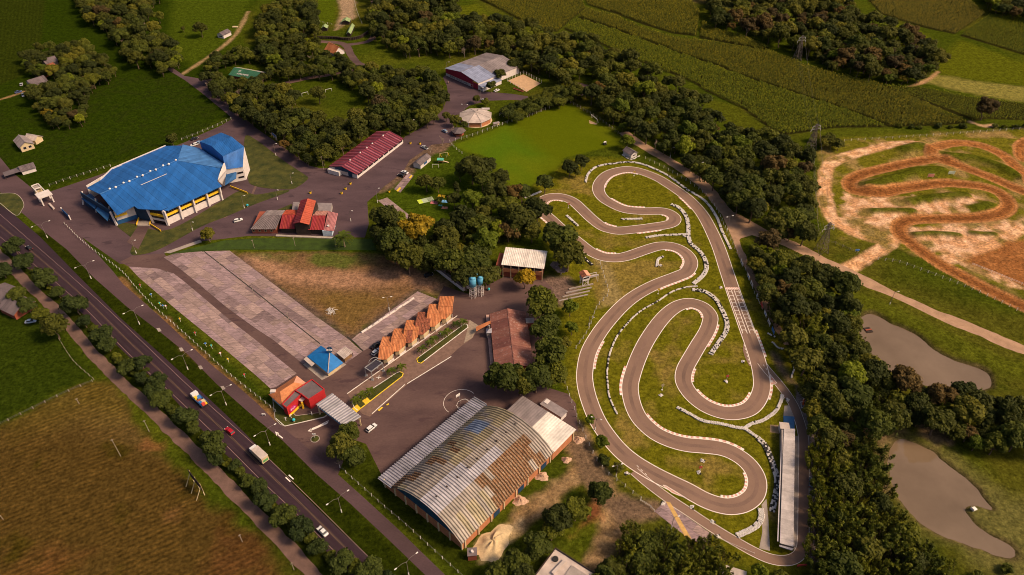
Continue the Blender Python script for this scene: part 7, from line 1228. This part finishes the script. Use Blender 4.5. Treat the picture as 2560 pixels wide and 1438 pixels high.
for a in ((596,553,(640,540),'white','small white car driving on the road below the arena','hatch',WHT),(929,1072,(950,1055),'silver','silver car in the asphalt yard beside the gate canopy','hatch',WHT),(807,1331,(780,1305),'white','white sedan on the highway passing roadside trees','sedan',WHT),(575,1080,(550,1060),'red','red hatchback on the highway','hatch',RD),(941,882,(960,866),'white','white car parked beside the lowest cottage','hatch',WHT),(939,866,(960,850),'black','black car parked behind the white one by the cottages','sedan',BLK),(1012,433,(990,425),'white','white sedan parked by the playground strip','sedan',WHT),(1003,441,(980,433),'black','dark hatchback parked next to the white sedan by the playground','hatch',BLK),(1062,371,(1040,360),'silver','silver pickup parked under the bare shrub tree','pickup',SIL),(1112,330,(1090,318),'blue','grey blue car parked behind the hexagonal hut','hatch',BLU),(1242,228,(1262,220),'white','white car on the grass beside the barn','sedan',WHT),(487,349,(520,338),'black','black car parked in the lane behind the arena','sedan',BLK),(486,364,(460,371),'white','white car parked against the arena back wall','hatch',WHT),(500,358,(520,350),'blue','pale blue car partly behind the theatre block','hatch',BLU),(2028,1208,(2029,1180),'silver','grey car parked beside the pit lane fence','sedan',(.16,.19,.22)),(47,232,(70,226),'blue','dark blue car on the farm drive','sedan',(.08,.10,.2)),(59,240,(60,250),'silver','silver car parked below the farm drive','hatch',SIL),(54,213,(56,200),'silver','silver van like car parked above the farm drive','hatch',SIL),(78,806,(100,803),'blue','pale blue car parked beside the roadside house','sedan',(.35,.42,.55)),(74,622,(55,608),'black','dark car half under the roadside trees on the highway','sedan',BLK),(1209,253,(1200,245),'silver','silver car behind bush on barn lane','hatch',SIL),(1030,646,(1050,650),'white','white car half hidden under the grove trees','hatch',WHT),(1072,690,(1090,684),'black','dark car parked under the grove palms','hatch',BLK)): car(a[0], a[1], a[2], a[3] + ('' if a[3] not in ('silver', 'blue') else str(int(a[6][0] * 100))), a[4], a[5], a[6])
def wheels(r, xs, w, rad=.5):
    for x in xs:
        for y in (-w, w): k = MB().cyl((0, 0), rad, rad, -.16, .16, 12).build('wheel', TY, r); k.location = (x, y, rad); k.rotation_euler = (math.pi / 2, 0, 0); MB().cyl((0, 0), rad * .5, rad * .5, -.18, .18, 8).build('rim', STEEL, k)
def truck(px, py, to, label, load):
    p = P(px, py, .05); q = P(*to); r = empty('truck', p, math.atan2(q.y - p.y, q.x - p.x), label, 'truck'); m = paintm('white', WHT); mb = MB(); mb.add([(x, y, zz) for y in (-1.15, 1.15) for x, zz in ((1.9, .6), (3.9, .6), (3.9, 1.6), (3.5, 2.7), (1.9, 2.8))], [(0, 1, 2, 3, 4), (9, 8, 7, 6, 5)] + [(i, 5 + i, 5 + (i + 1) % 5, (i + 1) % 5) for i in range(5)]); mb.build('cab', m, r); MB().add([(3.92, -1, 1.65), (3.92, 1, 1.65), (3.56, 1, 2.6), (3.56, -1, 2.6)], [(0, 1, 2, 3)]).build('windscreen', CG, r); MB().box(-4, 3.8, -.5, .5, .55, .8).build('chassis', TY, r); wheels(r, (2.9, -2.2, -3.3), 1.05)
    if load == 'box': MB().box(-4.1, 1.7, -1.25, 1.25, .85, 3.3).build('box_body', CREAM, r); MB().box(-4.15, 1.75, -1.3, 1.3, 3.3, 3.42).build('box_roof', PALEROOF[0], r); box_part('rear_print', r, mat('green_print', (.10, .3, .10)), -4.13, -4.1, -.9, .9, 1.2, 2.2)
    else:
        MB().box(-4.1, 1.7, -1.25, 1.25, .82, 1.0).build('flat_bed', DWOOD, r)
        for s in (-1, 1): MB().box(-4.1, 1.7, s * 1.25 - .04, s * 1.25 + .04, 1.0, 1.7).build('side_board', BB, r)
        for k, (x, y, w, d, h, mm) in enumerate(((.6, -.3, 1.6, 1.4, .8, BB), (1.0, .6, 1.0, .9, 1.2, YELW), (-1.0, .3, 1.6, 1.5, .6, DBRICK), (-2.3, -.4, 1.3, 1.2, 1.0, CREAM), (-2.2, .65, 1.3, .9, .9, BB), (-3.4, .3, 1.0, 1.2, .9, BR), (-3.6, -.6, .7, .7, .6, YELW))): MB().box(x - w / 2, x + w / 2, y - d / 2, y + d / 2, 1.02, 1.02 + h).build('cargo', mm, r)
truck(500, 1004, (470, 977), 'flatbed truck with white cab and mixed colourful cargo on the highway', 'flat'); truck(649, 1142, (620, 1115), 'box truck with cream body and pale roof on the highway', 'box')

# ------------------------------------------------------------------ people and a motorcycle (a few pixels each)
SKIN = mat('skin', (.36, .20, .13), .7, .1)
def person(px, py, rot, label, shirt, trousers, sit=False, at=None):
    r = empty('person', at or P(px, py), rot, label, 'person'); me = bpy.data.meshes.new('body'); k = .45 if sit else 0
    J = [(0, 0, .95 - k * .3), (0, 0, 1.2 - k * .3), (.02, 0, 1.42 - k * .3), (.02, 0, 1.53 - k * .3), (.04, 0, 1.66 - k * .3), (0, .2, 1.4 - k * .3), (.05 + k * .3, .27, 1.15 - k * .2), (.18 + k * .7, .25, .95 + k * .1), (0, -.2, 1.4 - k * .3), (-.05 + k * .6, -.27, 1.15 - k * .2), (.0 + k, -.25, .92 + k * .1), (0, .1, .9 - k * .3), (.1 + k * .7, .11, .5 + k * .5), (.0 + k * .5, .11, .08 + k * .2), (.15 + k * .5, .11, .04 + k * .2), (0, -.1, .9 - k * .3), (.0 + k * .8, -.11, .5 + k * .5), (-.15 + k * .8, -.11, .08 + k * .2), (.0 + k * .8, -.11, .04 + k * .2)]
    E = [(0, 1), (1, 2), (2, 3), (3, 4), (2, 5), (5, 6), (6, 7), (2, 8), (8, 9), (9, 10), (0, 11), (11, 12), (12, 13), (13, 14), (0, 15), (15, 16), (16, 17), (17, 18)]; me.from_pydata(J, E, []); o = link('body', me, r); o.modifiers.new('skin', 'SKIN'); R_ = [.15, .15, .16, .07, .11, .08, .05, .045, .08, .05, .045, .1, .075, .05, .05, .1, .075, .05, .05]
    for v, q in zip(me.skin_vertices[0].data, R_): v.radius = (q, q)
    me.skin_vertices[0].data[0].use_root = True; o.modifiers.new('smooth', 'SUBSURF').levels = 1; bpy.context.view_layer.update(); m2 = bpy.data.meshes.new_from_object(o.evaluated_get(bpy.context.evaluated_depsgraph_get())); o.modifiers.clear(); o.data = m2
    for mm in (shirt, trousers, SKIN, BLACK): m2.materials.append(mm)
    for f in m2.polygons: zc = f.center.z; f.material_index = (3 if f.center.x < .02 and zc > 1.62 else 2) if zc > 1.5 - k * .3 or (abs(f.center.y) > .22 and zc < 1.1) else (0 if zc > .95 - k * .3 else 1); f.use_smooth = True
    return r
JEAN = mat('denim', (.05, .06, .10)); person(791, 819, .6, 'person in white shirt walking across the parking lot', BW, JEAN); person(779, 777 + 650, 0, 'person in dark clothes walking on the footpath', BLACK, JEAN) if False else None
def motorcycle(px, py, rot, label):
    r = empty('motorcycle', P(px, py), rot, label, 'motorcycle')
    for x in (-.65, .65): k = MB().cyl((0, 0), .3, .3, -.06, .06, 12).build('wheel', TY, r); k.location = (x, 0, .3); k.rotation_euler = (math.pi / 2, 0, 0)
    MB().box(-.4, .35, -.12, .12, .35, .7).build('engine', STEEL, r); MB().box(0, .45, -.15, .15, .7, .95).build('fuel_tank', BR, r); MB().box(-.75, 0, -.14, .14, .72, .84).build('seat', BLACK, r); MB().bar((.65, 0, .3), (.42, 0, 1.05), .1).bar((.4, -.35, 1.05), (.4, .35, 1.05), .06).build('fork', STEEL, r); return r
motorcycle(1121, 209, .5, 'motorcycle with rider in front of the barn'); person(0, 0, .5, 'rider in white top seated on the motorcycle by the barn', BW, BLACK, True, P(1120.5, 209) + Vector((0, 0, .05)))
mw = empty('mower_tractor', P(1512, 362), 1.9, 'small white mower tractor working on the sports field', 'mower'); MB().box(-.8, .2, -.5, .5, .5, .8).build('chassis', DWOOD, mw); MB().box(.2, 1.3, -.4, .4, .45, 1.05).build('bonnet', BW, mw); MB().box(-.7, -.1, -.35, .35, .8, 1.3).build('seat', BLACK, mw); MB().box(-.9, .3, -.6, .6, 1.9, 2.0).build('canopy', BW, mw); wheels(mw, (-.6, .95), .55, .38); MB().bar((-.8, .5, .8), (-.8, .5, 1.9), .07).bar((-.8, -.5, .8), (-.8, -.5, 1.9), .07).bar((.25, .5, .8), (.25, .5, 1.9), .07).bar((.25, -.5, .8), (.25, -.5, 1.9), .07).build('canopy_frame', STEEL, mw)

# ------------------------------------------------------------------ park and yard furniture
for px, py, lb in ((876,461,'yellow planter nearest the crimson hall corner'),(864,474,'yellow planter at the road junction'),(1026,360,'yellow planter at the upper end of the crimson hall'),(1050,361,'yellow planter opposite the upper hall end'),(973,481,'yellow planter on the grass by the paved strip'),(776,484,'yellow planter on the kerb above the restaurant'),(854,485,'yellow planter on the round kerb')):
    r = empty('planter', P(px, py), 0, lb, 'planter'); MB().cyl((0, 0), .5, .65, 0, .95, 10).build('tub', YELW, r); MB().cyl((0, 0), .55, .35, .95, 1.25, 8).build('plant', GRASS2, r)
for i, (px, py) in enumerate(((912,828),(926,819),(940,810),(951,802),(965,793),(982,782),(992,775),(1000,769),(1015,760),(1028,751))):
    r = tag(MB().box(-2.2, 2.2, -.35, .35, 0, .55).box(-2.2, 2.2, -.16, .16, .55, .8).build('kerb_block', WHITE), 'long white concrete block in the row on the small parking strip', 'block', 'white blocks on the parking strip'); r.location = P(px, py); p0, p1 = P(912, 828), P(1028, 751); r.rotation_euler.z = math.atan2(p1.y - p0.y, p1.x - p0.x); r.scale.x = (.75, .85, .9, .6, .95, .9, .45, .45, .95, .7)[i]
bp = empty('branch_pile', P(828, 780), 0, 'pile of bleached white branches on the worn grass', 'branches')
for k in range(26): a = rnd.uniform(0, 6.28); q = Vector((rnd.uniform(-1.4, 1.4), rnd.uniform(-1.4, 1.4), .15)); MB().tube([q - Vector((math.cos(a), math.sin(a), 0)) * 1.3, q + Vector((0, 0, rnd.uniform(.2, .7))), q + Vector((math.cos(a), math.sin(a), .1)) * 1.5], [.05, .07, .03], 4).build('branch', mat('bleached_wood', (.62, .57, .54), .9), bp)
def mound(px, py, rx, ry, hh, m, name, label, cat, rot=0, seed=1):
    n, k = 28, 8; r_ = random.Random(seed); vs_ = [(0, 0, hh)]; ph = [r_.uniform(0, 6) for _ in range(4)]
    for j in range(1, k + 1):
        t = j / k
        for i in range(n): a = 2 * math.pi * i / n; w = 1 + .14 * math.sin(3 * a + ph[0]) + .09 * math.sin(7 * a + ph[1]); vs_.append((rx * t * w * math.cos(a), ry * t * w * math.sin(a), max(-.05, hh * (math.cos(t * math.pi) * .5 + .5) * (1 + .3 * math.sin(5 * a + 6 * t + ph[2])) + r_.uniform(-.12, .12) * (1 - t) - .05 * (j == k))))
    fs = [(0, 1 + i, 1 + (i + 1) % n) for i in range(n)] + [(1 + (j - 1) * n + i, 1 + j * n + i, 1 + j * n + (i + 1) % n, 1 + (j - 1) * n + (i + 1) % n) for j in range(1, k) for i in range(n)]; o = tag(MB().add(vs_, fs).build(name, m, None, True), label, cat); o.location = P(px, py); o.rotation_euler.z = rot
SAND = mat('pale_sand', (.52, .38, .22), .95, .2, .8, 3, bmp=.6); RUB = mat('pink_rubble', (.46, .29, .20), .95, .3, 1.5, 3, bmp=.8)
mound(1233, 1358, 7.5, 4.6, 1.7, SAND, 'sand_heap', 'large pale sand heap beside the corner of the vaulted hangar', 'sand heap', .9, 3)
for px, py, rx, lb in ((1355,1192,2.4,'rubble pile in front of the hangar side door'),(1416,1150,1.8,'small rubble pile below the annex wall'),(1300,1252,2.6,'rubble pile beside the lower hangar door'),(1447,1100,2.2,'rubble pile at the annex corner')): mound(px, py, rx, rx * .8, 1.1, RUB, 'rubble_pile', lb, 'rubble', 0, px)
MATC = {'yellow': YELW, 'pink': mat('pink_mat', (.55, .18, .18), .8), 'sky blue': mat('blue_mat', (.14, .34, .58), .8), 'red': BR, 'crimson': REDW, 'teal': mat('teal_mat', (.05, .22, .2), .8), 'salmon': mat('salmon_mat', (.55, .22, .14), .8)}
for px, py, c, s in ((1104,491,'yellow',2.4),(1086,507,'pink',2.5),(1096,499,'crimson',1.5),(1112,504,'sky blue',2.3),(1123,493,'red',1.4),(1101,514,'teal',1.3),(1112,520,'salmon',2.0)):
    r = empty('play_platform', P(px, py), math.radians(-14 + px % 7), f'{c} painted play platform on the lawn, {"large" if s > 2 else "small"} size near ({"upper" if py < 500 else "lower"} row)'.replace('(', '').replace(')', ''), 'platform'); MB().box(-s * .75, s * .75, -s * .5, s * .5, 0, .15).build('deck', MATC[c], r); MB().box(-.1, .1, -.1, .1, .15, .9).build('post', DWOOD, r)
r = empty('ball_cage', P(1065, 501), math.radians(25), 'pale green painted play pad with climbing frame on the lawn', 'play pad'); MB().box(-4.2, 3.8, -1.9, 1.9, 0, .12).build('pad', mat('pale_green_pad', (.36, .42, .28), .85, .2), r); box_part('lime_end', r, mat('lime_pad', (.45, .55, .05), .85), -4.2, -2, -1.9, 1.9, .121, .14)
for k in range(6): MB().bar((1.0 + k * .45, -1.7, .16), (1.0 + k * .45, 1.7, .16), .12, .06).build('slat', DWOOD, r)
sw = empty('swing_frame', P(1110, 393), .3, 'wooden A-frame swing set on the playground lawn', 'swing')
for x in (-2.2, 2.2): MB().bar((x - .9, -.7, 0), (x, 0, 2.6), .14).build('leg', CREAM, sw); MB().bar((x + .9, .7, 0), (x, 0, 2.6), .14).build('leg', YELW, sw)
MB().bar((-2.3, 0, 2.6), (2.3, 0, 2.6), .14).build('top_bar', CREAM, sw); [MB().box(x - .3, x + .3, -.12, .12, .5, .56).build('swing_seat', DWOOD, sw) for x in (-1, 1)]; [MB().bar((x, 0, .55), (x, 0, 2.55), .04).build('chain', STEEL, sw) for x in (-1, 1)]
ph_ = empty('play_house', P(1103, 407), -.1, 'wooden play house with mint green roof and slide on the playground', 'play house'); MB().box(-1.6, 1.2, -.9, .9, .9, 2.0).build('cabin', mat('orange_timber', (.42, .18, .05), .9), ph_); MB().slab([(-2, -1.2, 2.1), (1.6, -1.2, 2.1), (1.6, 0, 2.9), (-2, 0, 2.9)], .08).build('roof_slope', mat('mint_roof', (.10, .40, .30), .7), ph_); MB().slab([(-2, 0, 2.9), (1.6, 0, 2.9), (1.6, 1.2, 2.1), (-2, 1.2, 2.1)], .08).build('roof_slope', BW, ph_); [MB().bar((x, y, 0), (x, y, 2.1), .12).build('leg', POSTG, ph_) for x in (-1.5, 1.1) for y in (-.8, .8)]; MB().bar((1.2, 0, 1.2), (4.2, .3, .2), .7, .1).build('slide', CREAM, ph_)
def goal(px, py, rot, w, hh, label):
    r = empty('goal_frame', P(px, py), rot, label, 'goal'); [MB().cyl((x, 0), .08, .08, 0, hh, 8).build('upright', BW, r) for x in (-w / 2, w / 2)]; MB().bar((-w / 2, 0, hh), (w / 2, 0, hh), .15).build('crossbar', BW, r); [MB().bar((x, 0, hh), (x, 1.2, 0), .06).build('stay', BW, r) for x in (-w / 2, w / 2)]
goal(1485, 302, math.atan2(P(1494, 309).y - P(1476, 293).y, P(1494, 309).x - P(1476, 293).x), 7.3, 2.5, 'white football goal on the wood side of the sports field'); goal(1254, 291, -.6, 3, 2, 'small white goal frame behind the pavilion'); goal(763, 239, .6, 4, 2, 'white goal frame at the shaded end of the park lawn'); goal(822, 230, .5, 4, 2, 'white goal frame in the middle of the park lawn'); goal(1089, 420, 0, 3.4, 2.2, 'timber swing frame over bare sand on the playground')
for px, py, rot, lb in ((1317,287,.5,'roofed dugout bench on the tree side of the sports field'),(1241,315,.45,'roofed dugout bench next to the octagonal pavilion')):
    r = empty('dugout', P(px, py), rot, lb, 'dugout'); MB().slab([(-2, -.8, 1.9), (2, -.8, 1.9), (2, .8, 2.2), (-2, .8, 2.2)], .1).build('roof', GREYROOF[0], r); MB().box(-1.9, 1.9, .6, .7, 0, 2.0).build('back_wall', CREAM, r); MB().box(-1.8, 1.8, .1, .5, .4, .48).build('bench', CREAM, r); [MB().bar((x, -.7, 0), (x, -.7, 1.9), .1).build('post', POSTW, r) for x in (-1.8, 1.8)]
r = empty('court_bench', P(1296, 227), math.radians(-38), 'long brown bench beside the sand court', 'bench'); MB().box(-4, 4, -.4, .4, .4, .55).build('seat', DBRICK, r); MB().box(-4, 4, .3, .45, .5, 1.0).build('backrest', DBRICK, r); [MB().box(x - .1, x + .1, -.3, .3, 0, .4).build('leg', DWOOD, r) for x in (-3.5, 0, 3.5)]
bl = empty('bleachers', P(1400, 745), math.radians(18), 'worn concrete spectator steps on the bank below the timing tower', 'bleachers')
for k in range(4): MB().box(-1 + k * 2.2, 12 + k * 1.6, -2 + k * 1.9, -1.5 + k * 1.9, 0, .3 + .1 * k).build('step', CONC if k % 2 else GREYM, bl)
r = empty('pond_raft', P(2170, 826, -.55), .2, 'small dark wooden raft floating on the upper pond', 'raft'); [MB().box(-1.3 + k * .55, -.8 + k * .55, -1.5, 1.5, -.1, .25).build('plank', DWOOD, r) for k in range(5)]; MB().box(-1.2, 1.4, -.3, .3, .25, .45).build('beam', DBRICK, r)
r = empty('fishing_stand', P(2434, 1274), .4, 'small white stand on the grassy spit of the lower pond', 'stand'); MB().box(-1, .8, -.6, .6, .3, .5).build('platform', BW, r); MB().box(-1, -.85, -.6, .6, .5, 1.2).build('backrest', BW, r); [MB().box(x - .06, x + .06, y - .06, y + .06, 0, .3).build('leg', BW, r) for x in (-.9, .7) for y in (-.5, .5)]
r = empty('orange_barrier', P(2008, 1006), 1.2, 'orange plastic barrier beside the pit exit fence', 'barrier'); MB().box(-1.4, 1.4, -.25, .25, 0, .4).box(-1.3, 1.3, -.14, .14, .4, 1.1).build('shell', mat('orange_plastic', (.55, .12, .03), .6), r); box_part('reflector', r, BW, -1, 1, -.16, -.141, .6, .85)
r = empty('red_barrier', P(2003, 1417), .1, 'red barrier board at the bottom end of the pit lane', 'barrier'); MB().box(-1.4, 1.4, -.1, .1, .4, 1.2).build('board', BR, r); [MB().box(x - .1, x + .1, -.2, .2, 0, .4).build('foot', DWOOD, r) for x in (-1.1, 1.1)]
r = empty('white_frame_gate', P(2008, 1016), 1.3, 'white tubular gate frame beside the pit lane fence', 'gate'); [MB().bar(a, b2, .14).build('tube', BW, r) for a, b2 in (((-1.5, -.9, .8), (1.5, -.9, .8)), ((-1.5, .9, .8), (1.5, .9, .8)), ((-1.5, -.9, .8), (-1.5, .9, .8)), ((1.5, -.9, .8), (1.5, .9, .8)), ((-1.5, -.9, 0), (-1.5, -.9, .8)), ((1.5, .9, 0), (1.5, .9, .8)))]
r = empty('basketball_hoop', P(1150, 1007), 2.3, 'basketball hoop beside the hangar lean-to', 'hoop'); MB().cyl((0, 0), .1, .1, 0, 3.0, 8).build('pole', STEEL, r); MB().box(.9, 1.0, -.9, .9, 2.6, 3.8).build('backboard', BW, r); MB().bar((0, 0, 2.9), (.95, 0, 3.1), .1).build('arm', STEEL, r)
for px, py, lb in ((1082,1001,'white'),(1128,861,'white'),(922,946,'white')): pass
for i, (px, py) in enumerate(((1101,834),(1102,857),(947,944))):
    p = P(px, py); tag(MB().box(-.9, .9, -.12, .12, .18, .22).box(-.12, .12, -.9, .9, .221, .24).build('floor_cross', BW), 'flat white cross marker on the paver street', 'marker', 'white cross markers').location = (p.x, p.y, -.13) if i < 3 else (p.x, p.y, -.14)
mb = MB()
r = empty('traffic_island', P(788, 1098), 0, 'small planted traffic island with white post in the entrance drive', 'traffic island'); MB().cyl((0, 0), 1.6, 1.6, 0, .2, 14).build('kerb', CONC, r); MB().cyl((0, 0), 1.35, .5, .2, .7, 10).build('plants', GRASS2, r); MB().bar((0, 0, .2), (0, 0, 3), .12).build('post', POSTW, r); MB().box(-.6, .6, -.05, .05, 2.2, 3.0).build('sign_panel', BW, r)
for px, py in ((690,1040),(697,1048),(703,1043),(726,1052),(744,1046),(779,1040)): street = None
for i, (px, py, lb) in enumerate(((715,1052,'white ornament post on the red shop garden'),(728,1045,'white ornament post beside the turquoise ball'),(780,1038,'white ornament post near the gate canopy'))): r = empty('garden_post', P(px, py, .1), i, lb, 'post'); MB().cyl((0, 0), .12, .1, 0, 1.8, 8).build('post', BW, r); MB().box(-.5, .5, -.06, .06, 1.4, 1.55).build('arm', BW, r)
for px, py, lb in ((735,1053,'turquoise ball ornament in the red shop garden'),(619,516,'turquoise ball ornament on the arena lawn corner'),(1222,726,'turquoise ball ornament beside the water towers')): r = empty('ball_ornament', P(px, py, .1), 0, lb, 'ornament'); bm = bmesh.new(); bmesh.ops.create_icosphere(bm, subdivisions=2, radius=.6); me = bpy.data.meshes.new('ball'); bm.to_mesh(me); bm.free(); me.materials.append(mat('turquoise_paint', (.03, .38, .46), .5)); link('ball', me, r, (0, 0, .75)); MB().cyl((0, 0), .35, .3, 0, .25, 8).build('base', KERBM, r)
